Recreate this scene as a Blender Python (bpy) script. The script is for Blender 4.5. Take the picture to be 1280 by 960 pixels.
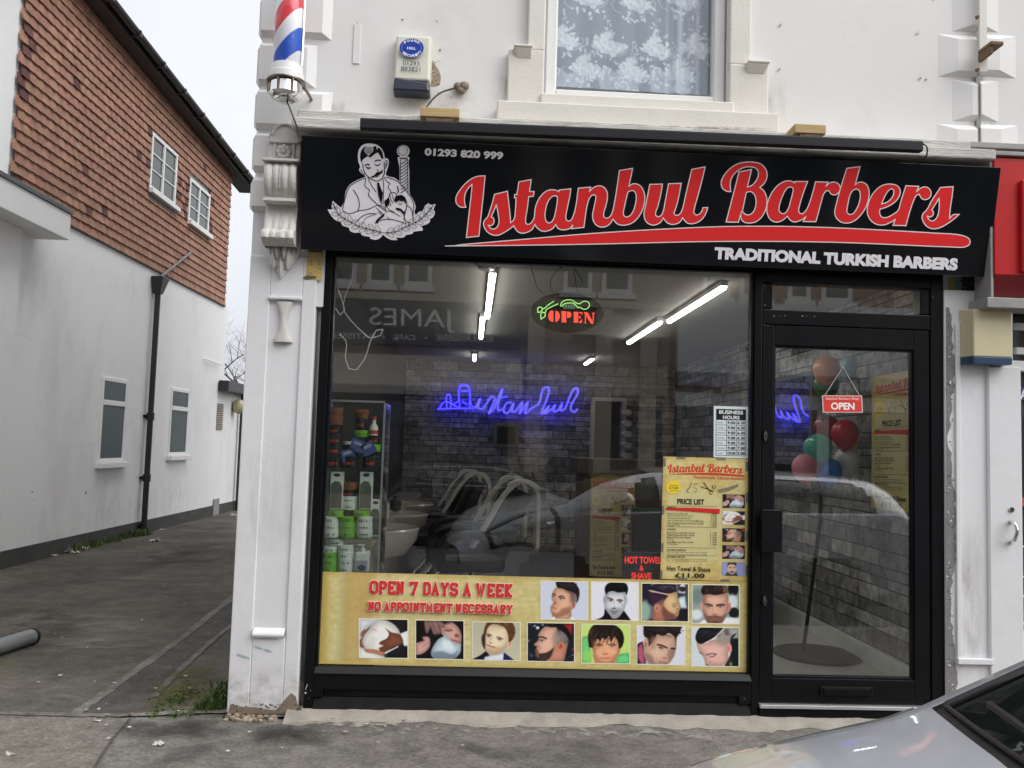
import bpy, math, random
import numpy as np
from mathutils import Vector, Matrix
from mathutils.geometry import tessellate_polygon
random.seed(11)
rng = np.random.default_rng(11)
R = math.radians
# ------------------------------------------------------------------ camera
for o in list(bpy.data.objects):
    bpy.data.objects.remove(o)
scene = bpy.context.scene
COL = scene.collection
FPX = 1080.0
CAM = np.array([0.0, -4.75, 1.47])
def cam_axes(yaw, pitch, roll):
    cy, sy, cp, sp, cr, sr = math.cos(yaw), math.sin(yaw), math.cos(pitch), math.sin(pitch), math.cos(roll), math.sin(roll)
    f = np.array([sy*cp, cy*cp, sp]); r = np.array([cy, -sy, 0.0]); u = np.cross(r, f)
    return cr*r + sr*u, cr*u - sr*r, f
AX_R, AX_U, AX_F = cam_axes(R(2.55), R(4.09), R(1.74))
cd = bpy.data.cameras.new('camera'); cam = bpy.data.objects.new('camera', cd); COL.objects.link(cam)
cd.sensor_width = 36.0; cd.lens = FPX/1280*36; cd.clip_start = 0.05; cd.clip_end = 600
cam.matrix_world = Matrix(((AX_R[0], AX_U[0], -AX_F[0], CAM[0]), (AX_R[1], AX_U[1], -AX_F[1], CAM[1]), (AX_R[2], AX_U[2], -AX_F[2], CAM[2]), (0, 0, 0, 1)))
scene.camera = cam
# ------------------------------------------------------------------ world, sun, exposure
SUN_EL, SUN_AZ = 47, 120          # azimuth measured clockwise from +y: the light comes from over the street
w = bpy.data.worlds.new('World'); scene.world = w; w.use_nodes = True
nt = w.node_tree; nt.nodes.clear()
wo = nt.nodes.new('ShaderNodeOutputWorld'); bg = nt.nodes.new('ShaderNodeBackground')
sky = nt.nodes.new('ShaderNodeTexSky'); sky.sky_type = 'NISHITA'; sky.sun_disc = False
sky.sun_elevation = R(SUN_EL); sky.sun_rotation = R(SUN_AZ); sky.air_density = 1.0; sky.dust_density = 6.0; sky.ozone_density = 1.0
hs = nt.nodes.new('ShaderNodeHueSaturation'); hs.inputs['Saturation'].default_value = 0.16
mixs = nt.nodes.new('ShaderNodeMixRGB'); mixs.blend_type = 'MIX'; mixs.inputs['Fac'].default_value = 0.6
cl = nt.nodes.new('ShaderNodeTexNoise'); cl.inputs['Scale'].default_value = 2.2; cl.inputs['Detail'].default_value = 6
rp = nt.nodes.new('ShaderNodeValToRGB'); rp.color_ramp.elements[0].color = (4.6, 4.75, 5.2, 1); rp.color_ramp.elements[1].color = (5.6, 5.7, 6.0, 1)
rp.color_ramp.elements[0].position = .35; rp.color_ramp.elements[1].position = .65
nt.links.new(sky.outputs[0], hs.inputs['Color']); nt.links.new(hs.outputs[0], mixs.inputs[1]); nt.links.new(cl.outputs['Fac'], rp.inputs[0])
nt.links.new(rp.outputs[0], mixs.inputs[2]); nt.links.new(mixs.outputs[0], bg.inputs['Color']); nt.links.new(bg.outputs[0], wo.inputs['Surface'])
bg.inputs['Strength'].default_value = 0.13
sd = bpy.data.lights.new('sun', 'SUN'); sd.energy = 1.35; sd.angle = R(75); sd.color = (1.0, 0.985, 0.965)
sun = bpy.data.objects.new('sun', sd); COL.objects.link(sun)
sdir = Vector((math.sin(R(SUN_AZ))*math.cos(R(SUN_EL)), math.cos(R(SUN_AZ))*math.cos(R(SUN_EL)), math.sin(R(SUN_EL))))
sun.rotation_euler = sdir.to_track_quat('Z', 'Y').to_euler(); sun.location = (6, -20, 30)
vs = scene.view_settings; vs.view_transform = 'Standard'; vs.look = 'None'; vs.gamma = 1; vs.use_curve_mapping = False; vs.exposure = 0.72
scene.cycles.use_denoising = True
scene.cycles.max_bounces = 8; scene.cycles.transparent_max_bounces = 24; scene.cycles.caustics_reflective = False; scene.cycles.caustics_refractive = False
# ------------------------------------------------------------------ pixel rays onto real planes
def ray(px, py):
    return (px-640)/FPX*AX_R - (py-480)/FPX*AX_U + AX_F
class Plane:
    def __init__(s, p, n):
        s.p = np.array(p, float); n = np.array(n, float); s.n = n/np.linalg.norm(n)
    def __call__(s, px, py, off=0.0):
        v = ray(px, py); t = ((s.p - CAM) @ s.n)/(v @ s.n)
        return CAM + t*v + s.n*off
def PY(y):
    return Plane((0, y, 0), (0, -1, 0))
def PZ(z):
    return Plane((0, 0, z), (0, 0, 1))
def lin(c):
    c = np.asarray(c, float)/255.0
    return np.where(c <= .04045, c/12.92, ((c+.055)/1.055)**2.4)
# ------------------------------------------------------------------ materials
def nodes(m):
    m.use_nodes = True
    t = m.node_tree
    return t, t.nodes['Principled BSDF']
def N(t, kind, **kw):
    n = t.nodes.new(kind)
    for k, v in kw.items():
        if k in n.inputs: n.inputs[k].default_value = v
        else: setattr(n, k, v)
    return n
def mat(name, col, rough=.6, metal=0., var=.12, scale=6., bump=0., bscale=40., coat=0., spec=.5, dirt=None, dirt_amt=.0, dirt_scale=2.5, dirt_pos=.55, stretch=None):
    """principled surface whose colour drifts with noise; optional dirt colour in blotches of its own"""
    m = bpy.data.materials.new(name); t, b = nodes(m)
    col = tuple(col)
    tc = N(t, 'ShaderNodeTexCoord'); src = tc.outputs['Object']
    if stretch:
        mp = N(t, 'ShaderNodeMapping'); mp.inputs['Scale'].default_value = stretch; t.links.new(src, mp.inputs[0]); src = mp.outputs[0]
    n = N(t, 'ShaderNodeTexNoise', Scale=scale, Detail=8.0, Roughness=.6); t.links.new(src, n.inputs['Vector'])
    r = N(t, 'ShaderNodeValToRGB'); e = r.color_ramp.elements; e[0].position = .3; e[1].position = .7
    e[0].color = tuple(max(0, c*(1-var)) for c in col)+(1,); e[1].color = tuple(min(1, c*(1+var)) for c in col)+(1,)
    t.links.new(n.outputs['Fac'], r.inputs[0]); out = r.outputs[0]
    if dirt is not None:
        n2 = N(t, 'ShaderNodeTexNoise', Scale=dirt_scale, Detail=10.0, Roughness=.68); t.links.new(src, n2.inputs['Vector'])
        r2 = N(t, 'ShaderNodeValToRGB'); r2.color_ramp.elements[0].position = dirt_pos; r2.color_ramp.elements[1].position = min(1, dirt_pos+.18)
        r2.color_ramp.elements[1].color = (dirt_amt,)*3+(1,)
        mx = N(t, 'ShaderNodeMixRGB'); mx.inputs[2].default_value = tuple(dirt)+(1,)
        t.links.new(n2.outputs['Fac'], r2.inputs[0]); t.links.new(r2.outputs[0], mx.inputs[0]); t.links.new(out, mx.inputs[1]); out = mx.outputs[0]
    t.links.new(out, b.inputs['Base Color'])
    b.inputs['Roughness'].default_value = rough; b.inputs['Metallic'].default_value = metal
    b.inputs['Coat Weight'].default_value = coat; b.inputs['Coat Roughness'].default_value = .05; b.inputs['Specular IOR Level'].default_value = spec
    if bump:
        n3 = N(t, 'ShaderNodeTexNoise', Scale=bscale, Detail=6.0, Roughness=.65); t.links.new(src, n3.inputs['Vector'])
        bp = N(t, 'ShaderNodeBump', Strength=min(1, bump), Distance=.01); t.links.new(n3.outputs['Fac'], bp.inputs['Height']); t.links.new(bp.outputs[0], b.inputs['Normal'])
    return m
def ink(name, rough=.5, emit=0., coat=0., spec=.3):
    """printed colours carried by the mesh"""
    m = bpy.data.materials.new(name); t, b = nodes(m)
    a = N(t, 'ShaderNodeAttribute'); a.attribute_name = 'Col'
    n = N(t, 'ShaderNodeTexNoise', Scale=90., Detail=3.)
    tc = N(t, 'ShaderNodeTexCoord'); t.links.new(tc.outputs['Object'], n.inputs['Vector'])
    r = N(t, 'ShaderNodeValToRGB'); r.color_ramp.elements[0].color = (1.08, 1.08, 1.08, 1); r.color_ramp.elements[1].color = (1.16, 1.16, 1.16, 1)
    t.links.new(n.outputs['Fac'], r.inputs[0])
    mx = N(t, 'ShaderNodeMixRGB', blend_type='MULTIPLY', use_clamp=True); mx.inputs[0].default_value = 1
    t.links.new(a.outputs['Color'], mx.inputs[1]); t.links.new(r.outputs[0], mx.inputs[2]); t.links.new(mx.outputs[0], b.inputs['Base Color'])
    b.inputs['Roughness'].default_value = rough; b.inputs['Coat Weight'].default_value = coat; b.inputs['Specular IOR Level'].default_value = spec
    if emit:
        t.links.new(a.outputs['Color'], b.inputs['Emission Color']); b.inputs['Emission Strength'].default_value = emit
    return m
def emitter(name, col, strength):
    m = bpy.data.materials.new(name); t, b = nodes(m)
    b.inputs['Base Color'].default_value = tuple(col)+(1,); b.inputs['Emission Color'].default_value = tuple(col)+(1,); b.inputs['Emission Strength'].default_value = strength
    return m
def pane_mat(name, tint=(.93, .95, .94), r0=.045, rough=0.0):
    """clear sheet glass: see-through mixed with mirror by angle, the same from both sides"""
    m = bpy.data.materials.new(name); m.use_nodes = True; t = m.node_tree; t.nodes.clear()
    o = N(t, 'ShaderNodeOutputMaterial'); tr = N(t, 'ShaderNodeBsdfTransparent'); gl = N(t, 'ShaderNodeBsdfGlossy'); mx = N(t, 'ShaderNodeMixShader')
    tr.inputs['Color'].default_value = tuple(tint)+(1,); gl.inputs['Roughness'].default_value = rough; gl.inputs['Color'].default_value = (1, 1, 1, 1)
    g = N(t, 'ShaderNodeNewGeometry'); d = N(t, 'ShaderNodeVectorMath', operation='DOT_PRODUCT')
    t.links.new(g.outputs['Normal'], d.inputs[0]); t.links.new(g.outputs['Incoming'], d.inputs[1])
    ab = N(t, 'ShaderNodeMath', operation='ABSOLUTE'); t.links.new(d.outputs['Value'], ab.inputs[0])
    su = N(t, 'ShaderNodeMath', operation='SUBTRACT'); su.inputs[0].default_value = 1; t.links.new(ab.outputs[0], su.inputs[1])
    pw = N(t, 'ShaderNodeMath', operation='POWER'); pw.inputs[1].default_value = 5; t.links.new(su.outputs[0], pw.inputs[0])
    ma = N(t, 'ShaderNodeMath', operation='MULTIPLY_ADD'); ma.inputs[1].default_value = 1-r0; ma.inputs[2].default_value = r0; ma.use_clamp = True
    t.links.new(pw.outputs[0], ma.inputs[0]); t.links.new(ma.outputs[0], mx.inputs[0]); t.links.new(tr.outputs[0], mx.inputs[1]); t.links.new(gl.outputs[0], mx.inputs[2])
    t.links.new(mx.outputs[0], o.inputs['Surface'])
    return m
def stain_mat(name, col, scale=6., lo=.40, hi=.62, rough=.9, stretch=(1, 1, 1)):
    """a stain with a ragged edge: the mesh carries how far it reaches, noise breaks it up"""
    m = bpy.data.materials.new(name); m.use_nodes = True; t = m.node_tree; b = t.nodes['Principled BSDF']; o = t.nodes['Material Output']
    b.inputs['Base Color'].default_value = tuple(col)+(1,); b.inputs['Roughness'].default_value = rough; b.inputs['Specular IOR Level'].default_value = .2
    a = N(t, 'ShaderNodeAttribute'); a.attribute_name = 'Col'; tc = N(t, 'ShaderNodeTexCoord'); mp = N(t, 'ShaderNodeMapping'); mp.inputs['Scale'].default_value = stretch
    n = N(t, 'ShaderNodeTexNoise', Scale=scale, Detail=9., Roughness=.7); t.links.new(tc.outputs['Object'], mp.inputs[0]); t.links.new(mp.outputs[0], n.inputs['Vector'])
    r = N(t, 'ShaderNodeMapRange'); r.inputs[1].default_value = lo; r.inputs[2].default_value = hi; t.links.new(n.outputs['Fac'], r.inputs[0])
    mu = N(t, 'ShaderNodeMath', operation='MULTIPLY'); t.links.new(r.outputs[0], mu.inputs[0]); t.links.new(a.outputs['Fac'], mu.inputs[1])
    tr = N(t, 'ShaderNodeBsdfTransparent'); mx = N(t, 'ShaderNodeMixShader'); t.links.new(mu.outputs[0], mx.inputs[0]); t.links.new(tr.outputs[0], mx.inputs[1]); t.links.new(b.outputs[0], mx.inputs[2]); t.links.new(mx.outputs[0], o.inputs['Surface'])
    return m
# ------------------------------------------------------------------ mesh builder
def catmull(pts, sub=6, closed=False, corner=50):
    P = [np.array(p, float) for p in pts]; n = len(P); out = []
    def tangent(i):
        a, b, c = P[(i-1) % n], P[i], P[(i+1) % n]
        if not closed and i in (0, n-1): return None
        u, v = b-a, c-b; lu, lv = np.linalg.norm(u), np.linalg.norm(v)
        if lu < 1e-9 or lv < 1e-9: return None
        if math.degrees(math.acos(max(-1, min(1, float(u@v)/(lu*lv))))) > corner: return None
        return (u/lu+v/lv)/2
    for i in range(n if closed else n-1):
        a, b = P[i], P[(i+1) % n]; L = np.linalg.norm(b-a)
        ta, tb = tangent(i), tangent((i+1) % n); d = (b-a)/max(L, 1e-9)
        ta = d if ta is None else ta; tb = d if tb is None else tb
        for k in range(sub):
            s = k/sub; s2, s3 = s*s, s*s*s
            out.append((2*s3-3*s2+1)*a+(s3-2*s2+s)*ta*L+(-2*s3+3*s2)*b+(s3-s2)*tb*L)
    if not closed: out.append(P[-1])
    return out
class MB:
    def __init__(s):
        s.v, s.f, s.m, s.c = [], [], [], []
    def add(s, verts, faces, mi=0, col=None):
        k = len(s.v); s.v.extend([tuple(map(float, p)) for p in verts]); s.f.extend([tuple(i+k for i in q) for q in faces]); s.m.extend([mi]*len(faces))
        s.c.extend(col if (col is not None and np.ndim(col) == 2) else [col]*len(verts)); return s
    def box(s, x0, x1, y0, y1, z0, z1, mi=0, col=None):
        v = [(x, y, z) for z in (z0, z1) for y in (y0, y1) for x in (x0, x1)]
        return s.add(v, [(0, 2, 3, 1), (4, 5, 7, 6), (0, 1, 5, 4), (2, 6, 7, 3), (0, 4, 6, 2), (1, 3, 7, 5)], mi, col)
    def hexa(s, p, mi=0, col=None):
        """eight corners: bottom ring then top ring"""
        return s.add(p, [(3, 2, 1, 0), (4, 5, 6, 7), (0, 1, 5, 4), (1, 2, 6, 5), (2, 3, 7, 6), (3, 0, 4, 7)], mi, col)
    def extrude(s, loop, d, mi=0, col=None):
        """closed 3-D polygon pushed along vector d"""
        n = len(loop); L = [np.array(p, float) for p in loop]; d = np.array(d, float)
        tri = tessellate_polygon([[Vector(p) for p in L]])
        v = L+[p+d for p in L]
        f = [tuple(t) for t in tri]+[tuple(i+n for i in reversed(t)) for t in tri]+[(i, (i+1) % n, (i+1) % n+n, i+n) for i in range(n)]
        return s.add(v, f, mi, col)
    def tube(s, path, r, n=8, mi=0, cap=True, col=None):
        P = [np.array(p, float) for p in path]; m = len(P); rr = r if hasattr(r, '__len__') else [r]*m
        T = [P[min(i+1, m-1)]-P[max(i-1, 0)] for i in range(m)]
        up = np.array([0, 0, 1.0]); 
        if abs(T[0][2]) > .9*np.linalg.norm(T[0]): up = np.array([1.0, 0, 0])
        a = np.cross(T[0], up); a /= np.linalg.norm(a); v = []
        for i in range(m):
            t = T[i]/max(np.linalg.norm(T[i]), 1e-9); a = a-t*(a@t); a /= max(np.linalg.norm(a), 1e-9); b = np.cross(t, a)
            v += [P[i]+rr[i]*(a*math.cos(2*math.pi*k/n)+b*math.sin(2*math.pi*k/n)) for k in range(n)]
        f = [(i*n+k, i*n+(k+1) % n, (i+1)*n+(k+1) % n, (i+1)*n+k) for i in range(m-1) for k in range(n)]
        if cap: f += [tuple(reversed(range(n))), tuple(range((m-1)*n, m*n))]
        return s.add(v, f, mi, col)
    def lathe(s, prof, c=(0, 0, 0), n=24, mi=0, axis='z', col=None):
        v = []
        for r_, z_ in prof:
            for k in range(n):
                a = 2*math.pi*k/n; q = (r_*math.cos(a), r_*math.sin(a), z_)
                if axis == 'y': q = (q[0], q[2], q[1])
                if axis == 'x': q = (q[2], q[0], q[1])
                v.append((c[0]+q[0], c[1]+q[1], c[2]+q[2]))
        m = len(prof); f = [(i*n+k, i*n+(k+1) % n, (i+1)*n+(k+1) % n, (i+1)*n+k) for i in range(m-1) for k in range(n)]
        if prof[0][0] > 1e-6: f.append(tuple(reversed(range(n))))
        if prof[-1][0] > 1e-6: f.append(tuple(range((m-1)*n, m*n)))
        return s.add(v, f, mi, col)
    def grid(s, A, mi=0, closed_u=False, col=None):
        A = np.asarray(A, float); a, b = A.shape[:2]; k = len(s.v)
        f = [(i*b+j, i*b+(j+1) % b, (i+1)*b+(j+1) % b, (i+1)*b+j) for i in range(a-1) for j in range(b if closed_u else b-1)]
        return s.add(A.reshape(-1, 3), f, mi, None if col is None else np.asarray(col).reshape(-1, 3))
    def ball(s, c, rx, ry, rz, n=16, mi=0, col=None):
        pr = [(math.sin(math.pi*i/(n//2)), -math.cos(math.pi*i/(n//2))) for i in range(n//2+1)]
        v = [(c[0]+rx*r_*math.cos(2*math.pi*k/n), c[1]+ry*r_*math.sin(2*math.pi*k/n), c[2]+rz*z_) for r_, z_ in pr for k in range(n)]
        f = [(i*n+k, i*n+(k+1) % n, (i+1)*n+(k+1) % n, (i+1)*n+k) for i in range(n//2) for k in range(n)]
        return s.add(v, f, mi, col)
    def build(s, name, mats, parent=None, origin=None, smooth=None, bevel=0., local=False):
        me = bpy.data.meshes.new(name)
        V = np.array(s.v, float)
        if parent is not None and not local:
            V = V-np.array(world_loc(parent))
            off = np.zeros(3)
            if origin is not None: off = np.array(origin, float)-np.array(world_loc(parent)); V = V-off
        elif origin is not None and not local:
            off = np.array(origin, float); V = V-off
        else: off = np.zeros(3)
        me.from_pydata([tuple(p) for p in V], [], s.f); me.validate()
        if not isinstance(mats, (list, tuple)): mats = [mats]
        for m_ in mats: me.materials.append(m_)
        if len(me.polygons) == len(s.m): me.polygons.foreach_set('material_index', s.m)
        if any(c is not None for c in s.c):
            ca = me.color_attributes.new('Col', 'FLOAT_COLOR', 'POINT')
            arr = np.ones((len(s.v), 4)); arr[:, :3] = [(0, 0, 0) if c is None else c for c in s.c]
            ca.data.foreach_set('color', arr.ravel())
        if smooth is not None:
            me.shade_smooth()
            if smooth < 179: me.set_sharp_from_angle(angle=R(smooth))
        o = bpy.data.objects.new(name, me); COL.objects.link(o)
        o.location = tuple(off)
        if parent is not None: o.parent = parent
        if bevel:
            b = o.modifiers.new('bevel', 'BEVEL'); b.width = bevel; b.segments = 2; b.limit_method = 'ANGLE'; b.angle_limit = R(40)
        return o
def world_loc(o):
    p = np.zeros(3)
    while o is not None:
        p = p+np.array(o.location); o = o.parent
    return p
def tag(o, label=None, cat=None, group=None, kind=None):
    if label: o['label'] = label
    if cat: o['category'] = cat
    if group: o['group'] = group
    if kind: o['kind'] = kind
    return o
def thing(name, loc, label, cat, group=None):
    o = bpy.data.objects.new(name, None); COL.objects.link(o); o.location = tuple(map(float, loc)); o.empty_display_size = .1
    return tag(o, label, cat, group)
def copy_thing(root, loc, rotz=None, label=None, group=None, swap=None):
    def cp(o, par):
        kids = list(o.children); c = o.copy(); COL.objects.link(c)
        if par is not None: c.parent = par
        if swap and c.type == 'MESH' and any(ms.material in swap for ms in c.material_slots):
            c.data = c.data.copy()
            for i, m_ in enumerate(c.data.materials):
                if m_ in swap: c.data.materials[i] = swap[m_]
        for ch in kids: cp(ch, c)
        return c
    r = cp(root, None); r.location = tuple(map(float, loc))
    if rotz is not None: r.rotation_euler = (0, 0, rotz)
    return tag(r, label, None, group)
def stain(name, plane, quad, m, off, parent=None, fall=1.6, top=1.0, n=14, kind=None, sides=(1, 1, 1, 1)):
    """quad in pixels; strength fades to nothing at the edges (sides: left, right, top, bottom may stay hard with 0)"""
    q = [np.array(a, float) for a in quad]; mb = MB(); A = np.empty((n, n, 3)); Cc = np.empty((n, n, 3))
    for i in range(n):
        for j in range(n):
            u, v = j/(n-1), i/(n-1); p = (1-v)*((1-u)*q[0]+u*q[1])+v*((1-u)*q[3]+u*q[2]); A[i, j] = plane(p[0], p[1], off)
            e = min(u if sides[0] else 1, 1-u if sides[1] else 1, v if sides[2] else 1, 1-v if sides[3] else 1); Cc[i, j] = top*min(1, e*2*fall)
    mb.grid(A, 0, False, Cc); o = mb.build(name, m, parent)
    if kind: o['kind'] = kind
    return o
# ------------------------------------------------------------------ flat print work (signs, posters)
TEXT_CACHE = {}
def glyphs(s, bold=0., space=1., res=4):
    key = (s, bold, space)
    if key not in TEXT_CACHE:
        cu = bpy.data.curves.new('lettering', 'FONT'); cu.body = s; cu.offset = bold; cu.resolution_u = res; cu.space_character = space; cu.space_line = .9
        ob = bpy.data.objects.new('lettering', cu); me = bpy.data.meshes.new_from_object(ob)
        V = np.array([v.co[:2] for v in me.vertices]); F = [tuple(p.vertices) for p in me.polygons]
        bpy.data.objects.remove(ob); bpy.data.curves.remove(cu); bpy.data.meshes.remove(me)
        TEXT_CACHE[key] = (V, F)
    return TEXT_CACHE[key]
class Flat:
    """ink shapes given in photograph pixels, laid on one real plane, each layer a hair above the last"""
    def __init__(s, plane, step=6e-5, base=0.):
        s.P, s.mb, s.h, s.step = plane, MB(), base, step
    def up(s, k=1): s.h += s.step*k
    def poly(s, loops, col, smooth=0, corner=50, up=1):
        if np.ndim(loops[0][0]) == 0: loops = [loops]
        L = [catmull(l, smooth, True, corner) if smooth else [np.array(p, float) for p in l] for l in loops]
        s.up(); P3 = [[Vector(s.P(p[0], p[1], s.h)) for p in l] for l in L]
        tri = tessellate_polygon(P3); flat = [p for l in P3 for p in l]
        nn = Vector(s.P.n); F = []
        for t in tri:
            a, b, c = (flat[i] for i in t)
            F.append(tuple(t) if (b-a).cross(c-a).dot(nn) > 0 else tuple(reversed(t)))
        s.mb.add(flat, F, 0, lin(col)); return L
    def ribbon(s, pts, wd, col, closed=False):
        P = [np.array(p, float) for p in pts]
        Q = [P[0]]
        for p in P[1:]:
            if np.linalg.norm(p-Q[-1]) > .02: Q.append(p)
        if closed and np.linalg.norm(Q[0]-Q[-1]) < .02: Q.pop()
        P = Q; n = len(P); v = []; s.up()
        W = wd if hasattr(wd, '__len__') else [wd]*n
        for i in range(n):
            a = P[i-1] if (closed or i) else P[i]; b = P[(i+1) % n] if (closed or i < n-1) else P[i]
            u = P[i]-a; x = b-P[i]
            nu = np.array([-u[1], u[0]])/max(np.linalg.norm(u), 1e-9) if np.linalg.norm(u) > 1e-9 else None
            nx = np.array([-x[1], x[0]])/max(np.linalg.norm(x), 1e-9) if np.linalg.norm(x) > 1e-9 else None
            if nu is None: m = nx
            elif nx is None: m = nu
            else:
                m = nu+nx; l = np.linalg.norm(m)
                if l < .3: m = nu
                else: m = m/l; m = m/max(.45, float(m@nu))
            hw = W[min(i, len(W)-1)]/2
            v += [s.P(*(P[i]+m*hw), s.h), s.P(*(P[i]-m*hw), s.h)]
        f = [(2*i, 2*i+1, (2*i+3) % (2*n), (2*i+2) % (2*n)) for i in range(n if closed else n-1)]
        s.mb.add(v, f, 0, lin(col))
    def curve(s, pts, wd, col, sub=5, closed=False, taper=False, corner=75):
        C = catmull(pts, sub, closed, corner); n = len(C)
        W = [wd*(.35+.65*math.sin(math.pi*i/(n-1))) for i in range(n)] if taper else wd
        s.ribbon(C, W, col, closed)
    def text(s, st, bl, br, tl, col, bold=0., space=1., outline=None, obold=.05):
        for b_, c_ in (((bold+obold, outline),) if outline is not None else ())+((bold, col),):
            V, F = glyphs(st, b_, space); V0, _ = glyphs(st, bold, space)
            lo, hi = V0.min(0), V0.max(0); uv = (V-lo)/(hi-lo); bl_, br_, tl_ = (np.array(q, float) for q in (bl, br, tl))
            s.up(); Q = bl_+uv[:, :1]*(br_-bl_)+uv[:, 1:]*(tl_-bl_)
            P3 = [s.P(q[0], q[1], s.h) for q in Q]
            s.mb.add(P3, F, 0, lin(c_))
    def disc(s, cx, cy, rx, ry, col, n=28, rot=0.):
        s.poly([(cx+rx*math.cos(a)*math.cos(rot)-ry*math.sin(a)*math.sin(rot), cy+rx*math.cos(a)*math.sin(rot)+ry*math.sin(a)*math.cos(rot)) for a in [2*math.pi*k/n for k in range(n)]], col)
    def build(s, name, m, parent=None, **k):
        return s.mb.build(name, m, parent, **k)
def seg_dist(X, Y, a, b):
    ax, ay, bx, by = a[0], a[1], b[0], b[1]; dx, dy = bx-ax, by-ay; t = np.clip(((X-ax)*dx+(Y-ay)*dy)/max(dx*dx+dy*dy, 1e-9), 0, 1)
    return np.hypot(X-ax-t*dx, Y-ay-t*dy)
def smooth01(d, s):
    t = np.clip(.5-d/max(s, 1e-6), 0, 1); return t*t*(3-2*t)
class Pic:
    shade = False
    """a printed photograph painted on a fine grid of mesh points; drawing units are those of one enlarged view (ox, oy, scale)"""
    def __init__(s, quad, nx, ny, ox=0., oy=0., sc=1., bg=(128, 128, 128)):
        q = [np.array(p, float) for p in quad]; u = np.linspace(0, 1, nx)[None, :, None]; v = np.linspace(0, 1, ny)[:, None, None]
        s.px = (1-v)*((1-u)*q[0]+u*q[1])+v*((1-u)*q[3]+u*q[2]); s.X = (s.px[..., 0]-ox)*sc; s.Y = (s.px[..., 1]-oy)*sc
        s.C = np.ones((ny, nx, 3))*np.array(bg, float); s.U = np.broadcast_to(u[..., 0], (ny, nx)); s.V = np.broadcast_to(v[..., 0], (ny, nx))
    def mix(s, k, col, al=1.):
        k = (k*al)[..., None]; s.C = s.C*(1-k)+np.array(col, float)*k; return s
    def poly(s, pts, col, soft=5, al=1., sm=3):
        P = catmull(pts, sm, True, 70) if sm else pts; d = np.full(s.X.shape, 1e9); ins = np.zeros(s.X.shape, bool)
        for i in range(len(P)):
            a, b = P[i], P[(i+1) % len(P)]; d = np.minimum(d, seg_dist(s.X, s.Y, a, b))
            if a[1] != b[1]:
                c = ((a[1] > s.Y) != (b[1] > s.Y)) & (s.X < (b[0]-a[0])*(s.Y-a[1])/(b[1]-a[1])+a[0]); ins ^= c
        s.mix(smooth01(np.where(ins, -d, d), soft), col, al)
        B = np.array(P); sz = min(np.ptp(B[:, 0]), np.ptp(B[:, 1]))
        if al > .85 and sz > 60 and s.shade: s.mix(np.where(ins, np.clip(1-d/(.30*sz), 0, 1)**2, 0), np.array(col, float)*.62, .55); s.mix(np.where(ins, np.clip(d/(.42*sz)-.25, 0, 1), 0), np.minimum(np.array(col, float)*1.12+8, 250), .45)
        return s
    def ell(s, cx, cy, rx, ry, col, rot=0., soft=5, al=1.):
        c, n = math.cos(rot), math.sin(rot); x = (s.X-cx)*c+(s.Y-cy)*n; y = -(s.X-cx)*n+(s.Y-cy)*c
        d = (np.hypot(x/rx, y/ry)-1)*min(rx, ry); return s.mix(smooth01(d, soft), col, al)
    def line(s, pts, wd, col, soft=4, al=1., sm=4):
        P = catmull(pts, sm, False, 75) if len(pts) > 2 else pts; d = np.full(s.X.shape, 1e9)
        for a, b in zip(P, P[1:]): d = np.minimum(d, seg_dist(s.X, s.Y, a, b))
        return s.mix(smooth01(d-wd/2, soft), col, al)
    def eye(s, cx, cy, w_, h_, rot=0., iris=(40, 30, 26)):
        s.ell(cx, cy-h_*.9, w_*1.3, h_*1.5, (120, 84, 70), rot, h_*2.2, .38); s.ell(cx, cy, w_, h_, (226, 214, 206), rot, 4, .8); s.ell(cx-w_*.05, cy-h_*.1, h_*.95, h_*.95, iris, 0, 4)
        c, n = math.cos(rot), math.sin(rot); s.line([(cx-w_*1.05*c, cy-w_*1.05*n), (cx-h_*n*-.0, cy-h_*1.05), (cx+w_*1.05*c, cy+w_*1.05*n)], h_*.55, (40, 28, 24), 4, .9); s.ell(cx, cy+h_*1.9, w_, h_*.7, (150, 110, 94), rot, 8, .35); return s
    def blur(s, n=1):
        for k in range(n):
            P = np.pad(s.C, ((1, 1), (1, 1), (0, 0)), 'edge'); s.C = (P[:-2, 1:-1]+P[2:, 1:-1]+P[1:-1, :-2]+P[1:-1, 2:]+2*P[1:-1, 1:-1])/6
        return s
    def noise(s, amp, sx=1, sy=1):
        ny, nx = s.X.shape; g = rng.normal(0, 1, (ny//sy+2, nx//sx+2)); g = np.kron(g, np.ones((sy, sx)))[:ny, :nx]
        g = (g+np.roll(g, 1, 0)+np.roll(g, 1, 1)+np.roll(g, -1, 0)+np.roll(g, -1, 1))/3; s.C = np.clip(s.C+amp*g[..., None], 0, 255); return s
    def streaks(s, box, n, ln, wd, cols, ang=0., al=.6):
        for i in range(n):
            x, y = random.uniform(box[0], box[2]), random.uniform(box[1], box[3]); a = ang+random.uniform(-.25, .25)
            s.line([(x, y), (x+ln*math.cos(a), y+ln*math.sin(a))], wd, random.choice(cols), 5, al)
        return s
    def mesh(s, plane, off=0.):
        mb = MB(); A = np.empty(s.px.shape[:2]+(3,))
        for i in range(A.shape[0]):
            for j in range(A.shape[1]): A[i, j] = plane(s.px[i, j, 0], s.px[i, j, 1], off)
        mb.grid(A, 0, False, lin(np.clip(s.C, 0, 255))); mb.f = [tuple(reversed(q)) for q in mb.f]
        if (np.cross(A[0, 1]-A[0, 0], A[1, 0]-A[0, 0]) @ plane.n) > 0: mb.f = [tuple(reversed(q)) for q in mb.f]
        return mb
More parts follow.
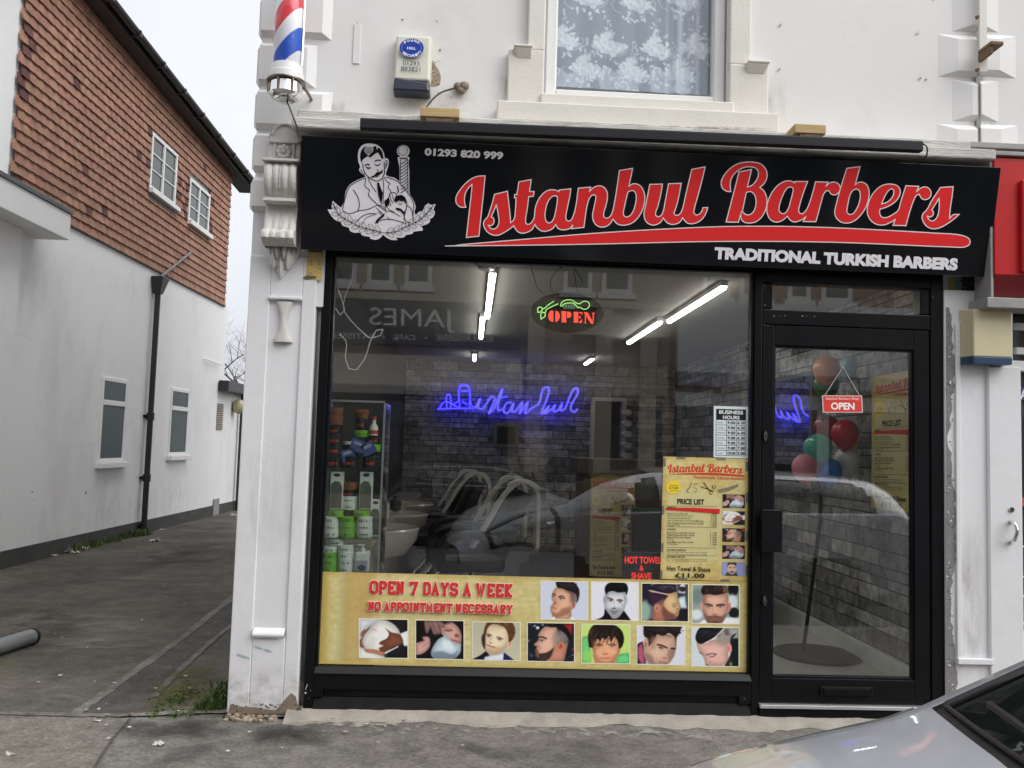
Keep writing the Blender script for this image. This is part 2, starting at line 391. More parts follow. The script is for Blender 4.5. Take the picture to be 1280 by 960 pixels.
# ================================================================== materials
M = {}
M['render'] = mat('white_render', (.76, .757, .748), .75, var=.03, scale=1.3, bump=.10, bscale=26, dirt=(.42, .39, .33), dirt_amt=.28, dirt_scale=1.1, dirt_pos=.56)
M['cream'] = mat('cream_paint', (.72, .70, .64), .6, var=.05, scale=3, bump=.2, bscale=45, dirt=(.38, .34, .27), dirt_amt=.5, dirt_scale=3.2, dirt_pos=.58)
M['pilaster'] = mat('brushed_white_masonry_paint', (.77, .77, .79), .6, var=.03, scale=2.2, bump=.22, bscale=14, dirt=(.5, .5, .5), dirt_amt=.3, dirt_scale=4, dirt_pos=.6)
M['relief'] = mat('painted_plaster_ornament', (.62, .605, .58), .65, var=.07, scale=9, bump=.4, bscale=60, dirt=(.2, .19, .17), dirt_amt=.6, dirt_scale=14, dirt_pos=.58)
M['upvc'] = mat('white_plastic_window_frame', (.80, .80, .785), .35, var=.02, scale=4, dirt=(.5, .48, .43), dirt_amt=.25, dirt_scale=6, dirt_pos=.6)
M['oldwood'] = mat('weathered_white_timber', (.58, .57, .54), .8, var=.25, scale=9, bump=.8, bscale=35, dirt=(.09, .085, .075), dirt_amt=.75, dirt_scale=7, dirt_pos=.54, stretch=(.5, 1, 3))
M['black'] = mat('black_gloss_frame', (.0055, .006, .0075), .3, var=.2, scale=5, spec=.22)
M['blackmatt'] = mat('black_rubber', (.012, .012, .013), .6, var=.2)
M['signblack'] = mat('black_acrylic_panel', (.008, .009, .012), .10, var=.1, scale=2, spec=.5)
M['trough'] = mat('dark_grey_metal_trough', (.014, .015, .019), .5, var=.12, scale=3, spec=.25)
M['silver'] = mat('silver_strip', (.68, .69, .71), .35, metal=.7, var=.05)
M['chrome'] = mat('chrome', (.80, .80, .80), .09, metal=1., var=.03)
M['rawwood'] = mat('raw_timber', (.50, .36, .17), .75, var=.15, scale=12, stretch=(.4, 1, 4))
M['concrete'] = mat('bare_cement', (.36, .35, .34), .9, var=.25, scale=40, bump=.8, bscale=80)
M['fillet'] = mat('tan_cement_fillet', (.35, .32, .275), .9, var=.16, scale=9, bump=.7, bscale=40, dirt=(.16, .14, .115), dirt_amt=.55, dirt_scale=4, dirt_pos=.55)
M['plinth'] = mat('dark_grey_plinth_paint', (.062, .06, .056), .8, var=.2, scale=5, bump=.4, bscale=30)
M['whitewall'] = mat('white_alley_render', (.86, .86, .85), .75, var=.03, scale=.8, bump=.2, bscale=20, dirt=(.46, .45, .43), dirt_amt=.35, dirt_scale=.55, dirt_pos=.52, stretch=(1, 1, .45))
M['gutter'] = mat('black_plastic_gutter', (.022, .022, .024), .4, var=.2)
M['soffit'] = mat('dark_soffit_board', (.05, .045, .042), .6, var=.2)
M['lead'] = mat('grey_lead_flashing', (.12, .135, .14), .6, var=.2, scale=8)
M['glass'] = pane_mat('shop_glass', (.96, .97, .965), .072)
M['upglass'] = pane_mat('upper_window_glass', (.96, .97, .97), .018)
M['showglass'] = pane_mat('cabinet_glass', (.94, .97, .95), .03)
M['dimglass'] = mat('dim_window_glass', (.035, .05, .05), .04, var=.25, scale=.7, spec=.8)
M['frosted'] = mat('frosted_window_glass', (.028, .058, .058), .28, var=.2, scale=1.2, spec=.3)
M['ink'] = ink('printed_vinyl', .42, spec=.35)
M['inkgloss'] = ink('glossy_sign_vinyl', .22, spec=.5)
M['redbox'] = mat('red_glossy_sign_panel', (.52, .022, .026), .22, var=.06, scale=2, spec=.5)
M['redlow'] = mat('dark_red_sign_panel', (.20, .014, .018), .3, var=.06)
M['greymetal'] = mat('grey_metal_trim', (.30, .295, .285), .5, var=.18, scale=7, dirt=(.08, .075, .07), dirt_amt=.5, dirt_scale=5)
M['rust'] = mat('rusty_bracket', (.16, .10, .055), .8, var=.35, scale=30)
M['cable'] = mat('black_cable', (.012, .012, .012), .5)
def tile_mat():
    m = bpy.data.materials.new('clay_wall_tile'); t, b = nodes(m)
    a = N(t, 'ShaderNodeAttribute'); a.attribute_name = 'Col'
    tc = N(t, 'ShaderNodeTexCoord'); n = N(t, 'ShaderNodeTexNoise', Scale=7., Detail=8., Roughness=.65); t.links.new(tc.outputs['Object'], n.inputs['Vector'])
    r = N(t, 'ShaderNodeValToRGB'); r.color_ramp.elements[0].color = (.62, .58, .58, 1); r.color_ramp.elements[1].color = (1.22, 1.2, 1.18, 1); r.color_ramp.elements[0].position = .3; r.color_ramp.elements[1].position = .7
    t.links.new(n.outputs['Fac'], r.inputs[0]); mx = N(t, 'ShaderNodeMixRGB', blend_type='MULTIPLY'); mx.inputs[0].default_value = 1
    t.links.new(a.outputs['Color'], mx.inputs[1]); t.links.new(r.outputs[0], mx.inputs[2]); t.links.new(mx.outputs[0], b.inputs['Base Color']); b.inputs['Roughness'].default_value = .8
    n3 = N(t, 'ShaderNodeTexNoise', Scale=60., Detail=4.); t.links.new(tc.outputs['Object'], n3.inputs['Vector'])
    bp = N(t, 'ShaderNodeBump', Strength=.35, Distance=.006); t.links.new(n3.outputs['Fac'], bp.inputs['Height']); t.links.new(bp.outputs[0], b.inputs['Normal'])
    return m
M['tile'] = tile_mat()
def ground_mat(name, base, light, dark, fleck=.0, big=.35, moss=None):
    m = bpy.data.materials.new(name); t, b = nodes(m); tc = N(t, 'ShaderNodeTexCoord'); src = tc.outputs['Object']
    n = N(t, 'ShaderNodeTexNoise', Scale=big, Detail=9., Roughness=.62); t.links.new(src, n.inputs['Vector'])
    r = N(t, 'ShaderNodeValToRGB'); e = r.color_ramp.elements; e[0].position = .34; e[1].position = .68; e[0].color = tuple(dark)+(1,); e[1].color = tuple(light)+(1,)
    k = r.color_ramp.elements.new(.5); k.color = tuple(base)+(1,); t.links.new(n.outputs['Fac'], r.inputs[0])
    g = N(t, 'ShaderNodeTexNoise', Scale=46., Detail=6., Roughness=.85); t.links.new(src, g.inputs['Vector'])
    gr = N(t, 'ShaderNodeValToRGB'); gr.color_ramp.elements[0].position = .3; gr.color_ramp.elements[1].position = .72; gr.color_ramp.elements[0].color = (.40, .40, .40, 1); gr.color_ramp.elements[1].color = (1.75, 1.75, 1.75, 1)
    t.links.new(g.outputs['Fac'], gr.inputs[0]); mx = N(t, 'ShaderNodeMixRGB', blend_type='MULTIPLY'); mx.inputs[0].default_value = 1
    t.links.new(r.outputs[0], mx.inputs[1]); t.links.new(gr.outputs[0], mx.inputs[2]); out = mx.outputs[0]
    md = N(t, 'ShaderNodeTexNoise', Scale=7., Detail=9., Roughness=.75); t.links.new(src, md.inputs['Vector']); mr = N(t, 'ShaderNodeValToRGB'); mr.color_ramp.elements[0].position = .36; mr.color_ramp.elements[1].position = .66; mr.color_ramp.elements[0].color = (.62, .61, .59, 1); mr.color_ramp.elements[1].color = (1.34, 1.33, 1.30, 1)
    t.links.new(md.outputs['Fac'], mr.inputs[0]); m9 = N(t, 'ShaderNodeMixRGB', blend_type='MULTIPLY'); m9.inputs[0].default_value = 1; t.links.new(out, m9.inputs[1]); t.links.new(mr.outputs[0], m9.inputs[2]); out = m9.outputs[0]
    if moss:
        n4 = N(t, 'ShaderNodeTexNoise', Scale=.9, Detail=7., Roughness=.7); mp = N(t, 'ShaderNodeMapping'); mp.inputs['Location'].default_value = (3.1, 7.7, 0); t.links.new(src, mp.inputs[0]); t.links.new(mp.outputs[0], n4.inputs['Vector'])
        r4 = N(t, 'ShaderNodeValToRGB'); r4.color_ramp.elements[0].position = .55; r4.color_ramp.elements[1].position = .72; r4.color_ramp.elements[1].color = (.55, .55, .55, 1)
        m4 = N(t, 'ShaderNodeMixRGB'); m4.inputs[2].default_value = tuple(moss)+(1,); t.links.new(n4.outputs['Fac'], r4.inputs[0]); t.links.new(r4.outputs[0], m4.inputs[0]); t.links.new(out, m4.inputs[1]); out = m4.outputs[0]
    if fleck:
        v = N(t, 'ShaderNodeTexVoronoi', Scale=13.); t.links.new(src, v.inputs['Vector'])
        lt = N(t, 'ShaderNodeMath', operation='LESS_THAN'); lt.inputs[1].default_value = fleck; t.links.new(v.outputs['Distance'], lt.inputs[0])
        s2 = N(t, 'ShaderNodeSeparateColor'); t.links.new(v.outputs['Color'], s2.inputs[0]); gt = N(t, 'ShaderNodeMath', operation='GREATER_THAN'); gt.inputs[1].default_value = .72; t.links.new(s2.outputs[0], gt.inputs[0])
        mu = N(t, 'ShaderNodeMath', operation='MULTIPLY'); t.links.new(lt.outputs[0], mu.inputs[0]); t.links.new(gt.outputs[0], mu.inputs[1])
        m5 = N(t, 'ShaderNodeMixRGB'); m5.inputs[2].default_value = (.30, .29, .27, 1); t.links.new(mu.outputs[0], m5.inputs[0]); t.links.new(out, m5.inputs[1]); out = m5.outputs[0]
    t.links.new(out, b.inputs['Base Color']); b.inputs['Roughness'].default_value = .88
    bp = N(t, 'ShaderNodeBump', Strength=.6, Distance=.006); t.links.new(g.outputs['Fac'], bp.inputs['Height']); t.links.new(bp.outputs[0], b.inputs['Normal'])
    return m
M['asphalt'] = ground_mat('alley_asphalt', (.086, .078, .065), (.142, .128, .105), (.056, .051, .044), .075, .8, (.105, .098, .045))
M['pave'] = ground_mat('pavement_asphalt', (.156, .147, .134), (.19, .18, .165), (.122, .115, .106), .05, 1.1)
M['slab'] = ground_mat('brown_pavement', (.175, .158, .138), (.205, .188, .165), (.14, .127, .112), .05, 1.1)
M['tarmac'] = ground_mat('road_tarmac', (.055, .055, .056), (.075, .075, .076), (.042, .042, .043), .04, .5)
M['strip'] = ground_mat('worn_trench_edge', (.155, .145, .128), (.20, .188, .168), (.11, .102, .092), 0, 1.5)
M['trench'] = ground_mat('trench_asphalt', (.068, .063, .058), (.085, .079, .072), (.05, .047, .043), .07, 1.5)
M['damp'] = ground_mat('damp_asphalt', (.075, .072, .066), (.105, .10, .092), (.058, .055, .05), .06, 2.5)
M['kerb'] = mat('granite_kerb', (.26, .25, .235), .85, var=.2, scale=25, bump=.4, bscale=60)

# ================================================================== ground
def sheet(name, pts, z, m, label=None):
    mb = MB(); mb.add([(p[0], p[1], z) for p in pts], [tuple(range(len(pts)))]); o = mb.build(name, m); o['kind'] = 'structure'; return o
G = PZ(0.0)
sheet('ground', [(-150, -150), (150, -150), (150, 150), (-150, 150)], -.14, M['tarmac'])
mb = MB(); mb.box(-40, 40, -2.45, -.045, -.13, 0.0); o = mb.build('pavement', M['pave']); o['kind'] = 'structure'
mb = MB(); mb.box(-40, -1.262, -.045, 70, -.13, 0.0); o = mb.build('alley', M['asphalt']); o['kind'] = 'structure'
mb = MB()
for i in range(60): mb.box(-30+i*.92, -30+i*.92+.91, -2.60, -2.452, -.13, .004)
o = mb.build('kerb', M['kerb'], bevel=.015); o['kind'] = 'structure'
mb = MB(); mb.box(-40, 40, -11.0, -8.9, -.13, 0.0); o = mb.build('far_pavement', M['pave']); o['kind'] = 'structure'
def px_sheet(name, pxs, z, m, sub=6):
    P = [G(*p) for p in catmull(pxs, sub, True, 40)]
    mb = MB(); L = [Vector((p[0], p[1], z)) for p in P]; tri = tessellate_polygon([L])
    nz = [tuple(t) if (L[t[1]]-L[t[0]]).cross(L[t[2]]-L[t[0]]).z > 0 else tuple(reversed(t)) for t in tri]
    mb.add(L, nz); o = mb.build(name, m); o['kind'] = 'structure'; return o
def px_strip(name, path, w, z, m):
    C = catmull([G(*p)[:2] for p in path], 8, False, 60); v = []
    for i, p in enumerate(C):
        a, b = C[max(i-1, 0)], C[min(i+1, len(C)-1)]; d = b-a; d /= np.linalg.norm(d); k = w*(.72+.5*random.random())/2
        v += [(p[0]-d[1]*k, p[1]+d[0]*k, z), (p[0]+d[1]*k, p[1]-d[0]*k, z)]
    mb = MB(); mb.add(v, [(2*i, 2*i+1, 2*i+3, 2*i+2) for i in range(len(C)-1)]); o = mb.build(name, m); o['kind'] = 'structure'; return o
px_sheet('trench_patch', [(92, 894), (150, 855), (210, 808), (255, 772), (300, 738), (300, 772), (262, 806), (222, 840), (192, 868), (180, 893)], .003, M['trench'])
px_strip('trench_edge', [(90, 896), (130, 868), (180, 832), (225, 800), (262, 770), (300, 741)], .06, .006, M['strip'])
px_strip('trench_edge', [(193, 872), (215, 848), (245, 820), (272, 796), (300, 774)], .042, .006, M['strip'])
px_sheet('brown_pavement_patch', [(-140, 893), (-20, 894.5), (60, 896), (130, 897.5), (162, 899), (140, 925), (112, 968), (60, 1000), (-200, 1000)], .004, M['slab'], 1)
px_strip('edging_stone', [(-20, 893), (60, 894.5), (140, 896), (175, 895), (230, 892), (286, 891)], .055, .009, M['strip'])
SM_D = stain_mat('damp_dark_stain', (.045, .043, .039), 5., .36, .56); SM_L = stain_mat('pale_worn_asphalt', (.23, .21, .18), 4., .42, .60, stretch=(.5, 1, 1)); SM_G = stain_mat('moss_stain', (.12, .115, .035), 5., .40, .60); SM_W = stain_mat('cement_splash', (.45, .43, .39), 9., .50, .60); SM_DD = stain_mat('dark_patch', (.05, .046, .04), 2.2, .42, .62)
for q, m_, t_ in (([(158, 900), (300, 897), (300, 926), (120, 926)], SM_D, .9), ([(300, 905), (420, 900), (420, 934), (290, 936)], SM_D, .85), ([(210, 935), (300, 925), (240, 958), (180, 962)], SM_D, .5), ([(40, 790), (230, 785), (240, 825), (20, 822)], SM_L, .75), ([(90, 715), (270, 705), (260, 730), (70, 742)], SM_L, .5), ([(130, 745), (240, 740), (220, 770), (100, 775)], SM_L, .45), ([(-30, 840), (60, 830), (40, 870), (-60, 880)], SM_L, .5), ([(60, 860), (150, 830), (120, 893), (20, 893)], SM_L, .5),
    ([(180, 850), (285, 815), (287, 889), (170, 892)], SM_G, .85), ([(-50, 760), (140, 740), (120, 800), (-90, 830)], SM_DD, .7), ([(150, 690), (300, 672), (300, 700), (120, 730)], SM_DD, .6), ([(20, 720), (160, 700), (130, 730), (-20, 750)], SM_DD, .5), ([(220, 655), (300, 648), (300, 668), (190, 680)], SM_DD, .5),
    ([(330, 894), (640, 903), (640, 925), (300, 915)], SM_W, .75), ([(560, 904), (960, 912), (960, 930), (560, 924)], SM_W, .7), ([(430, 925), (800, 925), (800, 958), (400, 958)], SM_DD, .55), ([(640, 915), (900, 925), (900, 965), (620, 965)], SM_L, .4), ([(-60, 905), (120, 905), (90, 958), (-100, 958)], SM_L, .4)):
    stain('ground_stain', G, q, m_, .0088, None, 1.3, t_, 14, 'structure')
px_strip('pavement_joint', [(163, 899), (140, 926), (112, 970)], .012, .0075, M['damp'])
# cement fillet along the foot of the shopfront
mb = MB(); xs = np.linspace(-.93, 3.3, 90)
A = []
for x in xs:
    wd = .062+.025*math.sin(x*5.3)+.02*math.sin(x*13)+random.uniform(-.02, .02); A.append([(x, .05, .045), (x, -.012, .04+random.uniform(-.004, .004)), (x, -.03-wd*.35, .018), (x, -.03-wd, .0015)])
mb.grid(A); mb.f = [tuple(reversed(q)) for q in mb.f]; o = mb.build('cement_fillet', M['fillet'], smooth=60); o['kind'] = 'structure'

# ================================================================== the shop building
F0 = PY(0.0)
def X(px, py, y=0.): return PY(y)(px, py)[0]
def Z(px, py, y=0.): return PY(y)(px, py)[2]
XL = -1.245                                     # alley corner of the building
shop = thing('shop_building', (1.0, .1, 0), 'white rendered building holding the black-framed barber shop', 'building')
zb, zs = 3.05, Z(683, 122)                      # foot of the upper wall, foot of the upper window
wx0, wx1 = X(681, 60), X(910, 60)
mb = MB()
mb.box(XL, 7, 0.0, .30, zb, zs); mb.box(XL, wx0, 0.0, .30, zs, 5.2); mb.box(wx1, 7, 0.0, .30, zs, 5.2); mb.box(XL, 7, 0.0, .30, 5.2, 8.2)
mb.build('wall', M['render'], shop)
mb = MB(); mb.box(XL, X(380, 700), 0.0, .30, 0, 2.2); mb.box(XL, -.842, .001, .30, 2.2005, zb-.0005); mb.build('corner_pier', M['pilaster'], shop)
mb = MB(); mb.box(XL, XL+.25, .302, 9.5, 0, 8.2); mb.box(XL, 7, 9.3, 9.5, 0, 8.2); mb.build('side_wall', M['render'], shop)
mb = MB(); mb.box(XL-.1, 7, -.15, 9.6, 8.2, 8.35); mb.build('roof', M['lead'], shop)
# rusticated corner stones (chamfered blocks)
def block(mb, x0, x1, z0, z1, d=.032, c=.028, ycut=0.0, left=True, right=True, side=.05):
    xa, xb = x0+(side if left else 0), x1-(side if right else 0)
    mb.hexa([(x0, ycut, z0), (xa, ycut-d, z0+c), (xb, ycut-d, z0+c), (x1, ycut, z0), (x0, ycut, z1), (xa, ycut-d, z1-c), (xb, ycut-d, z1-c), (x1, ycut, z1)])
mb = MB()
for (pr, p0, p1) in ((416, -70, -8), (396, -4, 46) if False else (416, -6, 47), (396, 54, 108), (415, 112, 163), (372, 166, 216), (378, 222, 266)):
    block(mb, XL-.004, X(pr, (p0+p1)/2), Z(340, p1), Z(340, p0), left=False)
# return of the stones round the alley corner
for (p0, p1) in ((-70, -8), (-6, 47), (54, 108), (112, 163), (166, 216), (222, 266)):
    z0, z1 = Z(340, p1), Z(340, p0); mb.hexa([(XL, .0, z0), (XL-.03, .03, z0+.028), (XL-.03, .45, z0+.028), (XL, .48, z0), (XL, .0, z1), (XL-.03, .03, z1-.028), (XL-.03, .45, z1-.028), (XL, .48, z1)])
mb.build('quoin', M['render'], shop)
mb = MB()
for (pl, pr, p0, p1) in ((1190, 1248, -12, 40), (1172, 1270, 44, 97), (1190, 1248, 101, 152), (1171, 1272, 156, 200)):
    for a, b, l, r_ in ((pl, 1219.5, True, False), (1224, pr, False, True)):
        block(mb, X(a, p1), X(b, p1), Z((a+b)/2, p1), Z((a+b)/2, p0), .024, .034, left=l, right=r_, side=.11)
mb.build('quoin', M['render'], shop)
mb = MB(); P = F0
mb.box(X(1219, 150), X(1224.5, 150), -.012, 0.0, Z(1221, 186), Z(1221, 96)); mb.build('party_joint', M['greymetal'], shop)
# strap, bolts and bracket on the joint
strap = thing('wall_strap', F0(1221, 95), 'white painted iron strap bolted up the wall joint', 'strap')
mb = MB(); mb.box(X(1217, 50), X(1226, 50), -.062, -.045, Z(1221, 95), Z(1221, -90)); mb.build('bar', M['cream'], strap)
for py in (22, 88):
    mb = MB(); p = PY(-.062)(1221, py); mb.lathe([(0, -.014), (.009, -.014), (.012, 0)], p, 8, axis='y'); mb.build('bolt', M['rust'], strap)
mb = MB(); p = PY(-.062)(1222, 66); mb.box(p[0], p[0]+.075, -.19, -.064, p[2]-.012, p[2]+.012); mb.box(p[0], p[0]+.02, -.18, -.064, p[2]-.06, p[2]-.0125); mb.build('bracket', M['rust'], strap, bevel=.006)
# left pier: raised frame round a sunk panel, little hourglass ornament, moulded foot
q = [F0(*p) for p in ((345, 376), (372, 376), (357, 792), (312, 792))]
px0, px1, pz0, pz1 = -1.13, -.955, q[2][2], q[0][2]
mb = MB(); d = .012; top = 2.47
mb.box(XL, px0, -d, -.0005, .02, top); mb.box(px1, X(380, 700), -d, -.0005, .02, top); mb.box(px0, px1, -d, -.0005, .02, pz0-.02); mb.box(px0, px1, -d, -.0005, pz1, top)
A = []
for z in np.linspace(pz0-.02, pz0+.03, 7):
    t = (z-pz0+.02)/.05; A.append([(px0+.004, -.002-.034*math.sin(math.pi*(.25+.75*t))**1, z), (px1-.004, -.002-.034*math.sin(math.pi*(.25+.75*t)), z)])
mb.grid(A); mb.build('pier_casing', M['pilaster'], shop, bevel=.009)
mb = MB(); zc = Z(358, 403); zt, zb_ = Z(358, 378), Z(354, 428); xm = (px0+px1)/2-.005
pr = [(.052, 0), (.052, .06), (.044, .12), (.025, .3), (.02, .5), (.025, .7), (.042, .9), (.048, .96), (.048, 1)]
A = [[(xm+h*s_, -.002-.03*math.sqrt(max(0, 1-(abs(s_))**2.5)), zb_+(zt-zb_)*t) for s_ in np.linspace(-1, 1, 13)] for h, t in pr]
mb.grid(A); mb.f = [tuple(reversed(f)) for f in mb.f]; mb.build('hourglass_ornament', M['relief'], shop, smooth=50)
mb = MB(); mb.box(px0-.004, px1+.004, -.028, -d-.0005, pz1+.004, pz1+.024); mb.build('panel_moulding', M['pilaster'], shop, bevel=.006)
# carved corbel: arch-headed block with rosette, fluted scrolls, leaf drop
cx0, cx1 = -1.155, -.985; cm = (cx0+cx1)/2; hw = (cx1-cx0)/2
zt = lambda py: Z(358, py, -.12)
mb = MB()
prof = [(205, .02), (207, .16), (214, .185), (226, .185), (238, .17), (246, .13), (249, .10), (250, .165), (254, .165), (255, .09), (266, .10), (280, .125), (288, .135), (289, .16), (294, .18), (300, .18), (305, .15), (307, .09)]
A = []
for py, dp in prof:
    row = []
    for k in range(49):
        s_ = k/24-1; fl = .011*abs(math.sin(s_*math.pi*2)) if (py < 247 or py > 255) and dp > .1 else 0
        row.append((cm+hw*s_*(1.0 if py > 200 else 1), -dp+.011-fl if fl else -dp, zt(py)))
    A.append(row)
mb.grid(A); nrow = len(A)
for side in (0, 48):
    L = [A[i][side] for i in range(nrow)]; mb.add(L+[(L[0][0], 0.0, p[2]) for p in L], [(i, i+1, i+1+nrow, i+nrow) for i in range(nrow-1)])
mb.build('corbel_scroll', M['relief'], shop, smooth=42)
mb = MB(); zb1, zb2 = zt(203), zt(172); arch = [(cx0, zb1), (cx1, zb1), (cx1, zb2)]+[(cm+hw*math.cos(a), zb2+hw*1.05*math.sin(a)) for a in np.linspace(0, math.pi, 15)[1:-1]]+[(cx0, zb2)]
mb.extrude([(a, -.10, b) for a, b in arch], (0, .0995, 0)); mb.box(cx0-.012, cx1+.012, -.19, -.0005, zt(206), zb1-.0005)
mb.box(cx0+.008, cx1-.008, -.115, -.1005, zt(178), zt(174))
arc = [(cm+hw*.8*math.cos(a), -.104, zb2+.012+hw*.8*math.sin(a)) for a in np.linspace(.1, math.pi-.1, 13)]; mb.tube(arc, .008, 6)
mb.build('corbel_head', M['relief'], shop, bevel=.006)
mb = MB(); rz = zt(189); rs = .052
for a, b in (((-1, -1), (1, -1)), ((1, -1), (1, 1)), ((1, 1), (-1, 1)), ((-1, 1), (-1, -1))): mb.tube([(cm+rs*a[0], -.104, rz+rs*a[1]), (cm+rs*b[0], -.104, rz+rs*b[1])], .007, 6)
for k in range(8):
    a = k*math.pi/4; mb.ball((cm+.027*math.cos(a), -.106, rz+.027*math.sin(a)), .016, .014, .016, 8)
mb.ball((cm, -.112, rz), .014, .016, .014, 10); mb.build('rosette', M['relief'], shop, smooth=60)
mb = MB()
for (dx, w_, zlow, yy) in ((0, .050, 344, .045), (-.040, .046, 333, .055), (.040, .046, 333, .055), (-.062, .036, 323, .04), (.062, .036, 323, .04), (-.02, .036, 322, .07), (.02, .036, 322, .07)):
    z1_, z0_ = zt(303), zt(zlow); L = []
    for t in np.linspace(0, 1, 9):
        wv = w_*math.sin(math.pi*min(.99, .28+.72*t))**.8 if t < 1 else 0
        L.append([(cm+dx*(1-.1*t)-wv, -yy*.55, z1_+(z0_-z1_)*t), (cm+dx*(1-.1*t), -yy-.02*math.sin(math.pi*t), z1_+(z0_-z1_)*t), (cm+dx*(1-.1*t)+wv, -yy*.55, z1_+(z0_-z1_)*t)])
    mb.grid(L); mb.grid([[(p[0], 0.0, p[2]) if i == 1 else p for i, p in enumerate(r_)] for r_ in L])
mb.build('leaf_drop', M['relief'], shop, smooth=40)
# old fascia boards (weathered) above the sign
zt0 = Z(376, 164, -.23)
cor = thing('cornice_boards', (1, -.1, zt0), 'weathered flaking timber boards capping the black shop sign', 'cornice')
mb = MB(); xr = X(1238, 200, -.2)
mb.box(-1.005, xr, -.255, -.002, zt0+.012, zt0+.07); mb.build('drip_board', M['oldwood'], cor, bevel=.008)
mb = MB(); mb.box(-.985, xr-.12, -.215, -.002, zt0+.0705, zt0+.125); mb.build('top_board', M['oldwood'], cor, bevel=.006)
mb = MB(); mb.box(xr-.14, 4.6, -.12, -.002, zt0+.126, zt0+.16); mb.build('flashing', M['greymetal'], cor, bevel=.004)
# backing behind the sign
mb = MB(); mb.box(-.96, 2.93, -.06, .28, 2.545, zt0+.011); mb.build('sign_backing', M['oldwood'], shop)
# upper window: architrave, frame, glass, lace, sill
win = None
for sx, xa, xb, xlow in ((-1, X(660, 30), X(681, 30), X(634, 110)), (1, X(910, 30), X(936, 30), X(957, 110))):
    mb = MB(); zc = Z(650, 66) if sx < 0 else Z(950, 86); zl = Z(650, 130)-.012
    mb.box(min(xa, xb), max(xa, xb), -.045, -.0005, zc, 5.3)
    a, b = (xlow, xb) if sx < 0 else (xa, xlow); mb.box(a, b, -.05, -.0005, zl, zc-.001)
    e = xa if sx < 0 else xb
    lo, hi = (X(642, 70), X(664, 70)) if sx < 0 else (X(930, 80), X(956, 80))
    mb.hexa([(lo if sx > 0 else lo+.02, -.052, zc-.055), (hi-(.02 if sx > 0 else 0), -.052, zc-.055), (hi-(.02 if sx > 0 else 0), -.0005, zc-.055), (lo if sx > 0 else lo+.02, -.0005, zc-.055), (lo, -.085, zc-.005), (hi, -.085, zc-.005), (hi, -.0005, zc-.005), (lo, -.0005, zc-.005)])
    mb.box(lo-.004, hi+.004, -.09, -.0005, zc-.004, zc+.012); mb.build('architrave', M['cream'], shop, bevel=.007)
mb = MB(); zs1 = Z(800, 133, -.13); zs0 = Z(800, 158, -.13)
mb.box(X(621, 140, -.13), X(974, 158, -.13), -.13, -.0005, zs0, zs1); mb.box(wx0-.02, wx1+.02, -.07, .0, zs1+.0005, zs-.001); mb.build('window_sill', M['cream'], shop, bevel=.008)
wf = MB(); zt_ = 5.15
for x0, x1, z0, z1 in ((wx0, wx0+.075, zs, zt_), (wx1-.075, wx1, zs, zt_), (wx0+.075, wx1-.075, zs, zs+.07)):
    wf.box(x0, x1, .045, .11, z0, z1)
for x0, x1, z0, z1 in ((wx0+.012, wx0+.07, zs+.012, zt_), (wx1-.07, wx1-.012, zs+.012, zt_), (wx0+.07, wx1-.07, zs+.012, zs+.066)):
    wf.box(x0, x1, .028, .0445, z0, z1)
win = wf.build('upper_window', M['upvc'], shop, bevel=.006)
mb = MB(); mb.box(wx0+.07, wx1-.07, .075, .081, zs+.065, zt_); mb.build('pane', M['upglass'], win)
